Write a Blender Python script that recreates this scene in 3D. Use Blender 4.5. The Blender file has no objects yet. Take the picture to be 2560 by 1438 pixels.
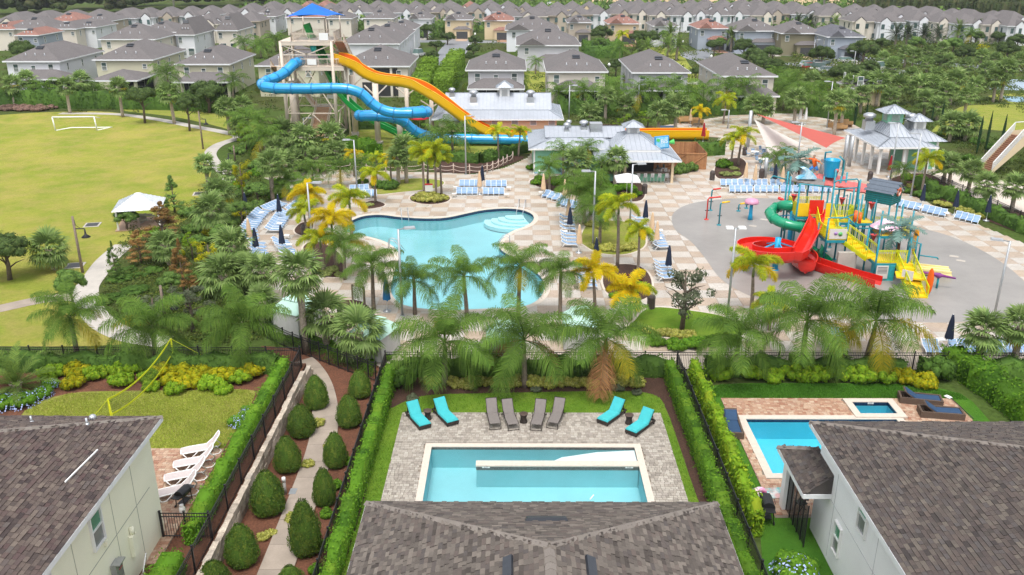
import bpy,bmesh,math,random
import numpy as np
from mathutils import Vector,Matrix,Euler
R=math.radians
pi=math.pi
random.seed(11);rng=np.random.default_rng(11)
S=bpy.context.scene
COL=S.collection
# camera
F=2180.0;H=26.0;PT=math.atan(839/2180);YW=0.0034
cam=bpy.data.cameras.new('camera');cam.sensor_width=36;cam.lens=36*F/2560
cam.clip_start=0.5;cam.clip_end=6000
camo=bpy.data.objects.new('camera',cam);COL.objects.link(camo)
camo.location=(0,0,H);camo.rotation_euler=(pi/2-PT,0,YW);S.camera=camo
# sky and sun (bright overcast)
SUN_EL,SUN_AZ=R(68),R(185)
w=bpy.data.worlds.new('World');S.world=w;w.use_nodes=True
nt=w.node_tree;bg=nt.nodes['Background']
sk=nt.nodes.new('ShaderNodeTexSky');sk.sky_type='NISHITA';sk.sun_disc=False
sk.sun_elevation=SUN_EL;sk.sun_rotation=SUN_AZ
sk.air_density=1.0;sk.dust_density=4.0;sk.ozone_density=1.0
hs=nt.nodes.new('ShaderNodeHueSaturation');hs.inputs['Saturation'].default_value=0.22
nt.links.new(sk.outputs[0],hs.inputs['Color']);nt.links.new(hs.outputs[0],bg.inputs[0])
bg.inputs[1].default_value=0.15
sl=bpy.data.lights.new('sun','SUN');sl.energy=0.9;sl.angle=R(14);sl.color=(1,.96,.9)
so=bpy.data.objects.new('sun',sl);COL.objects.link(so);so.location=(0,-20,80)
sdir=Vector((math.sin(SUN_AZ)*math.cos(SUN_EL),math.cos(SUN_AZ)*math.cos(SUN_EL),math.sin(SUN_EL)))
so.rotation_euler=sdir.to_track_quat('Z','Y').to_euler()
S.view_settings.view_transform='Standard';S.view_settings.look='None'
S.view_settings.exposure=0.90;S.view_settings.gamma=1.0
S.view_settings.use_curve_mapping=False
S.render.engine='CYCLES'
S.cycles.use_denoising=True;S.cycles.denoising_prefilter='NONE';S.cycles.denoising_input_passes='RGB_ALBEDO_NORMAL'
S.cycles.max_bounces=6;S.cycles.diffuse_bounces=3;S.cycles.glossy_bounces=2
S.cycles.transparent_max_bounces=8;S.cycles.caustics_reflective=False;S.cycles.caustics_refractive=False
# photo layout -> ground plan
cp_,sp_=math.cos(PT),math.sin(PT);cy_,sy_=math.cos(YW),math.sin(YW)
def ray(px,py):
 a=(px-1280)/F;b=(719-py)/F;fy=cp_+b*sp_;fz=-sp_+b*cp_
 return(a*cy_-fy*sy_,a*sy_+fy*cy_,fz)
def P(px,py,z=0.0):
 d=ray(px,py);t=(z-H)/d[2];return Vector((d[0]*t,d[1]*t,z))
def PV(px,py,Y):
 d=ray(px,py);t=Y/d[1];return Vector((d[0]*t,Y,H+d[2]*t))
def PP(pts,z=0.0):return[P(x,y,z)[:2]for x,y in pts]
def proj(x,y,z):
 z-=H;X=x*cy_+y*sy_;Y=-x*sy_+y*cy_;f=Y*cp_-z*sp_;u=Y*sp_+z*cp_
 return(1280+F*X/f,719-F*u/f)
 # materials
MATS={}
def mat(name,col,rough=.65,metal=0.,cols=None,noise=None,bump=None,trans=0.,spec=.4,coat=0.,alpha=1.,objvar=0.):
 """procedural material: cols = ramp driven by per-piece random; noise = (scale, amount[, second colour])"""
 if name in MATS:return MATS[name]
 m=bpy.data.materials.new(name);m.use_nodes=True;n=m.node_tree;L=n.links.new
 b=n.nodes['Principled BSDF'];b.inputs['Roughness'].default_value=rough
 b.inputs['Metallic'].default_value=metal;b.inputs['Specular IOR Level'].default_value=spec
 if coat:b.inputs['Coat Weight'].default_value=coat;b.inputs['Coat Roughness'].default_value=.12
 src=None
 def geo():
  g=n.nodes.get('geo')
  if not g:g=n.nodes.new('ShaderNodeNewGeometry');g.name='geo'
  return g.outputs['Position']
 if cols or objvar:
  at=n.nodes.new('ShaderNodeAttribute');at.attribute_name='rnd'
  oi=n.nodes.new('ShaderNodeObjectInfo')
  ad=n.nodes.new('ShaderNodeMath');ad.operation='ADD';L(at.outputs['Fac'],ad.inputs[0]);L(oi.outputs['Random'],ad.inputs[1])
  fr=n.nodes.new('ShaderNodeMath');fr.operation='FRACT';L(ad.outputs[0],fr.inputs[0])
 if cols:
  rp=n.nodes.new('ShaderNodeValToRGB');e=rp.color_ramp.elements
  while len(e)<len(cols):e.new(0.5)
  for i,c in enumerate(cols):
   e[i].position=i/(len(cols)-1)if len(cols)>1 else 0;e[i].color=(*c,1)
  L(fr.outputs[0],rp.inputs[0]);src=rp.outputs[0]
 else:
  rgb=n.nodes.new('ShaderNodeRGB');rgb.outputs[0].default_value=(*col,1);src=rgb.outputs[0]
 if noise:
  for sc,amt,*c2 in(noise if isinstance(noise,list)else[noise]):
   t=n.nodes.new('ShaderNodeTexNoise');t.inputs['Scale'].default_value=sc;t.inputs['Detail'].default_value=5
   t.inputs['Roughness'].default_value=.62
   L(geo(),t.inputs['Vector'])
   if c2:
    mr=n.nodes.new('ShaderNodeMapRange');mr.inputs[1].default_value=.42;mr.inputs[2].default_value=.62
    mr.inputs[4].default_value=amt;L(t.outputs[0],mr.inputs[0])
    mx=n.nodes.new('ShaderNodeMix');mx.data_type='RGBA';L(mr.outputs[0],mx.inputs[0]);L(src,mx.inputs[6]);mx.inputs[7].default_value=(*c2[0],1);src=mx.outputs[2]
   else:
    mr=n.nodes.new('ShaderNodeMapRange');mr.inputs[1].default_value=.25;mr.inputs[2].default_value=.75
    mr.inputs[3].default_value=1-amt;mr.inputs[4].default_value=1+amt;L(t.outputs[0],mr.inputs[0])
    mx=n.nodes.new('ShaderNodeVectorMath');mx.operation='SCALE';L(src,mx.inputs[0]);L(mr.outputs[0],mx.inputs['Scale']);src=mx.outputs[0]
 if objvar:
  mr=n.nodes.new('ShaderNodeMapRange');mr.inputs[3].default_value=1-objvar;mr.inputs[4].default_value=1+objvar;L(oi.outputs['Random'],mr.inputs[0])
  mx=n.nodes.new('ShaderNodeVectorMath');mx.operation='SCALE';L(src,mx.inputs[0]);L(mr.outputs[0],mx.inputs['Scale']);src=mx.outputs[0]
 L(src,b.inputs['Base Color'])
 if bump:
  t=n.nodes.new('ShaderNodeTexNoise');t.inputs['Scale'].default_value=bump[0];t.inputs['Detail'].default_value=4;L(geo(),t.inputs['Vector'])
  bp=n.nodes.new('ShaderNodeBump');bp.inputs['Strength'].default_value=bump[1];bp.inputs['Distance'].default_value=.05
  L(t.outputs[0],bp.inputs['Height']);L(bp.outputs[0],b.inputs['Normal'])
 if trans:
  tr=n.nodes.new('ShaderNodeBsdfTranslucent');L(src,tr.inputs[0]);ms=n.nodes.new('ShaderNodeMixShader');ms.inputs[0].default_value=trans
  L(b.outputs[0],ms.inputs[1]);L(tr.outputs[0],ms.inputs[2]);L(ms.outputs[0],n.nodes['Material Output'].inputs[0])
 if alpha<1:
  tp=n.nodes.new('ShaderNodeBsdfTransparent');ms=n.nodes.new('ShaderNodeMixShader');ms.inputs[0].default_value=alpha
  L(tp.outputs[0],ms.inputs[1]);L(b.outputs[0],ms.inputs[2]);L(ms.outputs[0],n.nodes['Material Output'].inputs[0])
 MATS[name]=m
 return m
def leafmat(name,cols,tr=.38):
 return mat(name,cols[0],.7,cols=cols,trans=tr,spec=.08,objvar=.18,noise=(.35,.22))
def water_mat(name,tint,rip=.03):
 m=bpy.data.materials.new(name);m.use_nodes=True;n=m.node_tree;L=n.links.new
 n.nodes.remove(n.nodes['Principled BSDF'])
 tp=n.nodes.new('ShaderNodeBsdfTransparent');tp.inputs[0].default_value=(*tint,1)
 gl=n.nodes.new('ShaderNodeBsdfGlossy');gl.inputs['Roughness'].default_value=.03
 fr=n.nodes.new('ShaderNodeFresnel');fr.inputs[0].default_value=1.33
 g=n.nodes.new('ShaderNodeNewGeometry');t=n.nodes.new('ShaderNodeTexNoise');t.inputs['Scale'].default_value=3.2;t.inputs['Detail'].default_value=5;L(g.outputs['Position'],t.inputs['Vector'])
 bp=n.nodes.new('ShaderNodeBump');bp.inputs['Strength'].default_value=.35;bp.inputs['Distance'].default_value=rip;L(t.outputs[0],bp.inputs['Height'])
 L(bp.outputs[0],gl.inputs['Normal']);L(bp.outputs[0],fr.inputs['Normal'])
 ms=n.nodes.new('ShaderNodeMixShader');L(fr.outputs[0],ms.inputs[0]);L(tp.outputs[0],ms.inputs[1]);L(gl.outputs[0],ms.inputs[2])
 L(ms.outputs[0],n.nodes['Material Output'].inputs[0]);MATS[name]=m;return m
 # mesh building
def mesh_np(name,V,Q,mats,smooth=False,rnd=None,mi=None):
 """vectorised quad/triangle mesh; Q is (m,4) or (m,3)"""
 V=np.asarray(V,np.float32);Q=np.asarray(Q,np.int32);k=Q.shape[1]
 me=bpy.data.meshes.new(name);me.vertices.add(len(V));me.vertices.foreach_set('co',V.ravel())
 me.loops.add(Q.size);me.loops.foreach_set('vertex_index',Q.ravel())
 me.polygons.add(len(Q));me.polygons.foreach_set('loop_start',np.arange(0,Q.size,k,dtype=np.int32))
 if smooth:me.polygons.foreach_set('use_smooth',np.ones(len(Q),bool))
 if mi is not None:me.polygons.foreach_set('material_index',np.asarray(mi,np.int32))
 me.update(calc_edges=True)
 if rnd is not None:
  a=me.attributes.new('rnd','FLOAT','FACE');a.data.foreach_set('value',np.asarray(rnd,np.float32))
 for x in(mats if isinstance(mats,(list,tuple))else[mats]):me.materials.append(x)
 return me
class MB:
 def __init__(s):s.v=[];s.f=[];s.m=[];s.s=[];s.r=[];s.hasr=False
 def add(s,vs,fs,mi=0,sm=False,r=0.):
  o=len(s.v);s.v+=[tuple(v)for v in vs]
  for f in fs:s.f.append(tuple(i+o for i in f));s.m.append(mi);s.s.append(sm);s.r.append(r)
  if r:s.hasr=True
  return s
 def box(s,c,d,rz=0.,mi=0,rx=0.,ry=0.,r=0.,taper=1.):
  M=Euler((rx,ry,rz)).to_matrix();c=Vector(c);x,y,z=d[0]/2,d[1]/2,d[2]/2
  vs=[]
  for Z,k in((-z,1),(z,taper)):
   for X,Y in((-x,-y),(x,-y),(x,y),(-x,y)):vs.append(c+M@Vector((X*k,Y*k,Z)))
  return s.add(vs,[(3,2,1,0),(4,5,6,7),(0,1,5,4),(1,2,6,5),(2,3,7,6),(3,0,4,7)],mi,r=r)
 def beam(s,p,q,w=.1,h=None,mi=0):
  p=Vector(p);q=Vector(q);d=q-p;L=d.length
  if L<1e-6:return s
  h=h or w;d.normalize();up=Vector((0,0,1))if abs(d.z)<.98 else Vector((1,0,0))
  a=d.cross(up).normalized();b=a.cross(d)
  vs=[c+a*x*w/2+b*y*h/2 for c in(p,q)for x,y in((-1,-1),(1,-1),(1,1),(-1,1))]
  return s.add(vs,[(0,1,2,3),(7,6,5,4),(1,0,4,5),(2,1,5,6),(3,2,6,7),(0,3,7,4)],mi)
 def tube(s,pts,r,n=8,cap=True,mi=0,sm=True,arc=None,rings=None,up0=None):
  pts=[Vector(p)for p in pts];N=len(pts)
  rs=r if isinstance(r,(list,tuple))else[r]*N
  vs=[];prev=None
  for i,p in enumerate(pts):
   t=(pts[min(i+1,N-1)]-pts[max(i-1,0)]);t=t.normalized()if t.length>1e-9 else Vector((0,0,1))
   ref=Vector((0,0,1))if abs(t.z)<.95 else Vector((0,1,0))
   if prev is not None and abs(t.z)>=.8:ref=prev
   a=t.cross(ref);a=a.normalized()if a.length>1e-6 else Vector((1,0,0))
   b=a.cross(t).normalized();prev=b
   m=n+1 if arc else n
   for k in range(m):
    th=(arc[0]+(arc[1]-arc[0])*k/n)if arc else 2*pi*k/n
    vs.append(p+(a*math.cos(th)+b*math.sin(th))*rs[i])
  fs=[]
  m=n+1 if arc else n
  for i in range(N-1):
   for k in range(n):
    k2=k+1 if arc else(k+1)%n
    fs.append((i*m+k,i*m+k2,(i+1)*m+k2,(i+1)*m+k))
  if cap and not arc:fs+=[tuple(range(n-1,-1,-1)),tuple(range((N-1)*n,N*n))]
  return s.add(vs,fs,mi,sm)
 def lathe(s,prof,n=12,c=(0,0,0),mi=0,sm=True,cap=True):
  vs=[];c=Vector(c)
  for r,z in prof:
   for k in range(n):vs.append(c+Vector((r*math.cos(2*pi*k/n),r*math.sin(2*pi*k/n),z)))
  fs=[]
  for i in range(len(prof)-1):
   for k in range(n):fs.append((i*n+k,i*n+(k+1)%n,(i+1)*n+(k+1)%n,(i+1)*n+k))
  if cap:fs+=[tuple(range(n-1,-1,-1)),tuple(range((len(prof)-1)*n,len(prof)*n))]
  return s.add(vs,fs,mi,sm)
 def prism(s,poly,z0,z1,mi=0,r=0.):
  n=len(poly)
  if sum(poly[i][0]*poly[(i+1)%n][1]-poly[(i+1)%n][0]*poly[i][1]for i in range(n))<0:poly=poly[::-1]
  vs=[(x,y,z0)for x,y in poly]+[(x,y,z1)for x,y in poly]
  return s.add(vs,[tuple(range(n-1,-1,-1)),tuple(range(n,2*n))]+[(i,(i+1)%n,n+(i+1)%n,n+i)for i in range(n)],mi,r=r)
 def quad(s,a,b,c,d,mi=0,r=0.):return s.add([a,b,c,d],[(0,1,2,3)],mi,r=r)
 def ball(s,c,rad,n=10,k=6,mi=0):
  rx,ry,rz=rad if isinstance(rad,(tuple,list))else(rad,)*3
  vs=[(c[0],c[1],c[2]-rz)]
  for i in range(1,k):
   ph=-pi/2+pi*i/k
   for j in range(n):vs.append((c[0]+rx*math.cos(ph)*math.cos(2*pi*j/n),c[1]+ry*math.cos(ph)*math.sin(2*pi*j/n),c[2]+rz*math.sin(ph)))
  vs.append((c[0],c[1],c[2]+rz));L=len(vs)-1
  fs=[(0,1+(j+1)%n,1+j)for j in range(n)]+[(L,1+(k-2)*n+j,1+(k-2)*n+(j+1)%n)for j in range(n)]
  for i in range(k-2):
   for j in range(n):a=1+i*n;fs.append((a+j,a+(j+1)%n,a+n+(j+1)%n,a+n+j))
  return s.add(vs,fs,mi,True)
 def mesh(s,name,mats):
  me=bpy.data.meshes.new(name);me.from_pydata(s.v,[],s.f)
  for x in(mats if isinstance(mats,(list,tuple))else[mats]):me.materials.append(x)
  me.polygons.foreach_set('material_index',s.m);me.polygons.foreach_set('use_smooth',s.s)
  if s.hasr:
   a=me.attributes.new('rnd','FLOAT','FACE');a.data.foreach_set('value',s.r)
  me.update();return me
 def obj(s,name,mats,parent=None,kind=None,loc=None,rz=0.):
  return O(name,s.mesh(name,mats),parent,loc,rz,kind)
def O(name,me,parent=None,loc=None,rz=0.,kind=None,scale=None):
 o=bpy.data.objects.new(name,me);COL.objects.link(o)
 if parent:o.parent=parent
 if loc is not None:o.location=loc
 if rz:o.rotation_euler=(0,0,rz)
 if scale is not None:o.scale=(scale,)*3 if not hasattr(scale,'__len__')else scale
 if kind:o['kind']=kind
 return o
 # labels
REG=[]
def reg(o,desc,place,cat,group=None,pos=None,axis='x'):
 o['category']=cat
 if group:o['group']=group
 p=pos if pos is not None else o.location
 q=proj(p[0],p[1],p[2])if p[1]>5 else(0,0)
 REG.append((o,desc,place,q[0],q[1],axis));return o
def thing(name,desc,place,cat,loc=(0,0,0),rz=0.,group=None,pos=None,axis='x',scale=None):
 o=O(name,None,None,loc,rz,None,scale);o.empty_display_size=.2
 return reg(o,desc,place,cat,group,pos,axis)
def structure(o,label,cat):
 o['kind']='structure';o['label']=label;o['category']=cat;return o
ORD=['','first','second','third','fourth','fifth','sixth','seventh','eighth','ninth','tenth','eleventh','twelfth','thirteenth','fourteenth','fifteenth','sixteenth','seventeenth','eighteenth','nineteenth','twentieth']
def finish_labels():
 g={}
 for r in REG:g.setdefault((r[1],r[2]),[]).append(r)
 for(d,pl),L in g.items():
  base=(d+' '+pl).strip()
  if len(L)==1:L[0][0]['label']=base;continue
  ax=L[0][5]
  L.sort(key=(lambda r:r[3])if ax=='x' else(lambda r:r[4]))
  a,b=('left','right')if ax=='x' else('back','front')
  n=len(L)
  for i,r in enumerate(L):
   if i==0:t='leftmost' if ax=='x' else 'farthest back'
   elif i==n-1:t='rightmost' if ax=='x' else 'nearest the front'
   elif i<n/2:t=ORD[i+1]+' from the '+a
   else:t=ORD[n-i]+' from the '+b
   r[0]['label']=base+', '+t
   # geometry helpers
def inpoly(x,y,poly):
 c=False;n=len(poly);j=n-1
 for i in range(n):
  xi,yi=poly[i];xj,yj=poly[j]
  if(yi>y)!=(yj>y)and x<(xj-xi)*(y-yi)/(yj-yi)+xi:c=not c
  j=i
 return c
def smooth_poly(pts,sub=6,closed=True):
 n=len(pts);out=[]
 rngi=range(n)if closed else range(n-1)
 for i in rngi:
  g=lambda k:pts[k%n]if closed else pts[max(0,min(n-1,k))]
  p0,p1,p2,p3=[np.array(g(i+k),float)for k in(-1,0,1,2)]
  for s in range(sub):
   t=s/sub
   out.append(tuple(.5*((2*p1)+(-p0+p2)*t+(2*p0-5*p1+4*p2-p3)*t*t+(-p0+3*p1-3*p2+p3)*t**3)))
 if not closed:out.append(tuple(pts[-1]))
 return out
def offset_poly(poly,d):
 n=len(poly);A=sum(poly[i][0]*poly[(i+1)%n][1]-poly[(i+1)%n][0]*poly[i][1]for i in range(n))
 sg=1 if A>0 else-1;out=[]
 for i in range(n):
  a=Vector(poly[i-1]);b=Vector(poly[i]);c=Vector(poly[(i+1)%n])
  t1=(b-a).normalized();t2=(c-b).normalized()
  n1=Vector((t1.y,-t1.x))*sg;n2=Vector((t2.y,-t2.x))*sg
  m=n1+n2;m=m.normalized()if m.length>1e-6 else n1
  k=d/max(.5,m.dot(n1));out.append((b.x+m.x*k,b.y+m.y*k))
 return out
def sheet(name,outer,z,m,holes=(),parent=None,kind=None):
 """flat sheet with holes"""
 bm=bmesh.new();es=[]
 for lp in[outer]+list(holes):
  vs=[bm.verts.new((x,y,z))for x,y in lp]
  for i in range(len(vs)):es.append(bm.edges.new((vs[i],vs[(i+1)%len(vs)])))
 bmesh.ops.triangle_fill(bm,edges=es,use_beauty=True,use_dissolve=False,normal=(0,0,1))
 bmesh.ops.recalc_face_normals(bm,faces=bm.faces)
 if bm.faces and sum(f.normal.z for f in bm.faces)<0:bmesh.ops.reverse_faces(bm,faces=bm.faces)
 me=bpy.data.meshes.new(name);bm.to_mesh(me);bm.free();me.materials.append(m)
 return O(name,me,parent,kind=kind)
def ribbon(pts,w):
 """polygon along a centre line"""
 L=[];Rr=[]
 for i,p in enumerate(pts):
  a=Vector(pts[max(0,i-1)]);b=Vector(pts[min(len(pts)-1,i+1)]);t=(b-a).normalized();nn=Vector((-t.y,t.x))
  ww=w[i]if hasattr(w,'__len__')else w
  L.append((p[0]+nn.x*ww/2,p[1]+nn.y*ww/2));Rr.append((p[0]-nn.x*ww/2,p[1]-nn.y*ww/2))
 return L+Rr[::-1]
class Proto:
 """a thing built once; put() makes a root with copies of its parts and sub-parts sharing mesh data"""
 def __init__(s):s.parts=[]
 def add(s,name,mb,mats,loc=(0,0,0),rot=(0,0,0),parent=None,kind=None,scale=None):
  me=mb.mesh(name,mats)if isinstance(mb,MB)else mb
  s.parts.append((name,me,loc,rot,parent,kind,scale));return len(s.parts)-1
 def put(s,root):
  made=[]
  for name,me,loc,rot,par,kind,sc in s.parts:
   o=bpy.data.objects.new(name,me);COL.objects.link(o)
   o.parent=root if par is None else made[par]
   o.location=loc;o.rotation_euler=rot
   if sc is not None:o.scale=(sc,)*3
   if kind:o['kind']=kind
   made.append(o)
  return made
  # palette
M_white=mat('white_paint',(.78,.78,.77),.45,noise=(1.2,.05))
M_black=mat('black_metal',(.018,.018,.02),.4,noise=(3,.2))
M_navy=mat('navy_canvas',(.012,.02,.045),.85,noise=(5,.2))
M_tancanvas=mat('tan_canvas',(.62,.44,.28),.85,noise=(5,.12))
M_alu=mat('grey_aluminium',(.42,.43,.45),.35,.6,noise=(4,.08))
M_galv=mat('galvanised_steel',(.5,.52,.55),.38,.7,noise=(6,.1))
M_glass=mat('window_glass',(.10,.16,.15),.12,spec=.8,objvar=.5)
M_glassg=mat('green_window_glass',(.10,.30,.19),.15,spec=.7,objvar=.2)
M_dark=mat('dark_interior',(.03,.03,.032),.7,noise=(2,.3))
M_mulch=mat('brown_mulch',(.058,.028,.018),.95,noise=[(9,.5),(1.2,.25)],bump=(30,.8))
M_mulchred=mat('red_mulch',(.13,.052,.028),.95,noise=[(9,.5),(1.2,.3)],bump=(30,.8))
M_trunk=mat('palm_trunk',(.20,.16,.125),.9,noise=[(7,.35),(30,.25)],bump=(18,.8),objvar=.2)
M_boot=mat('palm_boot_trunk',(.36,.30,.24),.9,noise=[(9,.5)],bump=(14,1),objvar=.2)
M_bark=mat('tree_bark',(.13,.10,.075),.9,noise=(8,.35),bump=(20,.8))
M_conc=mat('concrete',(.42,.39,.35),.75,noise=[(1.1,.12),(14,.06)],bump=(40,.12),objvar=.08)
M_walk=mat('sidewalk_concrete',(.30,.25,.205),.7,noise=[(.8,.2),(16,.08)],bump=(40,.12),objvar=.1)
M_asph=mat('asphalt',(.20,.21,.23),.45,noise=[(.25,.15),(20,.08)],bump=(60,.15))
M_stone=mat('limestone_block',(.40,.33,.26),.9,cols=[(.38,.32,.26),(.50,.43,.35),(.28,.23,.18),(.44,.39,.33)],noise=[(3,.4),(15,.25)],bump=(9,1))
def shingle_mat(name,cols):return mat(name,cols[0],.9,cols=cols,noise=[(40,.14),(.9,.08)],bump=(90,.3))
M_shC=shingle_mat('shingle_taupe',[(0.080,0.067,0.059),(0.133,0.114,0.098),(0.049,0.040,0.035),(0.164,0.141,0.120),(0.101,0.079,0.069),(0.076,0.066,0.062)])
M_shL=shingle_mat('shingle_mauve',[(0.076,0.055,0.050),(0.144,0.115,0.095),(0.039,0.028,0.028),(0.112,0.087,0.074),(0.076,0.048,0.046),(0.097,0.081,0.074)])
M_shR=shingle_mat('shingle_brown',[(0.076,0.061,0.054),(0.122,0.103,0.086),(0.038,0.031,0.030),(0.097,0.076,0.065),(0.065,0.051,0.048),(0.082,0.073,0.070)])
def paver_mat(name,cols):return mat(name,cols[0],.62,cols=cols,noise=[(25,.1),(.6,.08)],bump=(50,.25))
M_pvG=paver_mat('paver_grey',[(.288,.252,.212),(.376,.340,.292),(.224,.196,.168),(.336,.300,.256),(.416,.380,.332),(.268,.236,.204)])
M_pvR=paver_mat('paver_red',[(.360,.196,.128),(.464,.328,.232),(.296,.136,.084),(.416,.260,.172),(.496,.376,.276),(.336,.172,.116)])
M_cope=mat('pool_coping',(.56,.49,.42),.6,noise=[(6,.1)],bump=(40,.1))
M_plaster=mat('pool_plaster',(.25,.57,.62),.6,noise=(.25,.10))
M_plaster2=mat('pool_plaster_deep',(.10,.56,.70),.6,noise=(.5,.06))
M_ptile=mat('waterline_tile',(.02,.045,.10),.25,noise=(9,.5))
M_ptileg=mat('waterline_tile_grey',(.16,.15,.14),.3,noise=(14,.5))
W_pool=water_mat('pool_water',(.93,.99,1.0))
W_deep=water_mat('pool_water_blue',(.80,.97,1.0))
M_cream=mat('deck_slab_cream',(.475,.44,.395),.5,noise=[(.5,.1),(5,.06),(1.1,.35,(.40,.35,.30))],objvar=.06)
M_tan=mat('deck_slab_tan',(.40,.32,.25),.5,noise=[(.5,.14),(5,.08),(1.1,.35,(.335,.255,.19))],objvar=.12)
for mm in(M_cream,M_tan):
 n=mm.node_tree;L=n.links.new;b=n.nodes['Principled BSDF']
 br=n.nodes.new('ShaderNodeTexBrick');br.inputs['Scale'].default_value=1;br.inputs['Brick Width'].default_value=.45;br.inputs['Row Height'].default_value=.275
 br.inputs['Mortar Size'].default_value=.012;br.inputs['Color1'].default_value=(1,1,1,1);br.inputs['Color2'].default_value=(.94,.93,.91,1);br.inputs['Mortar'].default_value=(.74,.70,.65,1)
 L(n.nodes['geo'].outputs['Position'],br.inputs['Vector'])
 src=b.inputs['Base Color'].links[0].from_socket
 mx=n.nodes.new('ShaderNodeMix');mx.data_type='RGBA';mx.blend_type='MULTIPLY';mx.inputs[0].default_value=1;L(src,mx.inputs[6]);L(br.outputs[0],mx.inputs[7]);L(mx.outputs[2],b.inputs['Base Color'])
 t=n.nodes.new('ShaderNodeTexNoise');t.inputs['Scale'].default_value=.16;t.inputs['Detail'].default_value=4;L(n.nodes['geo'].outputs['Position'],t.inputs['Vector'])
 mr=n.nodes.new('ShaderNodeMapRange');mr.inputs[1].default_value=.4;mr.inputs[2].default_value=.62;mr.inputs[3].default_value=.22;mr.inputs[4].default_value=.6;L(t.outputs[0],mr.inputs[0]);L(mr.outputs[0],b.inputs['Roughness'])
M_grout=mat('deck_grout',(.42,.36,.30),.8,noise=(8,.15))
M_pad=mat('splash_pad_concrete',(.248,.232,.216),.35,noise=[(.12,.22),(1.4,.06)],bump=(2,.05))
def lawn(name,base,n1,n2=None,sc=.18):
 L=[(sc,.75,n1),(26,.22),(3.0,.10)]
 if n2:L.insert(1,(sc*2.6,.55,n2))
 return mat(name,base,.9,noise=L,bump=(70,.9),spec=.03)
M_field=mat('field_grass',(.245,.275,.042),.95,noise=[(.055,.8,(.345,.31,.075)),(.16,.6,(.155,.225,.026)),(.42,.45,(.35,.27,.10)),(26,.22),(3,.12)],bump=(70,.9),spec=.03)
M_lawnC=lawn('lawn_green',(.115,.215,.022),(.165,.25,.032),None,.35)
M_lawnR=lawn('lawn_deep_green',(.060,.165,.020),(.085,.20,.022),None,.35)
M_lawnL=lawn('lawn_yellow_green',(.24,.27,.045),(.18,.235,.035),(.30,.265,.09),.3)
M_ground=mat('planted_ground',(.06,.095,.022),.95,noise=[(.08,.6,(.07,.06,.03)),(2.5,.4)],bump=(6,.8),spec=.03)
M_soil=mat('dug_soil',(.09,.055,.035),.95,noise=(6,.4))
M_fasc=mat('white_fascia',(.74,.75,.77),.5,noise=(2,.05))
M_greenwall=mat('stucco_pale_green',(.83,.82,.66),.9,noise=[(.5,.05),(30,.03)],bump=(60,.1))
M_whitewall=mat('stucco_white',(.84,.84,.85),.9,noise=[(.5,.05),(30,.03)],bump=(60,.1))
M_groove=mat('stucco_joint',(.36,.36,.30),.9,noise=(5,.1))
M_metalroof=mat('standing_seam_roof',(.46,.49,.54),.38,.35,noise=[(.35,.12),(3,.05)])
M_seam=mat('roof_seam',(.40,.44,.49),.4,.35,noise=(2,.1))
M_mint=mat('mint_siding',(.22,.50,.35),.7,noise=(2,.06))
M_creamwall=mat('stucco_cream',(.66,.53,.36),.9,noise=(.6,.06))
F_queen=leafmat('queen_palm_leaf',[(0.116,0.216,0.036),(0.155,0.265,0.042),(0.083,0.166,0.033),(0.199,0.309,0.055)])
F_queeny=leafmat('queen_palm_yellow_leaf',[(.30,.30,.03),(.38,.30,.02),(.22,.26,.03)])
F_dead=leafmat('dry_palm_leaf',[(.34,.16,.065),(.42,.23,.10),(.26,.12,.05)],.1)
F_fox=leafmat('foxtail_leaf',[(.234,.357,.025),(.357,.426,.019),(.495,.468,.016),(.179,.289,.027)])
F_foxy=leafmat('golden_foxtail_leaf',[(.62,.48,.008),(.50,.44,.012),(.68,.42,.008),(.40,.40,.014)])
F_sabal=leafmat('sabal_leaf',[(.175,.263,.075),(.237,.338,.100),(.125,.206,.062),(.312,.400,.150)])
F_date=leafmat('date_palm_leaf',[(.047,.070,.037),(.070,.094,.047),(.035,.055,.031)],.187)
F_dateg=leafmat('green_date_leaf',[(.137,.228,.055),(.200,.291,.055),(.109,.182,.050)])
F_oak=leafmat('oak_leaf',[(.069,.112,.035),(.100,.156,.044),(.053,.088,.031),(.138,.188,.056)])
F_tree=leafmat('tree_leaf',[(.116,.209,.051),(.174,.291,.065),(.084,.153,.046),(.232,.349,.070)])
F_grey=leafmat('greygreen_leaf',[(.133,.156,.094),(.187,.218,.133),(.094,.117,.070)])
F_rust=leafmat('rust_cypress_leaf',[(.29,.155,.055),(.36,.20,.07),(.22,.13,.05),(.27,.22,.07)])
F_gold=leafmat('gold_shrub_leaf',[(.42,.38,.012),(.26,.32,.016),(.52,.42,.012),(.15,.24,.02)])
F_lime=leafmat('lime_shrub_leaf',[(.172,.322,.021),(.253,.402,.023),(.115,.230,.021),(.345,.437,.029)])
F_hedge=leafmat('hedge_leaf',[(.102,.240,.022),(.156,.324,.026),(.066,.162,.019),(.228,.396,.036)])
F_hedged=leafmat('dark_hedge_leaf',[(.078,.156,.031),(.111,.208,.036),(.058,.117,.026)])
F_cone=leafmat('topiary_leaf',[(.078,.150,.026),(.114,.210,.031),(.060,.120,.024),(.180,.240,.038),(.072,.132,.024)])
F_croton=leafmat('variegated_leaf',[(.50,.46,.10),(.30,.33,.05),(.60,.56,.19),(.17,.23,.04)])
F_grassy=leafmat('liriope_leaf',[(.26,.32,.09),(.38,.42,.16),(.18,.24,.06)])
F_bamboo=leafmat('bamboo_leaf',[(.168,.288,.036),(.228,.360,.042),(.120,.216,.030)])
F_cyp=leafmat('cypress_leaf',[(.029,.072,.031),(.042,.094,.039),(.021,.055,.026)])
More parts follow.
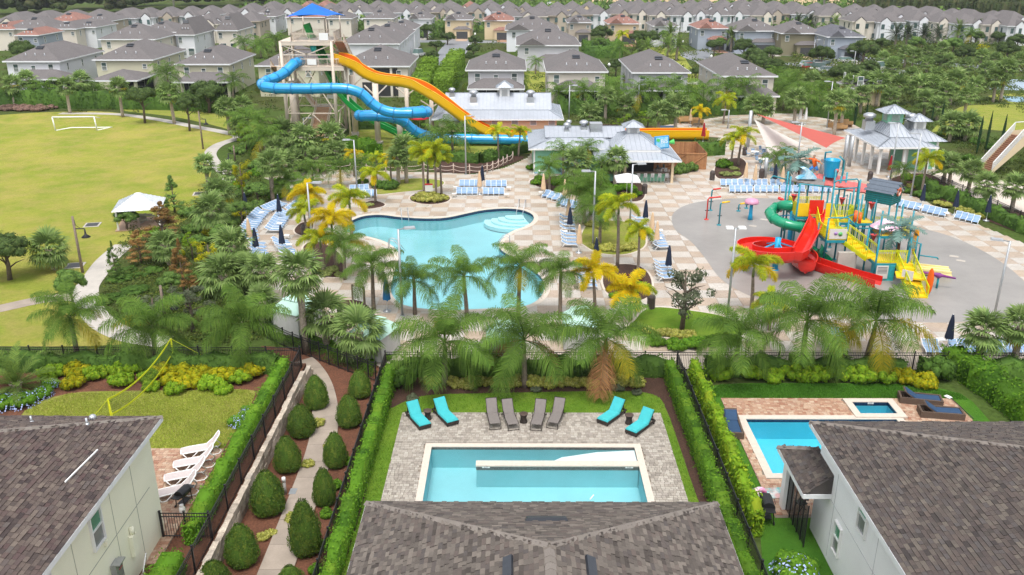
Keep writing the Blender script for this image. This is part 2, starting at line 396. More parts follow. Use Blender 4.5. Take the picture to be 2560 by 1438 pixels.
F_ti=leafmat('burgundy_leaf',[(.13,.035,.04),(.20,.06,.06),(.08,.03,.03)])
F_pink=leafmat('pink_grass_leaf',[(.30,.17,.15),(.24,.18,.12),(.36,.22,.20)])
F_wood=leafmat('forest_leaf',[(.061,.086,.031),(.086,.115,.040),(.043,.064,.029),(.122,.122,.051),(.071,.108,.036)])
M_blue=mat('plumbago_flower',(.35,.48,.85),.7)
# foliage geometry
def leaves(C,N,size,aspect=.5,jit=.6):
 """rhombic leaves at C with rough normals N"""
 n=len(C);C=np.asarray(C);N=np.asarray(N)+rng.normal(0,jit,(n,3));N/=np.linalg.norm(N,axis=1,keepdims=True)+1e-9
 A=np.cross(N,rng.normal(0,1,(n,3)));A/=np.linalg.norm(A,axis=1,keepdims=True)+1e-9
 B=np.cross(N,A);s=(size*(rng.uniform(.65,1.35,(n,1))))if np.isscalar(size)else size.reshape(n,1)
 V=np.stack([C-A*s*.5,C+B*s*aspect*.5,C+A*s*.5,C-B*s*aspect*.5],1).reshape(-1,3)
 return V,np.arange(4*n).reshape(n,4)
_g=np.linspace(-1,1,6)
def _cubesphere():
 V=[];Q=[]
 for ax in range(3):
  for sg in(-1,1):
   o=len(V)
   for a in _g:
    for b in _g:
     p=[0,0,0];p[ax]=sg;p[(ax+1)%3]=a*sg;p[(ax+2)%3]=b;V.append(p)
   for i in range(5):
    for j in range(5):k=o+i*6+j;Q.append((k,k+6,k+7,k+1))
 V=np.array(V,float);V/=np.linalg.norm(V,axis=1,keepdims=True);return V,np.array(Q)
CSV,CSQ=_cubesphere()
def join(parts):
 V=[];Q=[];r=[];o=0
 for v,q,rr in parts:V.append(v);Q.append(q+o);r.append(rr);o+=len(v)
 return np.concatenate(V),np.concatenate(Q),np.concatenate(r)
def blobs(B,per,size,aspect=.5,core=.8,hemi=-.6,jit=.6):
 """leaf shells on ellipsoids B = [(centre, radii)]"""
 parts=[]
 for c,r in B:
  c=np.array(c,float);r=np.array(r if hasattr(r,'__len__')else(r,)*3,float)
  n=int(per);D=rng.normal(0,1,(int(n*1.6),3));D/=np.linalg.norm(D,axis=1,keepdims=True);D=D[D[:,2]>hemi][:n]
  rad=rng.uniform(.72,1.06,(len(D),1));C=c+D*r*rad
  v,q=leaves(C,D/r,size,aspect,jit);parts.append((v,q,rng.uniform(0,1,len(q))*.98+.01))
  if core:parts.append((c+CSV*r*core,CSQ,rng.uniform(0,1,len(CSQ))*.9+.05))
 return join(parts)
def fol(name,B,per,size,m,**k):
 v,q,r=blobs(B,per,size,**k);return mesh_np(name,v,q,m,rnd=r)
 # palm fronds
def pinnate(L,e0,droop,n,ll,w,ld,rows=(1,),fwd=.55,seed=0,curl=1.4,twist=.0):
 rg=np.random.default_rng(seed);V=[];Q=[];r=[]
 N=24;pts=[np.zeros(3)];tg=[]
 for i in range(N):
  t=i/N;a=e0-droop*t**curl;d=np.array([math.cos(a),0,math.sin(a)]);tg.append(d);pts.append(pts[-1]+d*L/N)
 tg.append(tg[-1])
 def at(t):
  x=t*N;i=min(int(x),N-1);f=x-i;return pts[i]*(1-f)+pts[i+1]*f,tg[i]
 for i in range(0,N,3):
  a,b=pts[i],pts[min(i+3,N)];ra=.035*(1-i/N)+.008;rb=.035*(1-(i+3)/N)+.008;o=len(V)
  for p,rr in((a,ra),(b,rb)):V+=[p+np.array([0,-rr,0]),p+np.array([0,rr,0]),p+np.array([0,0,-rr])]
  Q+=[(o,o+1,o+4,o+3),(o+1,o+2,o+5,o+4),(o+2,o,o+3,o+5)];r+=[.5]*3
 for i in range(n):
  t=.14+.86*(i+.5)/n;p,T=at(t);up=np.array([-T[2],0,T[0]])
  l0=ll*(.45+.75*math.sin(pi*min(1,t*.92+.06))**.8)*(1-.35*max(0,t-.8)/.2)
  for s in(-1,1):
   for rw in rows:
    side=np.array([0,s,0]);rr_=rg.uniform(-.25,.25)
    d=side*1.0+T*(fwd+rg.uniform(-.1,.1))+up*(rw+rr_);d/=np.linalg.norm(d)
    l=l0*rg.uniform(.85,1.15);dr=ld*rg.uniform(.7,1.3)
    m=p+d*l*.5+np.array([0,0,-dr*l*.18]);e=m+d*l*.42*(1-.35*min(1,dr))+np.array([0,0,-dr*l*.55])
    W=T*w/2;o=len(V);V+=[p-W*.7,p+W*.7,m+W,m-W,e+W*.15,e-W*.15]
    Q+=[(o,o+1,o+2,o+3),(o+3,o+2,o+4,o+5)];x=rg.uniform(.01,.99);r+=[x,x]
 return np.array(V),np.array(Q),np.array(r)
def fan(pet,rad,n,droop,spread=2.05,seed=0):
 rg=np.random.default_rng(seed);V=[];Q=[];r=[]
 o=0;V+=[np.array((0,-.018,0)),np.array((0,.018,0)),np.array((pet,.012,0)),np.array((pet,-.012,0))];Q.append((0,1,2,3));r.append(.3)
 for i in range(n):
  a=-spread+2*spread*(i+.5)/n;l=rad*(1-.28*(abs(a)/spread)**2)*rg.uniform(.9,1.08)
  d=np.array([math.cos(a),math.sin(a),.12*math.cos(2*a)]);side=np.array([-math.sin(a),math.cos(a),0]);fold=.1*(1 if i%2 else-1)
  p=np.array([pet,0,0]);m=p+d*l*.55+np.array([0,0,fold*l*.3]);dr=droop*rg.uniform(.6,1.5)
  e=m+d*l*.45*(1-dr*.4)+np.array([0,0,-dr*l*.42]);w=l*spread/n*.62
  o=len(V);V+=[p-side*.01,p+side*.01,m+side*w,m-side*w,e+side*w*.12,e-side*w*.12]
  Q+=[(o,o+1,o+2,o+3),(o+3,o+2,o+4,o+5)];x=rg.uniform(.01,.99);r+=[x,x]
 return np.array(V),np.array(Q),np.array(r)
def rotz(V,a):
 c,s=math.cos(a),math.sin(a);return V@np.array([[c,s,0],[-s,c,0],[0,0,1]])
def roty(V,e):
 c,s=math.cos(e),math.sin(e);return V@np.array([[c,0,s],[0,1,0],[-s,0,c]])
KIND={'queen':dict(n=17,tr=.15,mat=F_queen,alt=F_queeny,altp=.07,trunk=M_trunk,shaft=.9),'fox':dict(n=11,tr=.12,mat=F_fox,alt=F_foxy,altp=.25,trunk=M_trunk,shaft=.8),'gold':dict(n=11,tr=.11,mat=F_foxy,alt=F_fox,altp=.25,trunk=M_trunk,shaft=.8),'sabal':dict(n=34,tr=.19,mat=F_sabal,alt=F_queeny,altp=.05,trunk=M_boot,shaft=.5),'date':dict(n=34,tr=.26,mat=F_date,alt=F_date,altp=0,trunk=M_boot,shaft=.4),'dateg':dict(n=34,tr=.24,mat=F_dateg,alt=F_queeny,altp=.03,trunk=M_boot,shaft=.4),}
def frond_data(kind,e,lo,seed):
 k=.5 if lo else 1;wk=2.0 if lo else 1
 if kind=='queen':return pinnate(3.1,e,R(78)+.25*e,int(46*k),.80,.034*wk,.85,(0.,.45)if not lo else(.2,),seed=seed)
 if kind in('fox','gold'):return pinnate(2.1,e+.1,R(112),int(38*k),.46,.042*wk,.35,(-.7,0.,.8)if not lo else(-.3,.6),.75,seed=seed,curl=1.1)
 if kind=='sabal':return fan(.75,.86,20 if not lo else 11,.55,seed=seed)
 if kind in('date','dateg'):return pinnate(2.7,e,R(45),int(40*k),.42,.04*wk,.12,(.25,),.8,seed=seed,curl=1.6)
ELEV={'queen':[82,62,44,26,8,-18],'fox':[80,55,36,18],'gold':[80,55,36,18],'date':[80,58,38,18,-2,-22],'dateg':[80,58,38,18,-2,-22]}
def elev_seq(kind,n,rg):
 out=[]
 for i in range(n):
  t=(i+.5)/n
  if kind=='sabal':out.append(R(78-128*t**.9)+rg.uniform(-.12,.12))
  else:L=ELEV[kind];out.append(min(len(L)-1,int(t**.9*len(L))))
 return out
FR={}
def frond_mesh(kind,e,var,alt):
 key=(kind,e,var,alt)
 if key not in FR:
  el=R(ELEV[kind][e])if kind!='sabal' else 0
  v,q,r=frond_data(kind,el,False,(sum(map(ord,kind))*7+e*31+var*101))
  FR[key]=mesh_np(kind+'_frond',v,q,KIND[kind]['alt']if alt==1 else(F_dead if alt==2 else KIND[kind]['mat']),rnd=r)
 return FR[key]
CR={}
def crown_mesh(kind,var,big=1.):
 key=(kind,var)
 if key in CR:return CR[key]
 rg=np.random.default_rng(var*7+3);K=KIND[kind];n=K['n'];parts=[];mi=[]
 for i,e in enumerate(elev_seq(kind,n,rg)):
  az=i*2.39996+rg.uniform(-.3,.3)
  v,q,r=frond_data(kind,R(ELEV[kind][e])if kind!='sabal' else 0,True,i+var*50)
  if kind=='sabal':v=roty(v,e)
  v=rotz(v*rg.uniform(.88,1.1),az);parts.append((v,q,r));mi+=[1 if rg.random()<K['altp']and i>n*.5 else 0]*len(q)
 V,Q,r=join(parts);CR[key]=mesh_np(kind+'_crown',V,Q,[K['mat'],K['alt']],rnd=r,mi=mi);return CR[key]
def trunk_mesh(kind,h,r0,rg,lean):
 b=MB();K=KIND[kind];pts=[];rs=[];N=6
 for i in range(N+1):
  t=i/N;pts.append((lean[0]*(t*t),lean[1]*(t*t),h*t))
  if kind=='queen':rs.append(r0*(1.25-.35*t))
  elif kind in('fox','gold'):rs.append(r0*(1.35-.5*t))
  else:rs.append(r0*(1.15-.1*t+.25*max(0,t-.6)))
 b.tube(pts,rs,9);
 if kind in('fox','gold','queen'):
  top=Vector(pts[-1]);col=1
  b.tube([top,top+Vector((0,0,K['shaft']*.6)),top+Vector((0,0,K['shaft']))],[rs[-1]*1.05,rs[-1]*.95,rs[-1]*.35],8,mi=1)
 else:
  for i in range(16):
   t=.72+.28*i/16;a=i*2.4;p=Vector((lean[0]*t*t+math.cos(a)*rs[-1]*.8,lean[1]*t*t+math.sin(a)*rs[-1]*.8,h*t))
   b.beam(p,p+Vector((math.cos(a)*.16,math.sin(a)*.16,.28)),.1,.04)
 return b
M_shaft=mat('palm_crownshaft',(.16,.20,.07),.6,noise=(5,.2))
NP=0
def palm(kind,cx,cy,by=None,h=None,s=1.,desc='',place='',near=None,lean=None,cat='palm tree',z0=0.,dead=0,alt=None):
 """cx, cy: where the crown starts; by: photo row of the trunk foot, or h: trunk height"""
 global NP;NP+=1;rg=np.random.default_rng(NP*13+5);K=KIND[kind]
 if by:Y=P(cx,by,z0).y;top=PV(cx,cy,Y)
 else:top=P(cx,cy,z0+h)
 hh=max(.5,top.z-z0);le=lean or(rg.uniform(-.2,.2),rg.uniform(-.2,.2))
 ksh=K['shaft']if kind in('fox','gold','queen')else 0
 root=thing({'queen':'queen_palm','fox':'foxtail_palm','gold':'foxtail_palm','sabal':'sabal_palm','date':'date_palm','dateg':'date_palm'}[kind],desc,place,cat,(top.x-le[0],top.y-le[1],z0),0,'palms in the resort and gardens',pos=top)
 th=max(.3,hh-ksh*s*.8)
 trunk_mesh(kind,th,K['tr']*s**.5,rg,le).obj('trunk',[K['trunk'],M_shaft],root)
 c=Vector((le[0],le[1],th+(ksh*.8 if ksh else .05)*s))
 if near is None:near=by is not None and by>470
 if near:
  n=K['n'];seq=elev_seq(kind,n,rg);off=rg.uniform(0,6)
  for i,e in enumerate(seq):
   a=1 if(rg.random()<(K['altp']if alt is None else alt)and i>n*.5)else 0
   if i>=n-dead:a=2
   if kind=='sabal':me=frond_mesh(kind,0,i%4,a);rot=(0,-e,off+i*2.39996+rg.uniform(-.3,.3))
   else:me=frond_mesh(kind,e if a!=2 else len(ELEV[kind])-1,i%3,a);rot=(0,0,off+i*2.39996+rg.uniform(-.3,.3))
   o=bpy.data.objects.new('frond',me);COL.objects.link(o);o.parent=root;o.location=c;o.rotation_euler=rot
   o.scale=(s*rg.uniform(.88,1.1),)*3
 else:
  o=O('crown',crown_mesh(kind,NP%4),root,c,rg.uniform(0,6));o.scale=(s,)*3
 return root
 # broadleaf trees, cypresses, shrubs, hedges
TR={}
def tree_crown(shape,var,m):
 key=(shape,var,m.name)
 if key in TR:return TR[key]
 base=(shape,var)
 rg=np.random.default_rng(var+len(shape)*31);B=[]
 if shape=='round':
  for i in range(22):
   d=rg.normal(0,1,3);d/=np.linalg.norm(d);d[2]=abs(d[2])*.9-.25;rr=rg.uniform(.24,.40);B.append((d*(1-rr*.8)*np.array([1,1,.85]),(rr,rr,rr*.75)))
  B.append(((0,0,.1),(.5,.5,.45)));per,sz=120,.105
 elif shape=='open':
  for i in range(26):
   d=rg.normal(0,1,3);d/=np.linalg.norm(d);rr=rg.uniform(.14,.26);B.append((d*rg.uniform(.35,.95)*np.array([1,1,.95]),(rr,rr,rr*.7)))
  per,sz=70,.095
 elif shape=='cone':
  for i in range(34):
   t=rg.uniform(0,1);a=rg.uniform(0,6.28);R0=.95*(1-t)**.8+.08;B.append(((math.cos(a)*R0*.75,math.sin(a)*R0*.75,t*2-1),(R0*.42+.06,R0*.42+.06,.13)))
  per,sz=80,.09
 elif shape=='column':
  for i in range(16):t=i/15;rr=.30*math.sin(pi*(t*.86+.1))**.7;B.append(((0,0,t*2-1),(rr,rr,.16)))
  per,sz=110,.07
 co={'round':.72,'open':0,'cone':.5,'column':.8}[shape]
 v,q,r=blobs(B,per,sz,core=co,hemi=-.85);TR[key]=mesh_np(shape+'_crown',v,q,m,rnd=r);return TR[key]
def tree(shape,cx,cy,by,rpx,m,desc,place,asp=1.,name='tree',cat='tree',h=None,z0=0.,seed=0):
 """cx, cy = photo centre of the crown; by = photo row of the foot; rpx = crown radius in photo pixels"""
 Y=P(cx,by,z0).y if by else None
 c=PV(cx,cy,Y)if by else P(cx,cy,z0+h)
 f=(c.y*cp_-(c.z-H)*sp_);r=rpx*f/F;rz=r*asp
 root=thing(name,desc,place,cat,(c.x,c.y,z0),0,'trees in and around the resort',pos=c)
 k=int(cx*7+cy)%4
 b=MB();hc=max(.4,c.z-z0);t0=max(.06,.07*r);top=hc+rz*(.5 if shape!='round' else .2)
 b.tube([(0,0,0),(.05*r,0,hc*.5),(0,.03*r,top)],[t0*1.3,t0,t0*.3],8)
 for i in range(7):
  a=i*2.4;zz=max(hc*.35,hc-rz*.8)+(i/7)*rz*.8;b.tube([(0,0,zz),(math.cos(a)*r*.35,math.sin(a)*r*.35,zz+rz*.25),(math.cos(a)*r*.68,math.sin(a)*r*.68,zz+rz*.38)],[t0*.5,t0*.3,t0*.1],5)
 b.obj('trunk',M_bark,root)
 O('crown',tree_crown(shape,k,m),root,(0,0,hc),(cx%7),scale=(r,r,rz));return root
SHR={}
def shrub_mesh(m,var,flat=.8,leaf=.16):
 key=(m.name,var,flat,leaf)
 if key not in SHR:
  rg=np.random.default_rng(var+5);B=[((0,0,.35),(.55,.55,.4*flat))]
  for i in range(9):a=i*.7+rg.uniform(-.2,.2);rr=rg.uniform(.28,.42);B.append(((math.cos(a)*.62,math.sin(a)*.62,rg.uniform(.25,.6)*flat),(rr,rr,rr*flat)))
  B.append(((0,0,.7*flat),(.4,.4,.35*flat)))
  v,q,r=blobs(B,75,leaf,core=.78,hemi=-.7);SHR[key]=mesh_np('shrub_leaves',v,q,m,rnd=r)
 return SHR[key]
def shrub(px,py,rpx,m,desc,place,flat=.8,z0=0.,leaf=.16,name='shrub',cat='shrub',hz=1.):
 g=P(px,py,z0);r=rpx*(g.y*cp_+(H-z0)*sp_)/F;k=int(px*3+py)%4
 o=O(name,shrub_mesh(m,k,flat,leaf),None,g,(px%6.3),scale=(r,r,r*hz))
 reg(o,desc,place,cat,'shrubs in the garden beds',pos=g);return o
def hedge(pts,width,height,m,desc,place,name='hedge',leaf=.14,dens=60,z0=0.,lump=.12,cat='hedge',parent=None):
 """leafy hedge along world points (x, y)"""
 parts=[];mb=MB()
 for i in range(len(pts)-1):
  a=np.array(pts[i][:2]);b=np.array(pts[i+1][:2]);d=b-a;L=np.linalg.norm(d);d/=L;nn=np.array([-d[1],d[0]])
  n=int(dens*L*(width+2*height));u=rng.uniform(0,1,n)*(width+2*height);t=rng.uniform(0,L,n)
  lum=1+lump*np.sin(t*2.1+i*2+a[0])+lump*.8*np.sin(t*5.3+1)
  hh=height*lum;ww=width*(1+.5*(lum-1));s=np.where(u<height,-1,np.where(u<height+width,0,1))
  zz=np.where(s==-1,u/height*hh,np.where(s==0,hh,(u-height-width)/height*hh));off=np.where(s==0,(u-height-width/2)/width*ww,s*ww/2)
  C=np.stack([a[0]+d[0]*t+nn[0]*off,a[1]+d[1]*t+nn[1]*off,z0+zz],1)+rng.normal(0,.05,(n,3))
  N=np.stack([nn[0]*s,nn[1]*s,np.where(s==0,1.,.25)],1)
  for ee in([0]if i==0 else[])+([1]if i==len(pts)-2 else[]):
   m_=int(dens*width*height*1.6);C2=np.stack([a[0]+d[0]*L*ee+nn[0]*rng.uniform(-.5,.5,m_)*width+d[0]*(ee*2-1)*.06,a[1]+d[1]*L*ee+nn[1]*rng.uniform(-.5,.5,m_)*width+d[1]*(ee*2-1)*.06,z0+rng.uniform(0,1,m_)*height*1.05],1)
   C=np.concatenate([C,C2]);N=np.concatenate([N,np.tile([d[0]*(ee*2-1),d[1]*(ee*2-1),.3],(m_,1))])
  n=len(C);v,q=leaves(C,N,leaf,.55,.5);parts.append((v,q,rng.uniform(.01,.99,n)))
  K=max(2,int(L/.8));cv=[];cq=[]
  for k in range(K+1):
   t=L*k/K;lm=1+lump*math.sin(t*2.1+i*2+a[0])+lump*.8*math.sin(t*5.3+1);w_=width*.5*(1+.5*(lm-1))-.07;h_=height*lm-.08
   for o_,z_ in((-w_,0),(-w_,h_),(w_,h_),(w_,0)):cv.append((a[0]+d[0]*t+nn[0]*o_,a[1]+d[1]*t+nn[1]*o_,z0+z_))
  for k in range(K):
   for j in range(3):cq.append((k*4+j,k*4+j+1,k*4+j+5,k*4+j+4))
  cq+=[(0,1,2,3),(K*4,K*4+3,K*4+2,K*4+1)]
  parts.append((np.array(cv),np.array(cq),rng.uniform(.01,.99,len(cq))))
 v,q,r=join(parts);o=O(name,mesh_np(name,v,q,m,rnd=r),parent)
 if parent is None:mid=pts[len(pts)//2];reg(o,desc,place,cat,'hedges between the gardens',pos=(mid[0],mid[1],z0+height))
 return o
CONE=[]
for k in range(3):
 rg=np.random.default_rng(k);n=3600;z=rng.uniform(0,1,n)**.9;a=rng.uniform(0,6.283,n);rad=np.sin(pi*np.clip(z*.62+.34,0,1))**.75*np.where(z<.12,.72+z*2.3,1)*(1+.045*np.sin(3*a+z*9+k*2)+.04*np.sin(5*a-11*z)+.03*np.sin(9*a+17*z))
 C=np.stack([np.cos(a)*rad*.5,np.sin(a)*rad*.5,z],1)*(1+rng.normal(0,.022,(n,1)))
 v,q=leaves(C,np.stack([np.cos(a),np.sin(a),z*.8],1),.055,.45,.55);r=rng.uniform(.01,.99,n)
 b=MB();b.lathe([(.30,.0)]+[((math.sin(pi*(t*.62+.34))**.75)*.5*.95*(1 if t>.12 else .72+t*2.3),t)for t in(.06,.12,.25,.4,.55,.7,.82,.92,.985)],20)
 b.v[-20:]=[(0,0,1.0)]*20;cv=np.array(b.v);cq=np.array([f for f in b.f if len(f)==4])
 V,Q,rr=join([(v,q,r),(cv,cq,rng.uniform(.01,.99,len(cq)))]);CONE.append(mesh_np('clipped_leaves',V,Q,F_cone,rnd=rr))
 # ground plan
ZL=0.8
POOL_C=[(-4.68,33.9),(6.75,33.9),(6.75,42.47),(-4.68,42.47)]
mp_px=[(857,567),(880,552),(910,541),(952,538),(1005,544),(1065,547),(1115,545),(1165,535),(1210,526),(1265,522),(1305,526),(1331,537),(1334,552),(1315,567),(1280,580),(1253,600),(1248,618),(1265,634),(1310,658),(1352,692),(1362,725),(1338,757),(1290,771),(1215,774),(1100,777),(1010,765),(978,735),(980,700),(990,665),(997,642),(987,622),(960,605),(915,592),(875,584)]
POOL_M=smooth_poly(PP(mp_px),4)
RP=[P(1858,1050),P(2240,1050),P(1925,1187)]
rx0,ry1,ry0=RP[0].x+.1,RP[0].y,P(1925,1188).y
POOL_R=[(rx0,ry0),(rx0+9,ry0),(rx0+9,ry1),(rx0,ry1)]
SPA=[P(2155,1047).x,P(2225,1047).x]
SPA_R=[(SPA[0],ry1+.5),(SPA[1]+.6,ry1+.5),(SPA[1]+.6,ry1+2.0),(SPA[0],ry1+2.0)]
def ell(px,py,rx,ry,n=24):return[(px+rx*math.cos(2*pi*k/n),py+ry*math.sin(2*pi*k/n))for k in range(n)]
far_pools=[]
for x0,x1,ya,yb in((18,88,236,242),(222,300,238,244),(1410,1465,262,274),(1630,1680,260,272),(1510,1522,160,171)):
 a=P(x0,yb);b=P(x1,yb);c=P(x0,ya);far_pools.append([(a.x,a.y),(b.x,a.y),(b.x,c.y),(a.x,c.y)])
g=sheet('ground',[(-1500,-60),(1500,-60),(1500,3000),(-1500,3000)],0,M_ground,[POOL_C,POOL_M,POOL_R,SPA_R]+far_pools)
structure(g,'dark planted ground running under the whole resort','ground')
def zone(name,poly,z,m,label,cat,holes=(),sub=0):
 o=sheet(name,smooth_poly(poly,sub)if sub else poly,z,m,holes);structure(o,label,cat);return o
field=PP([(-120,300),(0,288),(140,280),(280,281),(450,308),(560,335),(585,345),(545,362),(518,385),(528,430),(500,500),(450,560),(330,602),(262,645),(215,700),(110,742),(0,762),(-160,790)])
zone('sports_field',field,.012,M_field,'worn yellow green sports field with the white goal','lawn',sub=5)
zone('lawn',PP([(-160,800),(0,780),(115,756),(205,760),(235,800),(270,835),(300,862),(0,868),(-160,868)]),.012,M_field,'yellow green grass between the field path and the black fence','lawn',sub=3)
zone('lawn',PP([(300,276),(420,290),(520,310),(600,330),(640,320),(640,300),(500,280),(360,268)]),.012,M_lawnL,'strip of grass between the field path and the long dark hedge','lawn',sub=3)
zone('lawn',PP([(860,380),(880,330),(960,325),(1060,330),(1180,360),(1320,372),(1320,385),(1200,385),(1100,400),(980,400)]),.012,M_lawnL,'grass below the water slides','lawn',sub=3)
zone('lawn',PP([(2330,330),(2360,300),(2400,268),(2480,262),(2620,268),(2620,330),(2480,325),(2400,320)]),.012,M_lawnL,'bright lawn beside the mint green pavilion','lawn',sub=3)
zone('lawn',PP([(2470,240),(2540,234),(2640,238),(2640,262),(2540,262)]),.012,M_lawnL,'grass strip by the small blue sports court','lawn',sub=2)
zone('lawn',PP([(1600,130),(1640,118),(1700,130),(1725,165),(1765,190),(1800,196),(1740,225),(1690,170)]),.012,M_lawnL,'grass verge curving along the wet grey street','lawn',sub=3)
zone('lawn',PP([(1310,180),(1365,172),(1365,235),(1310,235)]),.012,M_lawnL,'grass side yard left of the cream gabled house','lawn')
zone('lawn',PP([(1728,225),(1770,215),(1770,265),(1728,265)]),.012,M_lawnC,'deep grass side yard between two grey roofed houses','lawn')
zone('lawn',PP([(1780,140),(1830,138),(1870,142),(1820,152),(1780,152)]),.012,M_lawnL,'grass verge under the round oak by the crossing','lawn')
def path(pts,wd,m,label,z=.03,name='path',cat='path',joint=None):
 c=smooth_poly(PP(pts),6,closed=False);o=zone(name,ribbon(c,wd),z,m,label,cat);return c,o
pathA,o1=path([(150,284),(290,286),(400,300),(470,314),(560,331),(597,343),(548,362),(526,382),(532,402),(560,430),(582,462)],1.7,M_conc,'pale concrete path curving along the top of the field')
pathB,o2=path([(312,612),(268,650),(238,690),(216,725),(226,770),(262,812),(330,842),(420,856)],1.9,M_conc,'pale concrete path curving past the wooden lamp post')
pathC,o3=path([(-60,782),(0,772),(110,749),(200,742)],1.7,M_walk,'brown concrete path entering from the field side',z=.026)
def street(pts,w,label,m=M_asph,name='street',z=.02):
 c=smooth_poly(PP(pts),5,closed=False);return zone(name,ribbon(c,w),z,m,label,'street')
street([(1092,215),(1110,165),(1135,125),(1150,105),(1158,96)],8,'wet asphalt street running between the houses')
street([(860,101),(1000,103),(1150,104),(1300,106),(1420,110)],8,'cross street in front of the yellow houses',z=.016)
street([(1860,205),(1790,160),(1740,140),(1760,130),(1900,134),(2050,140),(2200,150),(2420,165),(2640,178)],8,'wet grey street curving through the trees at right')
street([(1740,212),(1780,205),(1850,208)],6,'driveway slab between two grey roofed houses',M_conc,'driveway',.024)
street([(2000,155),(2120,170),(2260,188)],16,'asphalt car park among the trees',name='car_park',z=.024)
street([(2280,105),(2420,104),(2640,116)],8,'far street with parked cars at the right edge',z=.024)
street([(1270,11),(1400,11),(1520,14)],10,'distant car park on the open lot',name='car_park')
zone('sandy_lot',PP([(1480,-8),(1700,-12),(1900,-3),(2180,0),(2180,12),(1960,14),(1700,6),(1480,8)]),.03,mat('bare_sand',(.46,.33,.19),.95,noise=[(.03,.6,(.30,.25,.12)),(.4,.15)]),'bare sandy lot beyond the far roofs','sandy ground')
zone('rough_field',PP([(1300,22),(1480,24),(1520,4),(1300,4)]),.01,M_lawnL,'rough grass field around the distant car park','field')
zone('sports_court',PP([(2505,240),(2620,246),(2620,262),(2520,254)]),.03,mat('court_blue',(.22,.36,.46),.5,noise=(.4,.1)),'pale blue sports court at the right edge','sports court')
zone('tennis_court',PP([(2430,196),(2640,202),(2640,230),(2440,222)]),.03,mat('court_grey',(.30,.38,.46),.5,noise=(.4,.1)),'grey blue tennis court behind the palms at right','sports court')
# resort pool deck
deck_px=[(612,545),(665,518),(745,478),(690,458),(660,445),(690,432),(815,425),(1080,432),(1185,437),(1262,421),(1320,395),(1335,375),(1700,395),(1760,380),(1800,345),(1660,335),(1640,318),(1850,285),(2000,285),(2130,310),(2300,395),(2345,425),(2300,455),(2248,478),(2295,497),(2400,545),(2500,585),(2565,612),(2700,660),(2800,925),(1000,925),(950,918),(840,862),(700,800),(640,740),(602,640),(598,590)]
DECK=PP(deck_px)
pd=sheet('pool_deck',DECK,.02,M_grout,[offset_poly(POOL_M,.12)]);structure(pd,'wet checkered cream and tan deck around the resort pool','pool deck')
pad_px=[(1679,548),(1690,528),(1722,512),(1770,503),(1850,497),(1950,498),(2060,505),(2180,530),(2290,568),(2360,587),(2430,615),(2500,655),(2555,700),(2580,740),(2570,785),(2500,803),(2420,806),(2340,808),(2200,802),(2080,788),(1950,768),(1860,735),(1800,697),(1765,650),(1728,606),(1690,578)]
PAD=smooth_poly(PP(pad_px),4)
zone('splash_pad',PAD,.062,M_pad,'smooth grey concrete splash pad around the water playground','splash pad')
beds={}
def bed(key,pts,m,label,z=.068,sub=5,kerb=True):
 poly=smooth_poly(PP(pts),sub);beds[key]=poly
 if kerb:zone('bed_kerb',offset_poly(poly,.18),z-.003,M_cope,'pale kerb '+label,'kerb')
 return zone('garden_bed',poly,z,m,label,'garden bed')
bed('I1',ell(1075,497,50,15),M_mulch,'round mulch bed with yellow shrubs by the pool steps')
bed('I2',[(985,455),(1040,447),(1100,452),(1108,462),(1080,473),(1000,482),(945,487),(925,478)],M_lawnL,'grass bed with leaning palm trunks behind the pool')
bed('I3',[(900,515),(930,503),(960,510),(955,518),(915,524)],M_mulch,'small mulch bed behind the left end of the pool')
bed('I4',[(737,575),(755,558),(782,560),(772,590),(745,587)],M_mulch,'small mulch bed among the left loungers')
bed('I5',[(758,622),(782,605),(815,612),(852,640),(862,680),(848,694),(808,690),(778,660)],M_mulch,'mulch bed with liriope left of the pool')
bed('I6',[(1452,600),(1472,562),(1540,553),(1600,568),(1614,602),(1602,624),(1556,638),(1500,634),(1463,616)],M_lawnL,'oval grass island right of the pool')
bed('I7',[(1508,695),(1540,664),(1600,668),(1628,702),(1618,745),(1560,755),(1520,735)],M_mulch,'mulch island with burgundy plants right of the pool')
bed('I8',[(1326,458),(1345,446),(1430,440),(1560,445),(1602,460),(1612,488),(1590,505),(1510,500),(1440,490),(1370,476)],M_mulch,'long planted bed in front of the pool bar')
bed('I9',[(1788,420),(1812,402),(1850,396),(1866,412),(1860,436),(1838,449),(1794,446)],M_mulch,'small bed with ferns right of the pool bar')
bed('I10',[(1590,800),(1625,772),(1700,775),(1820,797),(1850,840),(1580,840)],M_lawnC,'green lawn under the airy tree by the cabanas')
bed('I11',[(838,765),(862,752),(905,756),(935,785),(930,800),(870,785)],M_mulch,'small mulch bed beside the mint cabanas')
bed('I12',[(1085,428),(1180,434),(1250,420),(1310,394),(1250,392),(1120,400)],M_mulch,'mulch slope behind the rope fence',kerb=False)
bed('I13',[(1500,312),(1640,318),(1640,322),(1560,336)],M_mulch,'mulch bed behind the pool bar',kerb=False)
bed('I14',[(1940,470),(1960,452),(2020,450),(2060,462),(2040,474)],M_lawnC,'grass bed at the foot of the metal palm')
bed('I15',[(2160,482),(2200,462),(2330,492),(2440,542),(2570,592),(2640,620),(2640,560),(2420,490),(2330,440),(2250,440)],M_mulch,'long mulch bed along the right black fence',kerb=False)
MAINC=offset_poly(POOL_M,.2);skip=[MAINC,PAD]+[beds[k]for k in beds]
TW,TD=1.80,1.66;tiles=[]
xs=[p[0]for p in DECK];ys=[p[1]for p in DECK]
x0g=-.05-TW*60
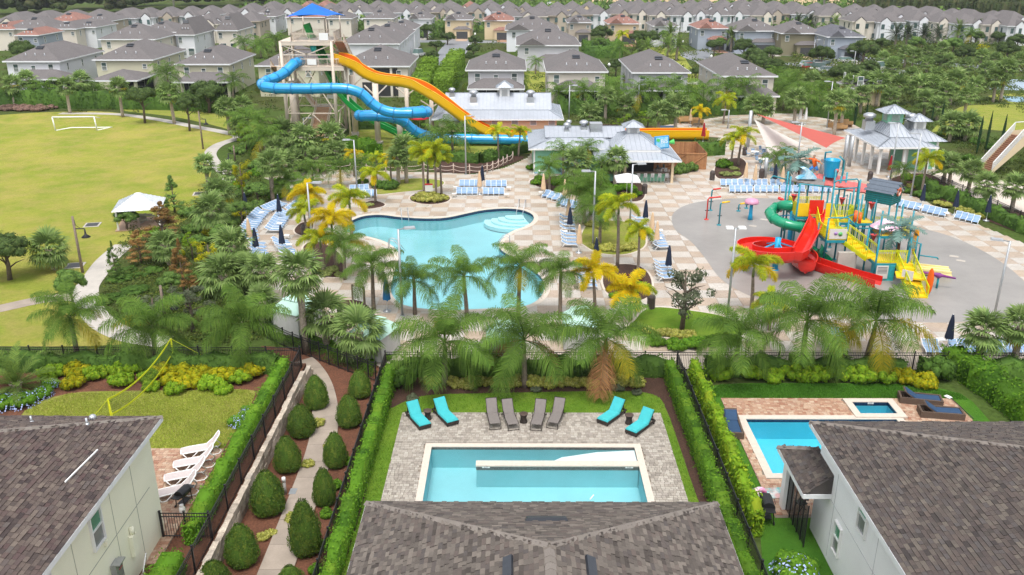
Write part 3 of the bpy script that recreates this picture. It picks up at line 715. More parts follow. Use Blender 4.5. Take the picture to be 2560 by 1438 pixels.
for i in range(140):
 for j in range(60):
  x=x0g+i*TW;y=55.2+j*TD;c=(x+TW/2,y+TD/2)
  if not(min(xs)<c[0]<max(xs)):continue
  cs=[(x,y),(x+TW,y),(x+TW,y+TD),(x,y+TD)]
  if not any(inpoly(*q,DECK)for q in cs):continue
  hit=[k for k,pl in enumerate(skip)if any(inpoly(*q,pl)for q in cs+[c])]
  if any(all(inpoly(*q,skip[k])for q in cs)for k in hit):continue
  full=all(inpoly(*q,DECK)for q in cs)and not(0 in hit)
  q=proj(c[0],c[1],0);vis=-150<q[0]<2700 and q[1]<900
  if vis:tiles.append((c,full,(i+j)%2,q))
zt=.055
full=sorted([t for t in tiles if t[1]],key=lambda t:-(t[3][1]if 0<t[3][0]<2560 and(t[3][1]<740 or t[3][0]>2330)else 0))
slabm=[]
for m in(M_cream,M_tan):
 b=MB();b.box((0,0,0),(TW-.02,TD-.02,.035));slabm.append(b.mesh('deck_slab',m))
for c,f,k,q in full[:300]:O('deck_slab',slabm[k],pd,(c[0],c[1],zt-.0175))
b=MB()
for c,f,k,q in full[300:]:b.box((c[0],c[1],zt-.0175),(TW-.02,TD-.02,.035),mi=k)
for c,f,k,q in tiles:
 if f:continue
 for a in range(6):
  for d in range(6):
   x=c[0]-TW/2+(a+.5)*TW/6;y=c[1]-TD/2+(d+.5)*TD/6
   if inpoly(x,y,DECK)and not inpoly(x,y,MAINC):b.quad((x-TW/12,y-TD/12,zt),(x+TW/12,y-TD/12,zt),(x+TW/12,y+TD/12,zt),(x-TW/12,y+TD/12,zt),mi=k)
b.obj('deck_slab',[M_cream,M_tan],pd,'stuff')
# pools
def pool(name,poly,label,depth=1.3,water=-.16,plaster=M_plaster,wm=W_pool,tile=M_ptile,cope=.4,top=.07,cat='swimming pool',band=.26):
 root=O(name,None);structure(root,label,cat);n=len(poly)
 sheet('pool_floor',poly,-depth,plaster,parent=root)
 b=MB();t=MB()
 for i in range(n):
  a=poly[i];c=poly[(i+1)%n]
  b.quad((*a,-depth),(*c,-depth),(*c,top-band),(*a,top-band))
  t.quad((*a,top-band),(*c,top-band),(*c,top-.002),(*a,top-.002))
 b.obj('pool_wall',plaster,root);t.obj('tile_band',tile,root)
 out=offset_poly(poly,cope);inn=offset_poly(poly,-.03);b=MB()
 for i in range(n):
  k=(i+1)%n
  b.quad((*inn[i],top),(*inn[k],top),(*out[k],top),(*out[i],top));b.quad((*inn[i],top-.05),(*inn[k],top-.05),(*inn[k],top),(*inn[i],top));b.quad((*out[i],top),(*out[k],top),(*out[k],0),(*out[i],0))
 b.obj('coping',M_cope,root)
 if water is not None:
  o=sheet('water',poly,water,wm,parent=root)
 return root
rp=pool('resort_pool',POOL_M,'large free form resort pool of pale blue water',water=-.2,cope=.45,band=.34)
b=MB()
for k in range(4):
 r=3.6-k*.75;c=P(1322,528);pts=[(c.x-1.2+r*math.cos(a),c.y-1.2+r*.8*math.sin(a))for a in np.linspace(R(165),R(300),14)]
 pts=[p for p in pts];b.prism([(c.x-.6,c.y-.6)]+pts,-1.2,-.32-.2*(3-k)+.1)
b.obj('pool_steps',mat('pool_step',(.46,.80,.83),.6,noise=(.5,.05)),rp)
# near houses with shingle roofs
SHM={}
def shingle_mesh(wi,th,m):
 k=(wi,th,m.name)
 if k not in SHM:
  w=(.20,.27,.34)[wi];d=.21;b=MB();x=w/2-.004;t=(.020,.042)[th]
  b.add([(-x,0,0),(x,0,0),(x,d,.001),(-x,d,.001),(-x,0,t),(x,0,t),(x,d,.008),(-x,d,.008)],[(4,5,6,7),(0,1,5,4),(1,2,6,5),(3,0,4,7)])
  SHM[k]=b.mesh('shingle',m)
 return SHM[k]
def shingle_plane(roof,o,u,v,poly,m,budget,stuff,expo=.165):
 """cover a roof plane: o eave origin, u along the eave, v upslope, poly in (u, v) metres"""
 o=Vector(o);u=Vector(u).normalized();v=Vector(v).normalized();n=u.cross(v)
 vmax=max(p[1]for p in poly);umin=min(p[0]for p in poly);umax=max(p[0]for p in poly);L=[]
 j=0;y=0.
 while y<vmax:
  x=umin+random.uniform(0,.2)
  while x<umax:
   wi=random.choice((0,1,1,2));w=(.20,.27,.34)[wi];c=x+w/2
   if inpoly(c,y+.06,poly):L.append((c,y,wi,random.random()<.45))
   x+=w
  y+=expo
 M=Matrix((u,v,n)).transposed();q0=M.to_quaternion();til=Matrix.Rotation(-.028,3,'X');MM=M@til;eu=MM.to_euler()
 def scr(t):
  p=o+u*t[0]+v*t[1];q=proj(*p);return(p-Vector((0,0,H))).length if-20<q[0]<2580 and q[1]<1450 else 1e9
 L.sort(key=scr);k=budget
 for c,y,wi,th in L[:k]:
  ob=O('shingle',shingle_mesh(wi,int(th),m),roof,o+u*c+v*y+n*.012);ob.rotation_euler=eu
 for c,y,wi,th in L[k:]:
  w=(.20,.27,.34)[wi]/2-.004;t=.042 if th else .020;p=o+u*c+v*y+n*.012;f=lambda a,bb,cc:p+MM@Vector((a,bb,cc));r=random.uniform(.01,.99)
  stuff.add([f(-w,0,0),f(w,0,0),f(w,.21,.008),f(-w,.21,.008),f(-w,0,t),f(w,0,t)],[(4,5,2,3),(0,1,5,4)],r=r)
M_cap=mat('ridge_cap_shingle',(.17,.15,.13),.85,cols=[(.15,.13,.115),(.20,.175,.155),(.165,.145,.125)],noise=(30,.12))
def caps(roof,p,q,m,side=None):
 m=M_cap
 p=Vector(p);q=Vector(q);d=(q-p);L=d.length;d.normalize();a=d.cross(Vector((0,0,1))).normalized();nn=a.cross(d)
 b=MB();w=.17
 b.add([(0,-w,-.075),(0,0,.025),(0,w,-.075),(.36,-w,-.09),(.36,0,.008),(.36,w,-.09),(0,-w,-.1),(0,w,-.1)],[(0,1,4,3),(1,2,5,4),(6,0,3),(0,6,7,2,1)])
 me=b.mesh('ridge_cap',m);M=Matrix((d,-a,nn)).transposed()
 if M.determinant()<0:M=Matrix((d,a,nn)).transposed()
 for k in range(int(L/.3)):
  o=O('ridge_cap',me,roof,p+d*(k*.3)+nn*.05);o.rotation_euler=M.to_euler()
def window(parent,c,w,h,face,frame=M_white,glass=M_glassg,name='window',deep=.0,mull=True):
 """double hung window; face = outward normal (x, y)"""
 a=math.atan2(face[1],face[0])+pi/2
 b=MB();t=.07
 for x,z,sx,sz in((0,h/2-t/2,w,t),(0,-h/2+t/2,w,t),(-w/2+t/2,0,t,h-2*t),(w/2-t/2,0,t,h-2*t)):b.box((x,-.03,z),(sx,.12,sz))
 if mull:b.box((0,-.02,.02),(w-2*t,.08,.06))
 o=b.obj(name,frame,parent,None,c,a)
 b=MB();b.quad((-w/2+t,.0,.05 if mull else-h/2+t),(w/2-t,.0,.05 if mull else-h/2+t),(w/2-t,.0,h/2-t),(-w/2+t,.0,h/2-t))
 b.obj('pane',glass,o)
 if mull:
  b=MB();b.quad((-w/2+t,-.01,-h/2+t),(w/2-t,-.01,-h/2+t),(w/2-t,-.01,-.01),(-w/2+t,-.01,-.01));b.obj('pane',mat('grey_window_glass',(.20,.22,.21),.15,spec=.8),o)
 return o
def ridge_vent(parent,c,L,dx,slope,name='roof_vent'):
 b=MB();b.box((0,0,.06),(L,.32,.12),taper=.92);o=b.obj(name,mat('dark_roof_vent',(.035,.04,.05),.4,noise=(4,.15)),parent,None,c);o.rotation_euler=slope;return o
def pipe(parent,c,h=.35,r=.045):
 b=MB();b.tube([(0,0,-.15),(0,0,h)],r,8);b.lathe([(r*3,-.02),(r*1.2,.08)],8);b.obj('vent_pipe',M_galv,parent,None,c)
EZ=5.8
def near_house(name,x0,x1,yf,yn,rise,m,desc,place,wallm,budget,wallx0,wallx1,EZ=5.8):
 """hip roof whose ridge runs towards the viewer; x0..x1 eaves, yf far eave"""
 root=thing(name,desc,place,'house',((x0+x1)/2,(yf+yn)/2,0),0,'holiday homes with hip roofs',pos=((x0+x1)/2,yf-6,EZ))
 cx,cyy=(x0+x1)/2,(yf+yn)/2;lx0,lx1,ly1,ly0=x0-cx,x1-cx,yf-cyy,yn-cyy;Wd=x1-x0
 b=MB();wx0,wx1=wallx0-cx,wallx1-cx;b.prism([(wx0,ly0+.4),(wx1,ly0+.4),(wx1,ly1-.5),(wx0,ly1-.5)],0,EZ-.1);b.obj('wall',wallm,root)
 ap=Vector((0,ly1-Wd/2,EZ+rise));A=Vector((lx0,ly1,EZ));B=Vector((lx1,ly1,EZ));C=Vector((lx1,ly0,EZ));D=Vector((lx0,ly0,EZ));E_=Vector((0,ly0,EZ+rise))
 b=MB();b.add([A,B,C,D,ap,E_],[(B,A,ap)and(1,0,4),(0,3,5,4),(2,1,4,5),(0,1,2,3),(3,2,5)])
 roof=b.obj('roof',m,root)
 st=MB();hyp=math.hypot(Wd/2,rise)
 f=budget
 shingle_plane(roof,B,(-1,0,0),(0,-Wd/2,rise),[(0,0),(Wd,0),(Wd/2,hyp)],m,f[0],st)
 shingle_plane(roof,A,(0,-1,0),(Wd/2,0,rise),[(0,0),(ly1-ly0,0),(ly1-ly0,hyp),(Wd/2,hyp)],m,f[1],st)
 shingle_plane(roof,C,(0,1,0),(-Wd/2,0,rise),[(0,0),(ly1-ly0,0),(ly1-ly0-Wd/2,hyp),(0,hyp)],m,f[2],st)
 st.obj('shingle',m,roof,'stuff')
 caps(roof,A,ap,m);caps(roof,B,ap,m);caps(roof,E_,ap,m)
 b=MB();t=.03
 for p,q in((A,B),(B,C),(D,A)):b.beam(p-Vector((0,0,.10)),q-Vector((0,0,.10)),.05,.22)
 b.obj('fascia',M_fasc,root)
 return root,cx,cyy
_proj0=proj
def with_origin(cx,cyy):
 global proj
 proj=lambda x,y,z:_proj0(x+cx,y+cyy,z)
cxx=.5*(-5.81+7.95);with_origin(cxx,(28.95+8)/2)
hc,cx,cyy=near_house('hip_roof_house',-5.81,7.95,28.95,8,3.28,M_shC,'taupe shingle hip roof house with three dark vents','below the small rectangular pool',M_greenwall,(110,95,95),-5.3,7.45)
W2=13.76/2;sl=math.atan2(3.28,W2)
def roofz(x):return EZ+3.28*(1-abs(x)/W2)
p=PV(1372,1346,25.6);ridge_vent(hc,(.05,25.55-cyy,EZ+3.28*(28.95-25.55)/W2+.03),1.5,0,(-sl,0,0))
ridge_vent(hc,(-1.25,21.45-cyy,roofz(1.25)+.02),1.5,0,(0,-sl,pi/2));ridge_vent(hc,(1.25,21.45-cyy,roofz(1.25)+.02),1.5,0,(0,sl,pi/2))
for c in hc.children:
 if c.name.startswith('roof_vent')and abs(c.location.x)>1:c.rotation_euler=(0,-sl if c.location.x<0 else sl,0);c.data=c.data.copy();c.data.transform(Matrix.Rotation(pi/2,4,'Z'))
pipe(hc,(-5.6,22.4-cyy,roofz(5.6)));pipe(hc,(-3.2,21.3-cyy,roofz(3.2)),.25)
ce=P(405,1042,6.6);EZ=6.6;LX,LY=ce.x,ce.y
with_origin(LX-8.05,(LY+8)/2)
hl,cx,cyy=near_house('hip_roof_house',LX-16.1,LX,LY,8,3.4,M_shL,'pale green stucco house with mauve shingles','at the left edge beside the white loungers',M_greenwall,(60,0,240),LX-15.6,LX-.5,6.6)
wx=16.1/2-.5
for Y,z,hgt,ww in((28.2,5.1,1.55,.95),(24.3,5.1,1.55,.95),(26.4,2.3,1.3,.7)):window(hl,(wx+.02,Y-cyy,z),ww,hgt,(1,0))
b=MB()
for Y in(31.6,29.6,26.4):b.box((wx+.003,Y-cyy,3.6),(.012,.03,5.4))
b.box((wx+.004,26.5-cyy,3.75),(.012,13,.035));b.obj('stucco_joint',M_groove,hl)
for Y,z in((28.9,2.55),(27.8,2.45)):
 b=MB();b.box((.13,0,0),(.24,.52,.8));b.box((.26,0,.42),(.30,.58,.05));b.box((.255,.06,.18),(.012,.3,.05),mi=1);b.box((.256,.06,.08),(.012,.3,.04),mi=2);b.tube([(.1,-.1,-.4),(.1,-.1,-1.3)],.03,6);b.tube([(.14,.12,-.4),(.14,.16,-1.1)],.02,6)
 b.obj('water_heater',[M_alu,M_black,mat('red_sticker',(.45,.05,.05),.5)],hl,None,(wx,Y-cyy,z))
b=MB();b.box((.1,0,0),(.18,.4,1.0));b.tube([(.1,.05,.5),(.1,.05,.85)],.1,10);b.obj('meter_box',M_greenwall,hl,None,(wx,30.6-cyy,2.5))
b=MB();b.box((.06,0,0),(.14,.16,.2));b.obj('dryer_vent',M_greenwall,hl,None,(wx,28.6-cyy,4.1))
def rz_(x,W):return EZ+3.4*(1-abs(x)/(W/2))
for x,Y in((5.9,32.0),(3.4,32.3),(.9,30.2)):pipe(hl,(x,Y-cyy,min(rz_(x,16.1),EZ+3.4*(LY-Y)/8.05)),.3)
b=MB();b.lathe([(.02,0),(.16,0),(.16,.16),(.12,.24),(.02,.28)],12);b.obj('roof_cap',M_galv,hl,None,(5.6,LY-1.2-cyy,EZ+3.4*1.2/8.05))
b=MB();b.beam((6.9,30.6-cyy,rz_(6.9,16.1)+.06),(6.75,28.2-cyy,rz_(6.75,16.1)+.06),.05,.05);b.obj('white_strip',M_white,hl)
ce=P(2025,1055,5.55);EZ=5.55;RX,RY=ce.x,ce.y
with_origin(RX+9.225,(RY+8)/2)
hr,cx,cyy=near_house('hip_roof_house',RX,RX+18.45,RY,8,3.6,M_shR,'white stucco house with brown shingles','at the right edge beside the blue garden pool',M_whitewall,(60,240,0),RX+.5,RX+17.95,5.55)
wx=-18.45/2+.5
for Y,z,hgt,ww in((29.9,4.45,1.55,.9),(32.0,1.8,1.5,.8),(27.4,1.7,1.5,.8)):window(hr,(wx-.02,Y-cyy,z),ww,hgt,(-1,0))
b=MB()
for Y in(32.9,28.4,25.6):b.box((wx-.003,Y-cyy,2.9),(.012,.025,5.4))
b.box((wx-.004,28-cyy,2.95),(.012,13,.03));b.obj('stucco_joint',mat('stucco_joint_grey',(.46,.46,.48),.9,noise=(5,.1)),hr)
def rz3(x):return EZ+3.6*(1-abs(x)/(18.45/2))
pipe(hr,(1.6,33.5-cyy,EZ+3.6*(RY-33.5)/9.2),.3)
for x in(1.9,2.5):
 b=MB();b.box((0,0,.1),(.28,.3,.26),taper=.7);b.obj('roof_vent',M_galv,hr,None,(x,33.8-cyy,EZ+3.6*(RY-33.8)/9.2))
pipe(hr,(-3.6,23.6-cyy,rz3(3.6)),.4);ridge_vent(hr,(3.5,32.4-cyy,EZ+3.6*(RY-32.4)/9.2+.05),1.2,0,(-.37,0,0))
proj=_proj0
px0=P(1945,1117,3.2);yv=px0.y;yn_=P(2008,1236,3.2).y
b=MB();A=(px0.x-cx,yv-cyy,3.2);B=(wx+2,yv-cyy,3.2);D=(px0.x-cx,yn_-cyy,3.2);E2=(wx,yn_-cyy,3.2+.95);ap=(wx,yv-cyy-1.7,3.2+.95)
b.add([A,(wx,yv-cyy,3.2),ap,D,E2,(wx,yn_-cyy,3.2)],[(1,0,2),(0,3,4,2),(3,5,4)]);pr=b.obj('porch_roof',M_shR,hr)
st=MB();u=Vector((0,-1,0));v=(Vector((wx-A[0],0,.95))).normalized();Lw=math.hypot(wx-A[0],.95);dd=yv-yn_
with_origin(cx,cyy);shingle_plane(pr,A,u,v,[(0,0),(dd,0),(dd,Lw),(1.7,Lw)],M_shR,60,st);shingle_plane(pr,(wx,yv-cyy,3.2),(-1,0,0),Vector((0,-1.7,.95)),[(0,0),(wx-A[0],0),(0,1.95)],M_shR,0,st);proj=_proj0
st.obj('shingle',M_shR,pr,'stuff');caps(pr,A,ap,M_shR)
b=MB();b.beam((A[0],A[1],3.1),(D[0],D[1],3.1),.05,.22);b.beam((A[0],A[1],3.1),(wx,A[1],3.1),.05,.22);b.beam((D[0],D[1]-.03,3.1),(wx,D[1]-.03,3.1),.05,.22);b.obj('porch_fascia',M_fasc,hr)
b=MB();b.box((A[0]+.55,A[1]-.55,1.55),(.5,.5,3.1));b.obj('porch_post',M_whitewall,hr)
b=MB();b.quad((A[0]+.5,A[1]-.8,.1),(A[0]+.5,D[1]+.4,.1),(A[0]+.5,D[1]+.4,2.2),(A[0]+.5,A[1]-.8,2.2));b.obj('insect_screen',mat('black_screen',(.02,.02,.02),.8,alpha=.72),hr)
b=MB()
for k in range(6):b.box((A[0]+.5,A[1]-.8-k*(dd-1.2)/5,1.15),(.05,.05,2.3))
b.obj('screen_post',M_black,hr)
# gardens behind the near houses
XL,XR=-8.6,10.9
YB=52.0
mg=sheet('garden_bed',[(-8.6,8),(10.9,8),(10.9,52.6),(-8.6,52.6)],.006,M_mulch,[POOL_C]);structure(mg,'brown mulch bed around the centre garden','garden bed')
lawnC=smooth_poly([P(960,1040)[:2],P(985,1018)[:2],P(1060,990)[:2],P(1200,984)[:2],P(1400,980)[:2],P(1560,978)[:2],P(1640,990)[:2],P(1668,1030)[:2],P(1700,1120)[:2],P(1745,1250)[:2],(9.6,33),(9.6,20),(-7.6,20),P(855,1438)[:2],P(910,1250)[:2],P(935,1130)[:2]],5)
zone('lawn',lawnC,.012,M_lawnC,'bright green lawn framing the grey paved pool patio','lawn',[POOL_C])
pg=sheet('pool_patio',[(-6.78,30),(8.8,30),(8.8,46.25),(-6.78,46.25)],.03,mat('patio_sand',(.22,.18,.14),.95,noise=(20,.2)),[POOL_C]);structure(pg,'grey paved patio around the rectangular pool','patio')
def pavers(parent,x0,x1,y0,y1,z,m,holes,budget,pat=((.30,.20),(.20,.20),(.30,.30),(.20,.15)),th=.05):
 L=[];y=y0;k=0
 rowh=(.20,.155,.20,.225)
 while y<y1-.05:
  d=rowh[k%4];k+=1;x=x0+random.uniform(-.15,0)
  while x<x1-.05:
   wd=random.choice((.16,.22,.22,.30));a=max(x,x0);e=min(x+wd,x1)
   if e-a>.05:
    c=((a+e)/2,y+d/2)
    if not any(inpoly(*c,h)for h in holes):L.append((c,e-a,d))
   x+=wd
  y+=d
 def key(t):
  q=proj(t[0][0],t[0][1],z);return-q[1]if 0<q[0]<2560 and q[1]<1250 else 1e6
 L.sort(key=key);cache={}
 for c,wd,d in L[:budget]:
  kk=(round(wd,2),d)
  if kk not in cache:
   b=MB();b.box((0,0,0),(kk[0]-.012,d-.012,th),taper=.97);cache[kk]=b.mesh('paver',m)
  O('paver',cache[kk],parent,(c[0],c[1],z+th/2+random.uniform(-.004,.004)))
 b=MB()
 for c,wd,d in L[budget:]:
  h=z+th+random.uniform(-.004,.004);r=random.uniform(.01,.99);x,yy=wd/2-.006,d/2-.006
  b.add([(c[0]-x,c[1]-yy,h),(c[0]+x,c[1]-yy,h),(c[0]+x,c[1]+yy,h),(c[0]-x,c[1]+yy,h),(c[0]-x,c[1]-yy,z),(c[0]+x,c[1]-yy,z)],[(0,1,2,3),(4,5,1,0)],r=r)
 b.obj('paver',m,parent,'stuff')
pavers(pg,-6.78,8.8,31,46.25,.03,M_pvG,[offset_poly(POOL_C,.33)],300)
cpool=pool('garden_pool',POOL_C,'rectangular pale blue pool with a raised dividing wall',water=-.05,tile=M_ptileg,cope=.34,top=.10,band=.22)
dv0,dv1=P(1190,1160).x,6.75;yd=P(1400,1162).y
b=MB();b.box(((dv0+dv1)/2,yd,.06),(dv1-dv0,.5,.08));b.obj('dividing_wall_cap',M_cope,cpool)
b=MB();b.box(((dv0+dv1)/2,yd,-.76),(dv1-dv0-.05,.44,1.1));b.obj('dividing_wall',M_plaster,cpool)
b=MB();b.box(((dv0+dv1)/2,yd,-.10),(dv1-dv0-.03,.45,.22));b.obj('dividing_wall_tiles',M_ptileg,cpool)
b=MB();b.prism([(1.8,yd+.25),(6.72,yd+.25),(6.72,42.4),(4.6,42.2),(2.6,yd+.9)],-1.25,-.10);b.obj('sun_shelf',mat('white_plaster',(.80,.82,.82),.6,noise=(.5,.04)),cpool)
def text(body,size,m,loc,rot,parent=None,name='lettering'):
 cu=bpy.data.curves.new(name,'FONT');cu.body=body;cu.size=size;cu.align_x='CENTER';cu.align_y='CENTER';cu.extrude=.004
 t=bpy.data.objects.new('tmp',cu);me=bpy.data.meshes.new_from_object(t);bpy.data.objects.remove(t);me.materials.clear();me.materials.append(m)
 o=O(name,me,parent,loc);o.rotation_euler=rot;return o
for x in(dv0+.55,6.2):
 b=MB();b.box((x,yd-.235,-.01),(.42,.02,.10));b.obj('depth_marker',M_white,cpool);text('3 FT',.11,M_black,(x,yd-.25,-.015),(pi/2,0,0),cpool)
b=MB();b.tube([(0,0,0),(.2,.25,.1)],.035,6);b.obj('skimmer_pole_tip',M_white,cpool,None,(P(1475,1246).x,37.6,-.03))
gxr=30
zone('lawn',PP([(1765,990),(1800,962),(2000,958),(2250,962),(2400,985),(2480,1060),(2600,1200),(2600,1500),(1980,1500),(1900,1330),(1850,1150)]),.012,M_lawnR,'deep green lawn around the red paved patio','lawn',[POOL_R,SPA_R],sub=3)
pr_=sheet('pool_patio',[(P(1785,997).x+.4,36.0),(27.2,36.0),(27.2,P(1785,997).y),(P(1785,997).x+.4,P(1785,997).y)],.03,MATS['patio_sand'],[POOL_R,SPA_R]);structure(pr_,'red paved patio around the blue garden pool','patio')
pavers(pr_,P(1785,997).x+.4,27.2,36.2,P(1785,997).y,.03,M_pvR,[offset_poly(POOL_R,.4),offset_poly(SPA_R,.4)],300)
pool('garden_pool',POOL_R,'deep blue garden pool on the red patio',water=-.06,plaster=M_plaster2,wm=W_deep,cope=.42,top=.10,band=.26)
spa=pool('hot_tub',SPA_R,'square hot tub with pale coping beside the blue pool',water=.0,plaster=M_plaster2,wm=W_deep,cope=.40,top=.17,cat='hot tub',band=.3)
b=MB();b.box((SPA_R[0][0]+1.2,SPA_R[2][1]-.015,.06),(.36,.02,.11));b.obj('depth_marker',M_white,spa);text('3 FT',.10,M_black,(SPA_R[0][0]+1.2,SPA_R[2][1]-.03,.06),(pi/2,0,0),spa)
pf=sheet('pool_patio',PP([(2500,978),(2620,978),(2620,1200),(2580,1080)]),.03,M_pvG);structure(pf,'grey paved patio corner at the right edge','patio')
zone('lawn',PP([(2480,958),(2620,958),(2620,985),(2500,978)]),.012,M_lawnR,'strip of lawn at the right edge','lawn')
wl=[P(745,930,ZL),P(690,1052,ZL),P(620,1190,ZL),P(545,1320,ZL),P(480,1438,ZL)]
Ltop=Vector((-13.9,54.0));Lnear=Vector((-13.75,24.0))
slab=MB();slab.prism([(-60,8),(-13.7,8),(-13.7,51.6),(-60,51.6)],-.2,ZL);lg=slab.obj('garden_terrace',M_mulchred);structure(lg,'raised red brown soil terrace of the left garden','terrace')
zone('lawn',PP([(60,1030),(170,985),(300,978),(500,975),(620,975),(637,990),(600,1060),(555,1130),(545,1180),(480,1290),(360,1300),(0,1200)],ZL),ZL+.012,M_lawnL,'yellow green lawn under the yellow net','lawn',sub=3)
pl=[P(385,1122,ZL),P(562,1125,ZL),P(470,1300,ZL)]
pe=P(562,1124,ZL);plp=[(-24,33.0),(-16.5,33.0),(-16.5,31.4),(pe.x,31.4),(pe.x,pe.y),(-24,pe.y)]
po=sheet('pool_patio',plp,ZL+.02,MATS['patio_sand']);structure(po,'red paved patio under the white loungers','patio')
pavers(po,-24,pe.x,31.4,pe.y,ZL+.02,M_pvR,[[(-25,30),(-16.5,30),(-16.5,33),(-25,33)]],300)
sw=thing('retaining_wall','low wall of rough limestone blocks','holding up the left garden beside the clipped cones','wall',(-13.45,40,0),0)
bm_=[]
for k in range(3):
 b=MB();rg=random.Random(k);L=(.62,.8,.5)[k];x,y,z=L/2-.012,.14,.185/1
 vs=[(sx*x+rg.uniform(-.02,.02),sy*y+rg.uniform(-.02,.03),sz*.19+rg.uniform(-.012,.012))for sz in(-1,1)for sx,sy in((-1,-1),(1,-1),(1,1),(-1,1))]
 b.add(vs,[(3,2,1,0),(4,5,6,7),(0,1,5,4),(1,2,6,5),(2,3,7,6),(3,0,4,7)]);bm_.append((L,b.mesh('stone_block',M_stone)))
for row in range(3):
 y=23.0+random.uniform(0,.4);z=.2+row*.39
 while y<51.2-(1.5 if row==2 else 0):
  L,me=random.choice(bm_);o=O('stone_block',me,sw,(0+random.uniform(-.02,.02),y+L/2-40,z-.0));o.rotation_euler=(0,0,pi/2+random.choice((0,pi)));y+=L
swp=[(-10.75,20),(-10.75,27),(-10.72,32),(-10.75,38),(-10.85,42),(-11.2,45.2),(-11.9,48.2),(-12.9,50.9),(-14.2,53.2),(-15.5,54.6)]
swc=smooth_poly(swp,10,closed=False)
zone('garden_bed',[(-13.6,8),(-8.6,8),(-8.6,53),(-10.5,55),(-18,56),(-13.6,52)],.004,M_mulchred,'red brown mulch on both sides of the sidewalk','garden bed')
sd=O('sidewalk',None);structure(sd,'brown concrete sidewalk curving between the two black fences','sidewalk')
acc=0;cur=[swc[0]];WS=1.55
def slab_piece(cur):
 b=MB();a=Vector(cur[0]);c=Vector(cur[-1]);ta=(Vector(cur[1])-a).normalized();tc=(c-Vector(cur[-2])).normalized()
 pl=ribbon(cur,WS);pts=[]
 cx_=sum(p[0]for p in pl)/len(pl);cy__=sum(p[1]for p in pl)/len(pl)
 pts=[(cx_+(p[0]-cx_)*.992,cy__+(p[1]-cy__)*.988)for p in pl]
 b.prism(pts,0,.09+random.uniform(-.004,.004));b.obj('concrete_slab',M_walk,sd)
for i in range(1,len(swc)):
 cur.append(swc[i]);acc+=(Vector(swc[i])-Vector(swc[i-1])).length
 if acc>1.5:slab_piece(cur);cur=[swc[i]];acc=0
 # black picket fences
def fence(pts,desc,place,h=1.35,gap=.115,post=2.2,z0=0.,pick=True,m=M_black,name='picket_fence',cat='fence'):
 mid=pts[len(pts)//2];root=thing(name,desc,place,cat,(0,0,0),0,'black metal fences',pos=(mid[0],mid[1],z0+h))
 rail=MB();pk=MB();b=MB();b.box((0,0,h/2+.04),(.075,.075,h+.1));b.box((0,0,h+.11),(.095,.095,.03));pm=b.mesh('fence_post',m)
 for i in range(len(pts)-1):
  a=Vector((*pts[i][:2],z0));c=Vector((*pts[i+1][:2],z0));d=c-a;L=d.length;d.normalize()
  for zz in(.12,h-.18,h):rail.beam(a+Vector((0,0,zz)),c+Vector((0,0,zz)),.035,.04)
  n=max(1,round(L/post))
  for k in range(n+(1 if i==len(pts)-2 else 0)):O('fence_post',pm,root,a+d*(L*k/n),math.atan2(d.y,d.x))
  k=int(L/gap)
  for j in range(k):
   p=a+d*(L*(j+.5)/k);s=d.cross(Vector((0,0,1)))*.009;e=d*.009
   pk.add([p-s-e,p+s-e,p+s+e,p-s+e,p-s-e+Vector((0,0,h)),p+s-e+Vector((0,0,h)),p+s+e+Vector((0,0,h)),p-s+e+Vector((0,0,h))],[(0,1,5,4),(1,2,6,5),(2,3,7,6),(3,0,4,7)])
 rail.obj('rail',m,root);pk.obj('picket',m,root,'stuff');return root
fence([(-8.55,52.1),(-8.55,40),(-8.55,22)],'black picket fence','running beside the right hand clipped cones')
fence([(10.75,52.1),(10.75,40),(10.75,22)],'black picket fence','between the centre garden and the red patio garden')
fence([(-13.85,51.0),(-13.85,40),(-13.85,24)],'black picket fence','on top of the limestone retaining wall',z0=ZL)
fence([(-8.55,52.15),(10.75,52.15)],'long black picket fence','behind the three big queen palms')
fence([(10.75,52.15),(42,52.15)],'long black picket fence','behind the yellow green shrub row at right')
fence([(-60,51.3),(-13.9,51.1)],'long black picket fence','behind the golden shrubs of the left garden',z0=ZL)
fc=smooth_poly(PP([(668,846),(735,878),(800,903),(870,930),(940,955)]),3,closed=False)
fence([(p[0],p[1])for p in fc],'black picket fence','curving around the end of the sidewalk')
gy=P(470,1345,ZL).y
fence([(LX-.4,gy),(-13.95,gy)],'short black picket gate','beside the pale green house wall',z0=ZL,post=1.2)
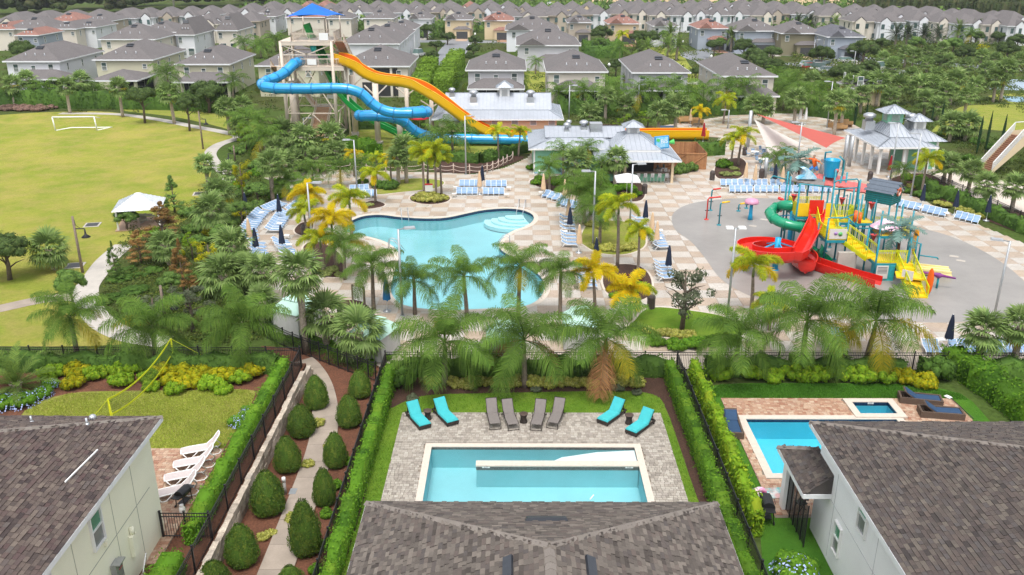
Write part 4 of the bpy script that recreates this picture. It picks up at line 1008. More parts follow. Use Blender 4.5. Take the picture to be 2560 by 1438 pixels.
# garden furniture and planting near the viewer
M_turq=mat('turquoise_cushion',(.045,.40,.43),.8,noise=(3,.08),bump=(30,.1))
M_wick=mat('dark_wicker',(.035,.026,.022),.6,noise=(30,.4),bump=(60,.8))
M_wickb=mat('brown_wicker',(.11,.075,.055),.65,noise=(30,.3),bump=(60,.8))
M_taupe=mat('taupe_sling',(.17,.15,.14),.75,noise=(6,.1))
M_sling=mat('pale_sling',(.50,.44,.43),.75,noise=(6,.06))
M_plast=mat('white_plastic',(.80,.80,.80),.35)
M_navyc=mat('navy_cushion',(.020,.055,.12),.8,noise=(4,.15))
def heading(a,b,z=0.):
 """ground points of head and foot pixels -> centre, angle of the foot direction"""
 p=P(*a,z);q=P(*b,z);d=q-p;return(p+q)/2,math.atan2(d.y,d.x)
def cush(b,x0,x1,w,z0,z1,t,mi=0,n=4):
 """padded cushion slab from x0 to x1, rising z0 -> z1"""
 for s in range(1):
  vs=[]
  a=math.atan2(z1-z0,x1-x0);nx,nz=-math.sin(a),math.cos(a)
  for k,(u,th)in enumerate(((0,.3),(.04,1),(.96,1),(1,.3))):
   X=x0+(x1-x0)*u;Z=z0+(z1-z0)*u
   for y,th2 in((-w/2,.4),(-w/2+.05,1),(w/2-.05,1),(w/2,.4)):vs.append((X+nx*t*th*th2,y,Z+nz*t*th*th2))
  lo=len(vs)
  for u in(0,1):X=x0+(x1-x0)*u;Z=z0+(z1-z0)*u;vs+=[(X,-w/2,Z),(X,w/2,Z)]
  fs=[(i*4+j,i*4+j+1,i*4+j+5,i*4+j+4)for i in range(3)for j in range(3)]
  fs=[f[::-1]for f in fs]+[(lo,0,4,8,12,lo+2),(lo+1,lo+3,15,11,7,3),(lo,lo+1,3,2,1,0),(lo+2,12,13,14,15,lo+3),(lo,lo+2,lo+3,lo+1)]
  b.add(vs,fs,mi,False)
T=Proto();b=MB();b.box((.35,0,.17),(1.25,.7,.16));b.box((-.62,.32,.19),(.72,.06,.10));b.box((-.62,-.32,.19),(.72,.06,.10));b.box((-.97,0,.19),(.05,.70,.10));T.add('frame',b,M_wick)
for x in(-.9,.9):
 for y in(-.3,.3):b=MB();b.box((0,0,.06),(.06,.06,.12));T.add('leg',b,M_wick,(x,y,0))
b=MB();cush(b,-.28,.96,.68,.25,.27,.11);T.add('seat_cushion',b,M_turq)
b=MB();cush(b,-.30,-.78,.68,.27,.92,-.11);
b=MB();cush(b,-.80,-.28,.68,.92,.27,.11);k=T.add('back_cushion',b,M_turq)
b=MB();b.beam((-.84,0,.86),(-.33,0,.24),.66,.03);b.beam((-.7,.28,.7),(-.85,.28,.2),.04);b.beam((-.7,-.28,.7),(-.85,-.28,.2),.04);T.add('back_frame',b,M_wick)
for a,c,de in(((1030,1040),(1062,1075),'left of the left wicker side table'),((1098,1033),(1130,1065),'right of the left wicker side table'),((1550,1033),(1507,1064),'left of the right wicker side table'),((1622,1059),(1578,1091),'right of the right wicker side table')):
 g,an=heading(a,c);T.put(thing('chaise_lounge','turquoise cushioned wicker chaise',de,'lounger',(g.x,g.y,.08),an,'turquoise chaises on the grey patio',scale=1.08))
T=Proto();b=MB()
for y in(-.31,.31):
 b.tube([(-.95,y,0),(-.3,y,.36),(.85,y,.36),(.97,y,.30),(.97,y,.0),(.86,y,.0)],.018,6);b.tube([(-.30,y,.36),(-.86,y,1.02)],.018,6);b.tube([(-.45,y*1.08,.55),(-.2,y*1.1,.62),(.05,y*1.1,.60),(.10,y*1.05,.36)],.016,6)
b.tube([(.97,-.31,.02),(.97,.31,.02)],.018,6);b.tube([(-.86,-.31,1.02),(-.86,.31,1.02)],.018,6);b.tube([(-.95,-.31,.02),(-.95,.31,.02)],.018,6);T.add('frame',b,M_wick)
b=MB();b.box((.3,0,.355),(1.2,.59,.02));T.add('seat',b,M_taupe)
b=MB();b.beam((-.31,0,.36),(-.86,0,1.01),.59,.02);T.add('backrest',b,M_taupe)
for(a,c),de in zip((((1228,1037),(1238,1075)),((1267,1039),(1283,1077)),((1352,1040),(1340,1077)),((1399,1037),(1382,1072))),('at the left end of the taupe four','left of the middle wicker drum table','right of the middle wicker drum table','at the right end of the taupe four')):
 g,an=heading(a,c);T.put(thing('chaise_lounge','taupe sling chaise with dark metal frame',de,'lounger',(g.x,g.y,.08),an,'taupe chaises on the grey patio',scale=1.05))
T=Proto();b=MB();b.lathe([(.22,0),(.20,.08),(.155,.26),(.20,.44),(.22,.5)],16);T.add('base',b,M_wick);b=MB();b.lathe([(.24,.5),(.25,.52),(.25,.54),(.23,.55)],16);b.lathe([(.03,.55),(.03,.56)],8);T.add('table_top',b,mat('brown_tray',(.075,.05,.04),.5,noise=(12,.3)))
for(x,y),de in zip(((1070,1050),(1309,1058),(1572,1061)),('between the two left turquoise chaises','in the middle of the taupe chaises','between the two right turquoise chaises')):
 g=P(x,y);T.put(thing('side_table','waisted dark wicker drum table',de,'side table',(g.x,g.y,.08),0,'wicker drum tables on the grey patio',scale=1.05))
T=Proto();b=MB()
for x,y,sx,sy in((0,.36,2.1,.1),(0,-.36,2.1,.1),(-1.0,0,.1,.62),(1.0,0,.1,.62)):b.box((x,y,.17),(sx,sy,.34))
T.add('frame',b,M_wickb);b=MB()
for k in range(3):b.box((-.8+k*.22,0,.2),(.05,.62,.04))
T.add('slats',b,M_wickb,kind='stuff');b=MB();b.beam((-.28,0,.25),(-.85,0,.66),.64,.05);T.add('backrest',b,M_wickb);b=MB();cush(b,-.28,.95,.62,.25,.27,.07);T.add('mat',b,M_navyc);b=MB();cush(b,-.76,-.24,.62,.62,.27,.07);T.add('back_mat',b,M_navyc)
for a,c,de in(((2255,1003),(2342,1012),'at the far corner of the red patio'),((2302,1038),(2398,1045),'nearer the right house roof'),((1822,1052),(1836,1096),'half hidden by the hedge left of the blue pool')):
 g,an=heading(a,c);T.put(thing('daybed','brown wicker daybed with navy mat',de,'lounger',(g.x,g.y,.08),an,'wicker daybeds on the red patio',scale=1.18))
b=MB();a=P(2376,1000);c=P(2432,1052);r=thing('pool_net','long black pool skimmer with pale net head','lying at the edge of the red patio','pool net',(a.x,a.y,.1));d=c-a
b.tube([(0,0,.05),(d.x,d.y,.05)],.025,6);b.obj('pole',M_black,r);b=MB();b.box((-.1,.15,.06),(.3,.42,.04),rz=.5,taper=.8);b.obj('net_head',M_plast,r)
def grill(px,py,z,rz,desc,place,s=1.):
 g=P(px,py,z);r=thing('barbecue_grill',desc,place,'grill',g,rz,'black barbecue grills',scale=s)
 b=MB();vs=[]
 for k in range(9):a=pi*k/8;vs.append((math.cos(a)*.27,math.sin(a)*.25+.82))
 n=len(vs);V=[(-.38,x,z_)for x,z_ in vs]+[(.38,x,z_)for x,z_ in vs];b.add(V,[(i,i+1,n+i+1,n+i)for i in range(n-1)]+[tuple(range(n-1,-1,-1)),tuple(range(n,2*n))]);b.tube([(-.2,-.31,.9),(.2,-.31,.9)],.015,6);b.obj('lid',M_black,r)
 b=MB();b.box((0,0,.76),(.76,.52,.12),taper=1.05);b.obj('fire_box',M_black,r);b=MB();b.box((.56,0,.82),(.32,.48,.03));b.obj('side_shelf',M_black,r);b=MB();b.box((-.56,0,.82),(.32,.48,.03));b.obj('side_shelf',M_black,r)
 for x in(-.34,.34):
  for y in(-.22,.22):b=MB();b.beam((x,y,.7),(x*1.08,y*1.2,0),.035);b.obj('leg',M_black,r)
 b=MB();b.box((0,0,.25),(.7,.4,.02));b.obj('lower_shelf',M_black,r)
 for y in(-.28,.28):b=MB();b.tube([(-.4,y-.02,.09),(-.4,y+.02,.09)],.09,10);b.obj('wheel',M_black,r)
grill(462,1262,ZL,R(75),'black kettle shaped gas grill','in front of the nearest white lounger',.9)
grill(1913,1298,0,R(85),'black covered gas grill','on the grass beside the white house porch',1.15)
g=P(457,1283,ZL);r=thing('gas_tank','small white propane cylinder','standing under the left black grill','gas cylinder',g);b=MB();b.lathe([(.14,0),(.15,.03),(.15,.28),(.11,.36),(.05,.38)],12);b.obj('tank',M_plast,r);b=MB();b.lathe([(.1,.36),(.1,.47)],10,cap=False);b.obj('collar',M_plast,r)
T=Proto();b=MB()
for y in(-.31,.31):b.tube([(.98,y*.95,.30),(.6,y,.32),(-.25,y,.33),(-.62,y,.62),(-.92,y*.8,1.02)],.035,6)
b.tube([(-.92,-.25,1.02),(-.96,0,1.05),(-.92,.25,1.02)],.035,6);b.tube([(.98,-.3,.30),(1.0,0,.31),(.98,.3,.30)],.035,6);T.add('frame',b,M_plast)
for y in(-.33,.33):
 b=MB();b.tube([(.9,y,.3),(.72,y,.02),(.5,y,.02),(.2,y,.3)],.03,6);T.add('leg',b,M_plast)
 b=MB();b.tube([(-.2,y,.32),(-.45,y*1.1,.03),(-.8,y*1.1,.03),(-.95,y*1.05,.18),(-.7,y,.48)],.03,6);T.add('leg',b,M_plast)
b=MB();b.box((.35,0,.33),(1.24,.56,.02));T.add('seat',b,M_sling);b=MB();b.beam((-.27,0,.34),(-.62,0,.62),.54,.02);b.beam((-.62,0,.62),(-.90,0,1.0),.48,.02);T.add('backrest',b,M_sling)
for(a,c),de in zip((((542,1130),(470,1142)),((526,1163),(452,1175)),((505,1195),(430,1209)),((482,1232),(405,1250))),('farthest from the pale green house','second from the far end of the row','third from the far end of the row','behind the left black grill')):
 g,an=heading(a,c,ZL);T.put(thing('sun_lounger','white plastic lounger with pale sling',de,'lounger',(g.x,g.y,ZL+.07),an,'white loungers on the left red patio',scale=1.05))
r=thing('volleyball_net','bright yellow outlined volleyball net','across the left lawn','sports net',(0,0,0),pos=(-14,44,2));A0=P(270,998,ZL+2.4);A1=P(427,847,ZL+2.3);b=MB();M_yel=mat('yellow_tape',(.62,.66,.02),.5)
top=[A0.lerp(A1,t)-Vector((0,0,.55*4*t*(1-t)))for t in np.linspace(0,1,15)];bot=[p-Vector((0,0,.95))for p in top]
for L in(top,bot):
 b=MB()
 for p,q in zip(L,L[1:]):b.beam(p,q,.02,.10)
 b.obj('tape',M_yel,r)
for p,q in((top[0],bot[0]),(top[-1],bot[-1])):b=MB();b.beam(p,q,.08,.08);b.obj('side_band',M_yel,r)
b=MB()
for k in range(60):
 t=k/59*14;i=min(13,int(t));f=t-i;p=top[i].lerp(top[i+1],f);q=bot[i].lerp(bot[i+1],f);b.beam(p,q,.006)
for s in np.linspace(.12,.88,7):
 for i in range(14):b.beam(top[i].lerp(bot[i],s),top[i+1].lerp(bot[i+1],s),.006)
b.obj('mesh_net',mat('dark_net',(.03,.035,.03),.8),r,'stuff')
for p,s in((A0,-1),(A1,1)):
 b=MB();b.tube([(p.x,p.y,ZL),p],.03,8);b.obj('pole',M_yel,r)
 b=MB()
 for a in(-.9,.9):b.beam(p,(p.x+a*1.7+s*.6,p.y+s*1.3,ZL+.02),.018)
 b.obj('guy_rope',M_yel,r)
gx=LX-.1
r=thing('folded_parasol','folded tan parasol with white pole','lying against the pale green house wall','parasol',(gx,29.6,ZL),.1)
b=MB();b.tube([(.05,.9,.35),(.1,.2,.3),(.1,-.5,.22),(.1,-.9,.15)],[.06,.22,.26,.1],8);b.obj('canopy',mat('grey_tan_canvas',(.30,.25,.215),.9,noise=(4,.2)),r);b=MB();b.tube([(.05,.8,.4),(.0,1.6,.8)],.03,6);b.obj('pole',M_white,r)
r=thing('cushion_bag','crumpled tan cushion cover','heaped below the two grey heater boxes','cushion',(gx+.15,27.7,ZL));v=MB();v.ball((0,0,.28),(.42,.6,.3),12,7);v.box((.15,.7,.35),(.5,.7,.16),rx=.5);v.obj('cover',MATS['grey_tan_canvas'],r)
r=thing('bucket','black plastic bucket','between the tan cover and the folded parasol','bucket',(gx+.2,28.5,ZL));b=MB();b.lathe([(.16,0),(.22,.4),(.24,.42),(.2,.42),(.15,.1)],12,cap=False);b.obj('pail',M_black,r)
M_mat=mat('beach_mat',(.75,.72,.70),.8,noise=[(2.2,.9,(.05,.45,.45)),(3.1,.6,(.75,.25,.22))])
g=P(1925,1238);r=thing('beach_mat','colourful patterned beach mat','on the red pavers by the white house porch','mat',g,.1);b=MB();b.box((0,0,.11),(2.2,.9,.03));b.obj('mat',M_mat,r)
g=P(1893,1257);r=thing('pool_float','pink and white inflatable ring','leaning on the covered grill','float',g,.3);b=MB();ring=[(.38*math.cos(a),0,.42+.38*math.sin(a))for a in np.linspace(0,2*pi,17)];b.tube(ring,.13,8,cap=False);b.obj('ring',mat('pink_vinyl',(.75,.12,.38),.3,noise=(2.5,.9,(.8,.75,.78))),r)
g=P(2000,1275);r=thing('folding_chair','black folding chair','behind the screen of the white house porch','chair',g,R(200));b=MB();b.box((0,0,.46),(.46,.44,.04));b.obj('seat',M_black,r);b=MB();b.box((-.24,0,.75),(.03,.44,.3));b.obj('backrest',M_black,r)
for y in(-.2,.2):b=MB();b.beam((-.26,y,.9),(.25,y,0),.03);b.beam((.22,y,.46),(-.3,y,0),.03);b.obj('leg',M_black,r)
cones=[((793,932,1037,60),(756,1005,1108,70),(721,1084,1195,68),(673,1169,1305,84),(608,1303,1432,82),(538,1395,1500,84)),((901,920,1008,56),(874,980,1082,62),(840,1075,1182,60),(813,1165,1277,58),(767,1243,1405,80),(732,1407,1530,84))]
for i,row in enumerate(cones):
 for k,(x,t,bt,wd)in enumerate(row):
  g=P(x,bt-wd*.30);f=(g.y*cp_+H*sp_);r=wd*f/F;top=PV(x,t+wd*.1,g.y).z
  root=thing('clipped_cone','egg shaped clipped juniper cone',('between the stone wall and the sidewalk','between the sidewalk and the right fence')[i],'topiary',g,0,'clipped cones along the sidewalk',axis='y')
  O('crown',CONE[(k+i)%3],root,(0,0,.05),k*1.3,scale=(r*1.0,r*1.0,max(1.2,top-.1)))
  b=MB();b.tube([(0,0,0),(0,0,.3)],.07,6);b.obj('trunk',M_bark,root)
g=P(713,1235);r=thing('path_light','weathered pale bollard light','between two clipped cones on the left side','bollard light',g);b=MB();b.lathe([(.09,0),(.09,.75)],12);b.obj('post',mat('weathered_post',(.34,.32,.30),.8,noise=(6,.4)),r);b=MB();b.lathe([(.10,.75),(.10,.98),(.06,1.0)],12);b.obj('lamp',M_white,r)
g=P(733,1232);r=thing('valve_box','small sunken irrigation valve box','in the mulch by the path light','valve box',g);b=MB();b.box((0,0,.05),(.35,.5,.1));b.obj('box',M_galv,r)
hedge([(-7.95,50.6),(-7.95,46),(-8.0,38),(-8.0,29.6)],.65,1.4,F_hedge,'bright leafy clipped hedge','along the left side of the grey patio garden',dens=85,leaf=.125,lump=.10)
hedge([(10.05,51),(10.1,44),(10.1,36),(10.1,22)],.65,1.45,F_hedge,'bright leafy clipped hedge','along the right side of the grey patio garden',dens=85,leaf=.125,lump=.08)
hedge([(11.6,51),(11.6,44),(11.55,38),(11.5,34.5)],.55,1.5,F_lime,'shaggy feathery green hedge','between the black fence and the red patio',dens=46,leaf=.2,lump=.11)
hedge([(-14.75,50.3),(-14.75,44),(-14.75,38),(-14.7,32.8)],.7,1.1,F_hedge,'bright leafy clipped hedge','inside the fence above the stone wall',z0=ZL,dens=85,leaf=.125,lump=.14)
hedge([(-14.75,30.9),(-14.75,27)],1.0,1.2,F_hedge,'short bright hedge','between the gate and the grey heater boxes',z0=ZL,dens=85,leaf=.125,lump=.12)
hedge([P(2372,918)[:2],P(2440,965)[:2],P(2510,1015)[:2],P(2600,1085)[:2]],1.5,1.6,F_hedge,'thick leafy hedge','along the right edge of the red patio garden',dens=40,leaf=.22,lump=.15)
hedge([(-7.3,51.5),(0,51.5),(10.2,51.5)],.8,1.25,F_hedged,'long dark hedge','behind the yellow variegated shrubs',dens=40,leaf=.15)
hedge([(12.5,51.5),(18,51.5),(25.5,51.5)],.8,1.3,F_hedged,'long dark hedge','behind the lime green shrub row',dens=40,leaf=.15)
hedge([(26.5,51.4),(40,51.4)],.9,1.2,F_hedged,'dark hedge','at the right end of the back fence',dens=36,leaf=.16)
hedge([(-45,50.5),(-30,50.5),(-15.2,50.3)],.8,1.2,F_hedged,'long dark hedge','behind the golden shrubs of the left garden',z0=ZL,dens=36,leaf=.16)
for i,x in enumerate((1080,1140,1172,1205,1238,1270,1290,1335,1368,1402,1440,1474,1549,1592)):shrub(x,962+(i%3)*2,24+(i*7%5),F_croton,'yellow variegated croton shrub',('left of the left big queen palm','between the left and middle big queen palms','between the middle and right big queen palms','right of the right big queen palm')[0 if x<1105 else 1 if x<1308 else 2 if x<1508 else 3],leaf=.2,hz=1.15)
for x,y,r in((1032,1000,18),(1340,978,16),(1545,975,18),(1592,985,15)):shrub(x,y,r,F_grey,'low blue green shrublet','in the centre garden mulch',leaf=.2)
for x,y,r,hz in((1010,965,36,1.9),(1000,935,28,1.6)):shrub(x,y,r,F_hedged,'tall dark green bush','in the back left corner of the centre garden',hz=hz)
for i,(x,y,r)in enumerate(((1800,945,36),(1880,945,36),(1928,950,34),(1985,945,40),(2040,950,40),(2098,945,36),(2150,952,42),(2205,952,38),(2262,955,36),(2310,966,36))):shrub(x,y,r,F_lime if i<6 else F_gold if i>7 else F_lime,'lime green shrub' if i<8 else 'golden green shrub','in the row behind the red patio lawn',leaf=.22,hz=1.3)
shrub(2338,945,46,F_hedged,'big glossy dark green bush','at the end of the lime shrub row',hz=1.7);shrub(1850,925,36,F_hedged,'dark bush','behind the lime shrub row near the queen palm',hz=1.2)
for i,(x,y,r)in enumerate(((130,942,28),(195,935,30),(185,968,26),(240,945,26),(300,932,28),(305,962,28),(345,925,26),(372,950,22),(378,975,20),(412,935,28),(430,958,26),(462,942,30),(470,968,28),(512,945,28),(528,970,28),(560,950,28),(600,955,26),(625,940,30),(655,925,26),(560,980,22),(440,982,24))):
 gold=i in(1,2,9,10,11,12,13,15,17,18);shrub(x,y,r*1.25,F_gold if gold else F_lime,'golden leaved shrub' if gold else 'lime green shrub',('left of the yellow net' if x<330 else 'right of the yellow net')+' in the left garden',z0=ZL,leaf=.22,hz=1.25)
def plumbago_mesh():
 me0=shrub_mesh(F_hedge,1);n=260;D=rng.normal(0,1,(n,3));D/=np.linalg.norm(D,axis=1,keepdims=True);D[:,2]=abs(D[:,2]);C=D*np.array([1.,1.,.75])*rng.uniform(.85,1.05,(n,1));v,q=leaves(C,D,.09,1.,.4)
 v0=np.zeros(len(me0.vertices)*3);me0.vertices.foreach_get('co',v0);q0=np.zeros(len(me0.loops),int);me0.loops.foreach_get('vertex_index',q0);V,Q,r=join([(v0.reshape(-1,3),q0.reshape(-1,4),rng.uniform(.01,.99,len(q0)//4)),(v,q,np.full(n,.5))])
 return mesh_np('plumbago',V,Q,[F_hedge,mat('pale_blue_petal',(.42,.52,.86),.7)],rnd=r,mi=[0]*(len(q0)//4)+[1]*n)
PLB=plumbago_mesh()
for x,y,r,z,pl_ in((10,1018,40,ZL,'under the bushy palm at the left edge'),(60,1012,38,ZL,'under the bushy palm at the left edge'),(105,992,30,ZL,'under the bushy palm at the left edge'),(128,968,24,ZL,'under the bushy palm at the left edge'),(598,1062,30,ZL,'at the right corner of the left lawn'),(622,1035,24,ZL,'at the right corner of the left lawn'),(1985,1440,62,0,'against the white house wall')):
 g=P(x,y,z);rr=r*(g.y*cp_+(H-z)*sp_)/F;o=O('plumbago',PLB,None,g,x,scale=(rr,rr,rr*1.1));reg(o,'blue flowering green shrub',pl_,'shrub','blue flowering shrubs')
for i,(x,y)in enumerate(((822,1120),(770,1165),(735,1300),(680,1335),(660,1345),(790,1065),(880,1262),(850,1310))):shrub(x,y,15+i%3*5,F_croton if i<6 else F_hedge,'small yellow variegated shrub' if i<6 else 'low green shrub','at the foot of the clipped cones',leaf=.24)
for x,y in((905,1160),(880,1220),(860,1290),(845,1370),(830,1430)):shrub(x-42,y,20,F_hedge,'loose green shrub','pressed against the right sidewalk fence',leaf=.22,hz=1.3)
palm('queen',175,792,908,s=.98,desc='big drooping queen palm',place='at the left end of the left garden',near=True,z0=ZL,alt=.25)
palm('queen',380,815,900,s=1.05,desc='big drooping queen palm',place='in the middle of the left garden',near=True,z0=ZL)
palm('queen',605,808,908,s=1.02,desc='big drooping queen palm',place='at the right end of the left garden',near=True,z0=ZL)
palm('queen',1112,855,962,s=1.3,desc='big drooping queen palm',place='leftmost at the back of the centre garden',near=True,alt=.15)
palm('queen',1310,850,966,s=1.25,desc='big drooping queen palm with hanging dry fronds',place='in the middle of the centre garden',near=True,dead=2)
palm('queen',1515,845,965,s=1.3,desc='big drooping queen palm with one orange dry frond',place='at the right of the centre garden',near=True,dead=1)
palm('queen',1848,838,938,s=1.1,desc='big drooping queen palm',place='leftmost behind the red patio',near=True)
palm('queen',2018,800,922,s=1.4,desc='big drooping queen palm',place='in the middle behind the red patio',near=True,alt=.15)
palm('queen',2190,800,915,s=1.4,desc='big drooping queen palm with yellow lower fronds',place='rightmost behind the red patio',near=True,alt=.4)
palm('dateg',40,965,None,.5,s=.95,desc='bushy low feather palm',place='at the left edge of the left garden',near=True,z0=ZL)
palm('sabal',2460,832,925,s=1.15,desc='round headed fan palm',place='in front of the blue loungers at the right edge',near=True)
palm('sabal',2552,818,925,s=1.15,desc='round headed fan palm',place='cut off by the right edge of the picture',near=True)
# resort deck furniture
M_bsl=mat('blue_sling',(.22,.335,.50),.75,noise=(3,.12),objvar=.08)
M_lamp=mat('lamp_grey',(.40,.42,.44),.4,.4,noise=(4,.08))
M_wood=mat('weathered_wood',(.20,.155,.12),.85,noise=[(6,.3),(30,.2)])
DZ=.055
LG=Proto();b=MB()
for y in(-.30,.30):b.tube([(-.62,y,.62),(-.1,y,.33),(.75,y,.33),(.93,y,.26),(.93,y,0)],.028,5);b.tube([(-.3,y,.40),(-.62,y,0)],.026,5)
for x,z in((-.62,.62),(-.1,.33),(.93,.02)):b.tube([(x,-.3,z),(x,.3,z)],.026,5)
LG.add('frame',b,M_white);b=MB()
for k in range(6):b.box((-.04+k*.152,0,.34),(.135,.56,.014))
b.box((.85,0,.30),(.13,.56,.014),ry=.35);LG.add('seat',b,M_bsl);b=MB();b.beam((-.62,0,.63),(-.38,0,.50),.56,.014);b.beam((-.35,0,.485),(-.12,0,.355),.56,.014);LG.add('backrest',b,M_bsl)
def row(n,h0,f0,h1,f1,place,z=DZ):
 a=[P(*q,z)for q in(h0,f0,h1,f1)];c0=(a[0]+a[1])/2;c1=(a[2]+a[3])/2;a0=math.atan2(*(a[1]-a[0]).yx);a1=math.atan2(*(a[3]-a[2]).yx)
 for k in range(n):
  t=k/(n-1)if n>1 else .5;c=c0.lerp(c1,t)
  LG.put(thing('sun_lounger','blue sling lounger',place,'lounger',c,a0+(a1-a0)*t,'blue loungers around the resort pool',scale=1.0,axis='x' if abs(h1[0]-h0[0])>abs(h1[1]-h0[1])*.8 else 'y'))
def rowy(n,x0,x1,y,place,dx=0,slope=0):row(n,(x0+dx,y-7),(x0,y+6),(x1+dx,y-7+slope),(x1,y+6+slope),place)
rowy(4,1154,1192,466,'in the back left four behind the pool',1);rowy(4,1221,1260,467,'in the back right four behind the pool')
rowy(4,1147,1187,485,'in the front left four behind the pool',1);rowy(4,1214,1254,486,'in the front right four behind the pool')
row(5,(620,552),(652,556),(641,533),(668,536),'beside the leftmost navy parasol')
row(5,(604,577),(634,581),(621,558),(647,560),'beside the leftmost tan parasol')
row(6,(655,527),(681,531),(690,512),(712,517),'at the far left corner of the deck')
row(5,(681,554),(715,556),(699,535),(725,537),'near the left golden palms')
row(5,(662,582),(697,582),(679,559),(711,562),'behind the left inner navy parasol')
row(4,(680,608),(714,610),(690,632),(725,625),'under the left inner navy parasol')
row(4,(697,636),(730,633),(706,658),(738,650),'just behind the big left fan palm')
row(3,(609,588),(633,586),(613,603),(635,603),'below the leftmost tan parasol')
row(3,(630,615),(650,616),(634,632),(653,634),'below the lower left navy parasol')
row(4,(635,641),(657,641),(640,658),(668,658),'at the lowest left edge of the deck')
row(4,(716,530),(741,534),(735,515),(758,520),'just behind the left golden palms')
row(4,(882,473),(880,484),(915,471),(917,482),'left of the small grass bed');row(3,(908,486),(906,498),(935,485),(936,496),'behind the left end of the pool')
row(4,(1396,549),(1430,550),(1397,578),(1433,579),'under the navy parasol right of the pool');row(4,(1399,592),(1434,592),(1402,617),(1438,618),'nearer the viewer right of the pool')
row(2,(1580,552),(1604,552),(1582,562),(1607,562),'above the small green palm');row(4,(1606,578),(1636,577),(1622,598),(1653,596),'beside the two tan parasols');row(4,(1623,604),(1654,602),(1632,625),(1665,623),'below the two tan parasols')
row(5,(1632,665),(1668,664),(1640,703),(1680,701),'behind the airy dark tree');row(5,(1442,680),(1474,680),(1448,722),(1482,722),'behind the golden palm right of the pool')
row(4,(1372,487),(1361,496),(1410,499),(1399,508),'in the back slanting four');row(4,(1410,506),(1399,516),(1440,515),(1430,526),'in the front slanting four')
for k,(xa,xb)in enumerate(((1808,1852),(1868,1912),(1932,1978),(1998,2044))):rowy(4,xa,xb,464,'in the back row '+('beside the tan parasols','right of the tan parasols','under the navy parasol','behind the surfer')[k],-2)
for k,(xa,xb)in enumerate(((1830,1875),(1893,1940),(1958,2006),(2024,2072))):rowy(4,xa,xb,480,'in the front row '+('left of the pink mushroom','left of the metal palm','below the metal palm','behind the red cones')[k],-2)
for k,(xa,ya,xb,yb)in enumerate(((2170,500,2208,508),(2245,516,2290,525),(2310,530,2354,540),(2392,546,2436,557))):row(4,(xa+8,ya-8),(xa-2,ya+7),(xb+8,yb-8),(xb-2,yb+7),'along the right bed '+('below the playground hut','left of both navy parasols','between the navy parasols','at the right end')[k])
row(4,(2376,868),(2388,884),(2440,868),(2455,884),'right of the back fence parasol');row(4,(2490,868),(2502,884),(2545,868),(2558,884),'under the fan palms at the right edge');row(2,(2312,868),(2322,884),(2330,868),(2340,884),'left of the back fence parasol');row(2,(2085,842),(2092,852),(2098,842),(2106,852),'behind the queen palms at right')
for x,y in((1139,476),(1272,477),(1136,493),(1267,494),(655,540),(700,568),(718,598),(724,622),(1412,588),(1415,562),(1648,606),(1650,585),(1352,489),(2215,512),(2300,527),(2365,542),(2350,862)):
 g=P(x,y,DZ);r=thing('side_table','small white square side table','beside the blue loungers','side table',g,0,'white side tables around the pool');b=MB();b.box((0,0,.42),(.5,.5,.03));b.obj('table_top',M_white,r);b=MB()
 for u in(-.2,.2):b.tube([(u,-.2,.4),(u,-.2,0),(u,.2,0),(u,.2,.4)],.015,5)
 b.obj('leg_frame',M_white,r)
def closed(col):
 T=Proto();b=MB();b.tube([(0,0,0),(0,0,2.75)],.025,6);T.add('pole',b,M_white);n=12;b=MB()
 prof=[(.06,2.7),(.10,2.5),(.17,2.1),(.22,1.6),(.27,1.15),(.29,.95)];vs=[]
 for r_,z in prof:
  for k in range(24):rr=r_*(1 if k%3 else .72)*(1+.1*math.sin(k*2.3));zz=z-(.12 if(k%6==0 and z<1.)else 0);vs.append((rr*math.cos(k*pi/12),rr*math.sin(k*pi/12),zz))
 b.add(vs,[(i*24+k,i*24+(k+1)%24,(i+1)*24+(k+1)%24,(i+1)*24+k)for i in range(5)for k in range(24)]+[tuple(range(23,-1,-1))],0,True);T.add('canopy',b,col);b=MB();b.lathe([(.32,0),(.32,.05),(.06,.09),(.04,.3)],12);T.add('base',b,M_lamp);return T
CN=closed(M_navy);CT=closed(M_tancanvas);CRd=closed(mat('red_canvas',(.30,.012,.018),.85,noise=(5,.2)));CB=closed(mat('blue_canvas',(.02,.17,.40),.85,noise=(5,.2)))
def parasol(T,col,px,py,place,s=1.):
 g=P(px,py,DZ);T.put(thing('parasol','closed '+col+' parasol',place,'parasol',g,px%3,'closed parasols on the pool deck',scale=s))
for x,y,pl_ in((642,640,'at the lower left edge of the deck'),(707,632,'over the left lounger group'),(617,545,'against the shrubs left of the deck'),(1206,470,'between the four groups behind the pool'),(1424,583,'over the loungers right of the pool'),(1612,565,'right of the tall grey lamp'),(1489,668,'behind the golden palm near the pool'),(1669,688,'beside the airy dark tree'),(1935,466,'left of the metal palm'),(2302,522,'in front of the tall foxtail palm at right'),(2385,538,'in the middle of the right hand bed'),(2465,552,'at the right end of the right hand bed'),(2366,876,'by the back fence at right'),(700,550,'among the left golden palms')):parasol(CN,'navy',x,y,pl_)
for x,y,pl_ in((1358,493,'in front of the small bar garden'),(1411,508,'above the slanting loungers'),(1421,560,'just behind the navy one right of the pool'),(1628,598,'behind the small green palm'),(1640,622,'nearer, right of the oval grass island'),(1447,632,'left of the oval grass island'),(1862,462,'upper of the two above the splash pad'),(1885,468,'lower of the two above the splash pad'),(1199,486,'between the loungers behind the pool'),(1953,474,'near the grass bed of the metal palm'),(626,615,'at the left edge of the deck'),(1725,316,'by the wooden picnic benches')):parasol(CT,'tan',x,y,pl_)
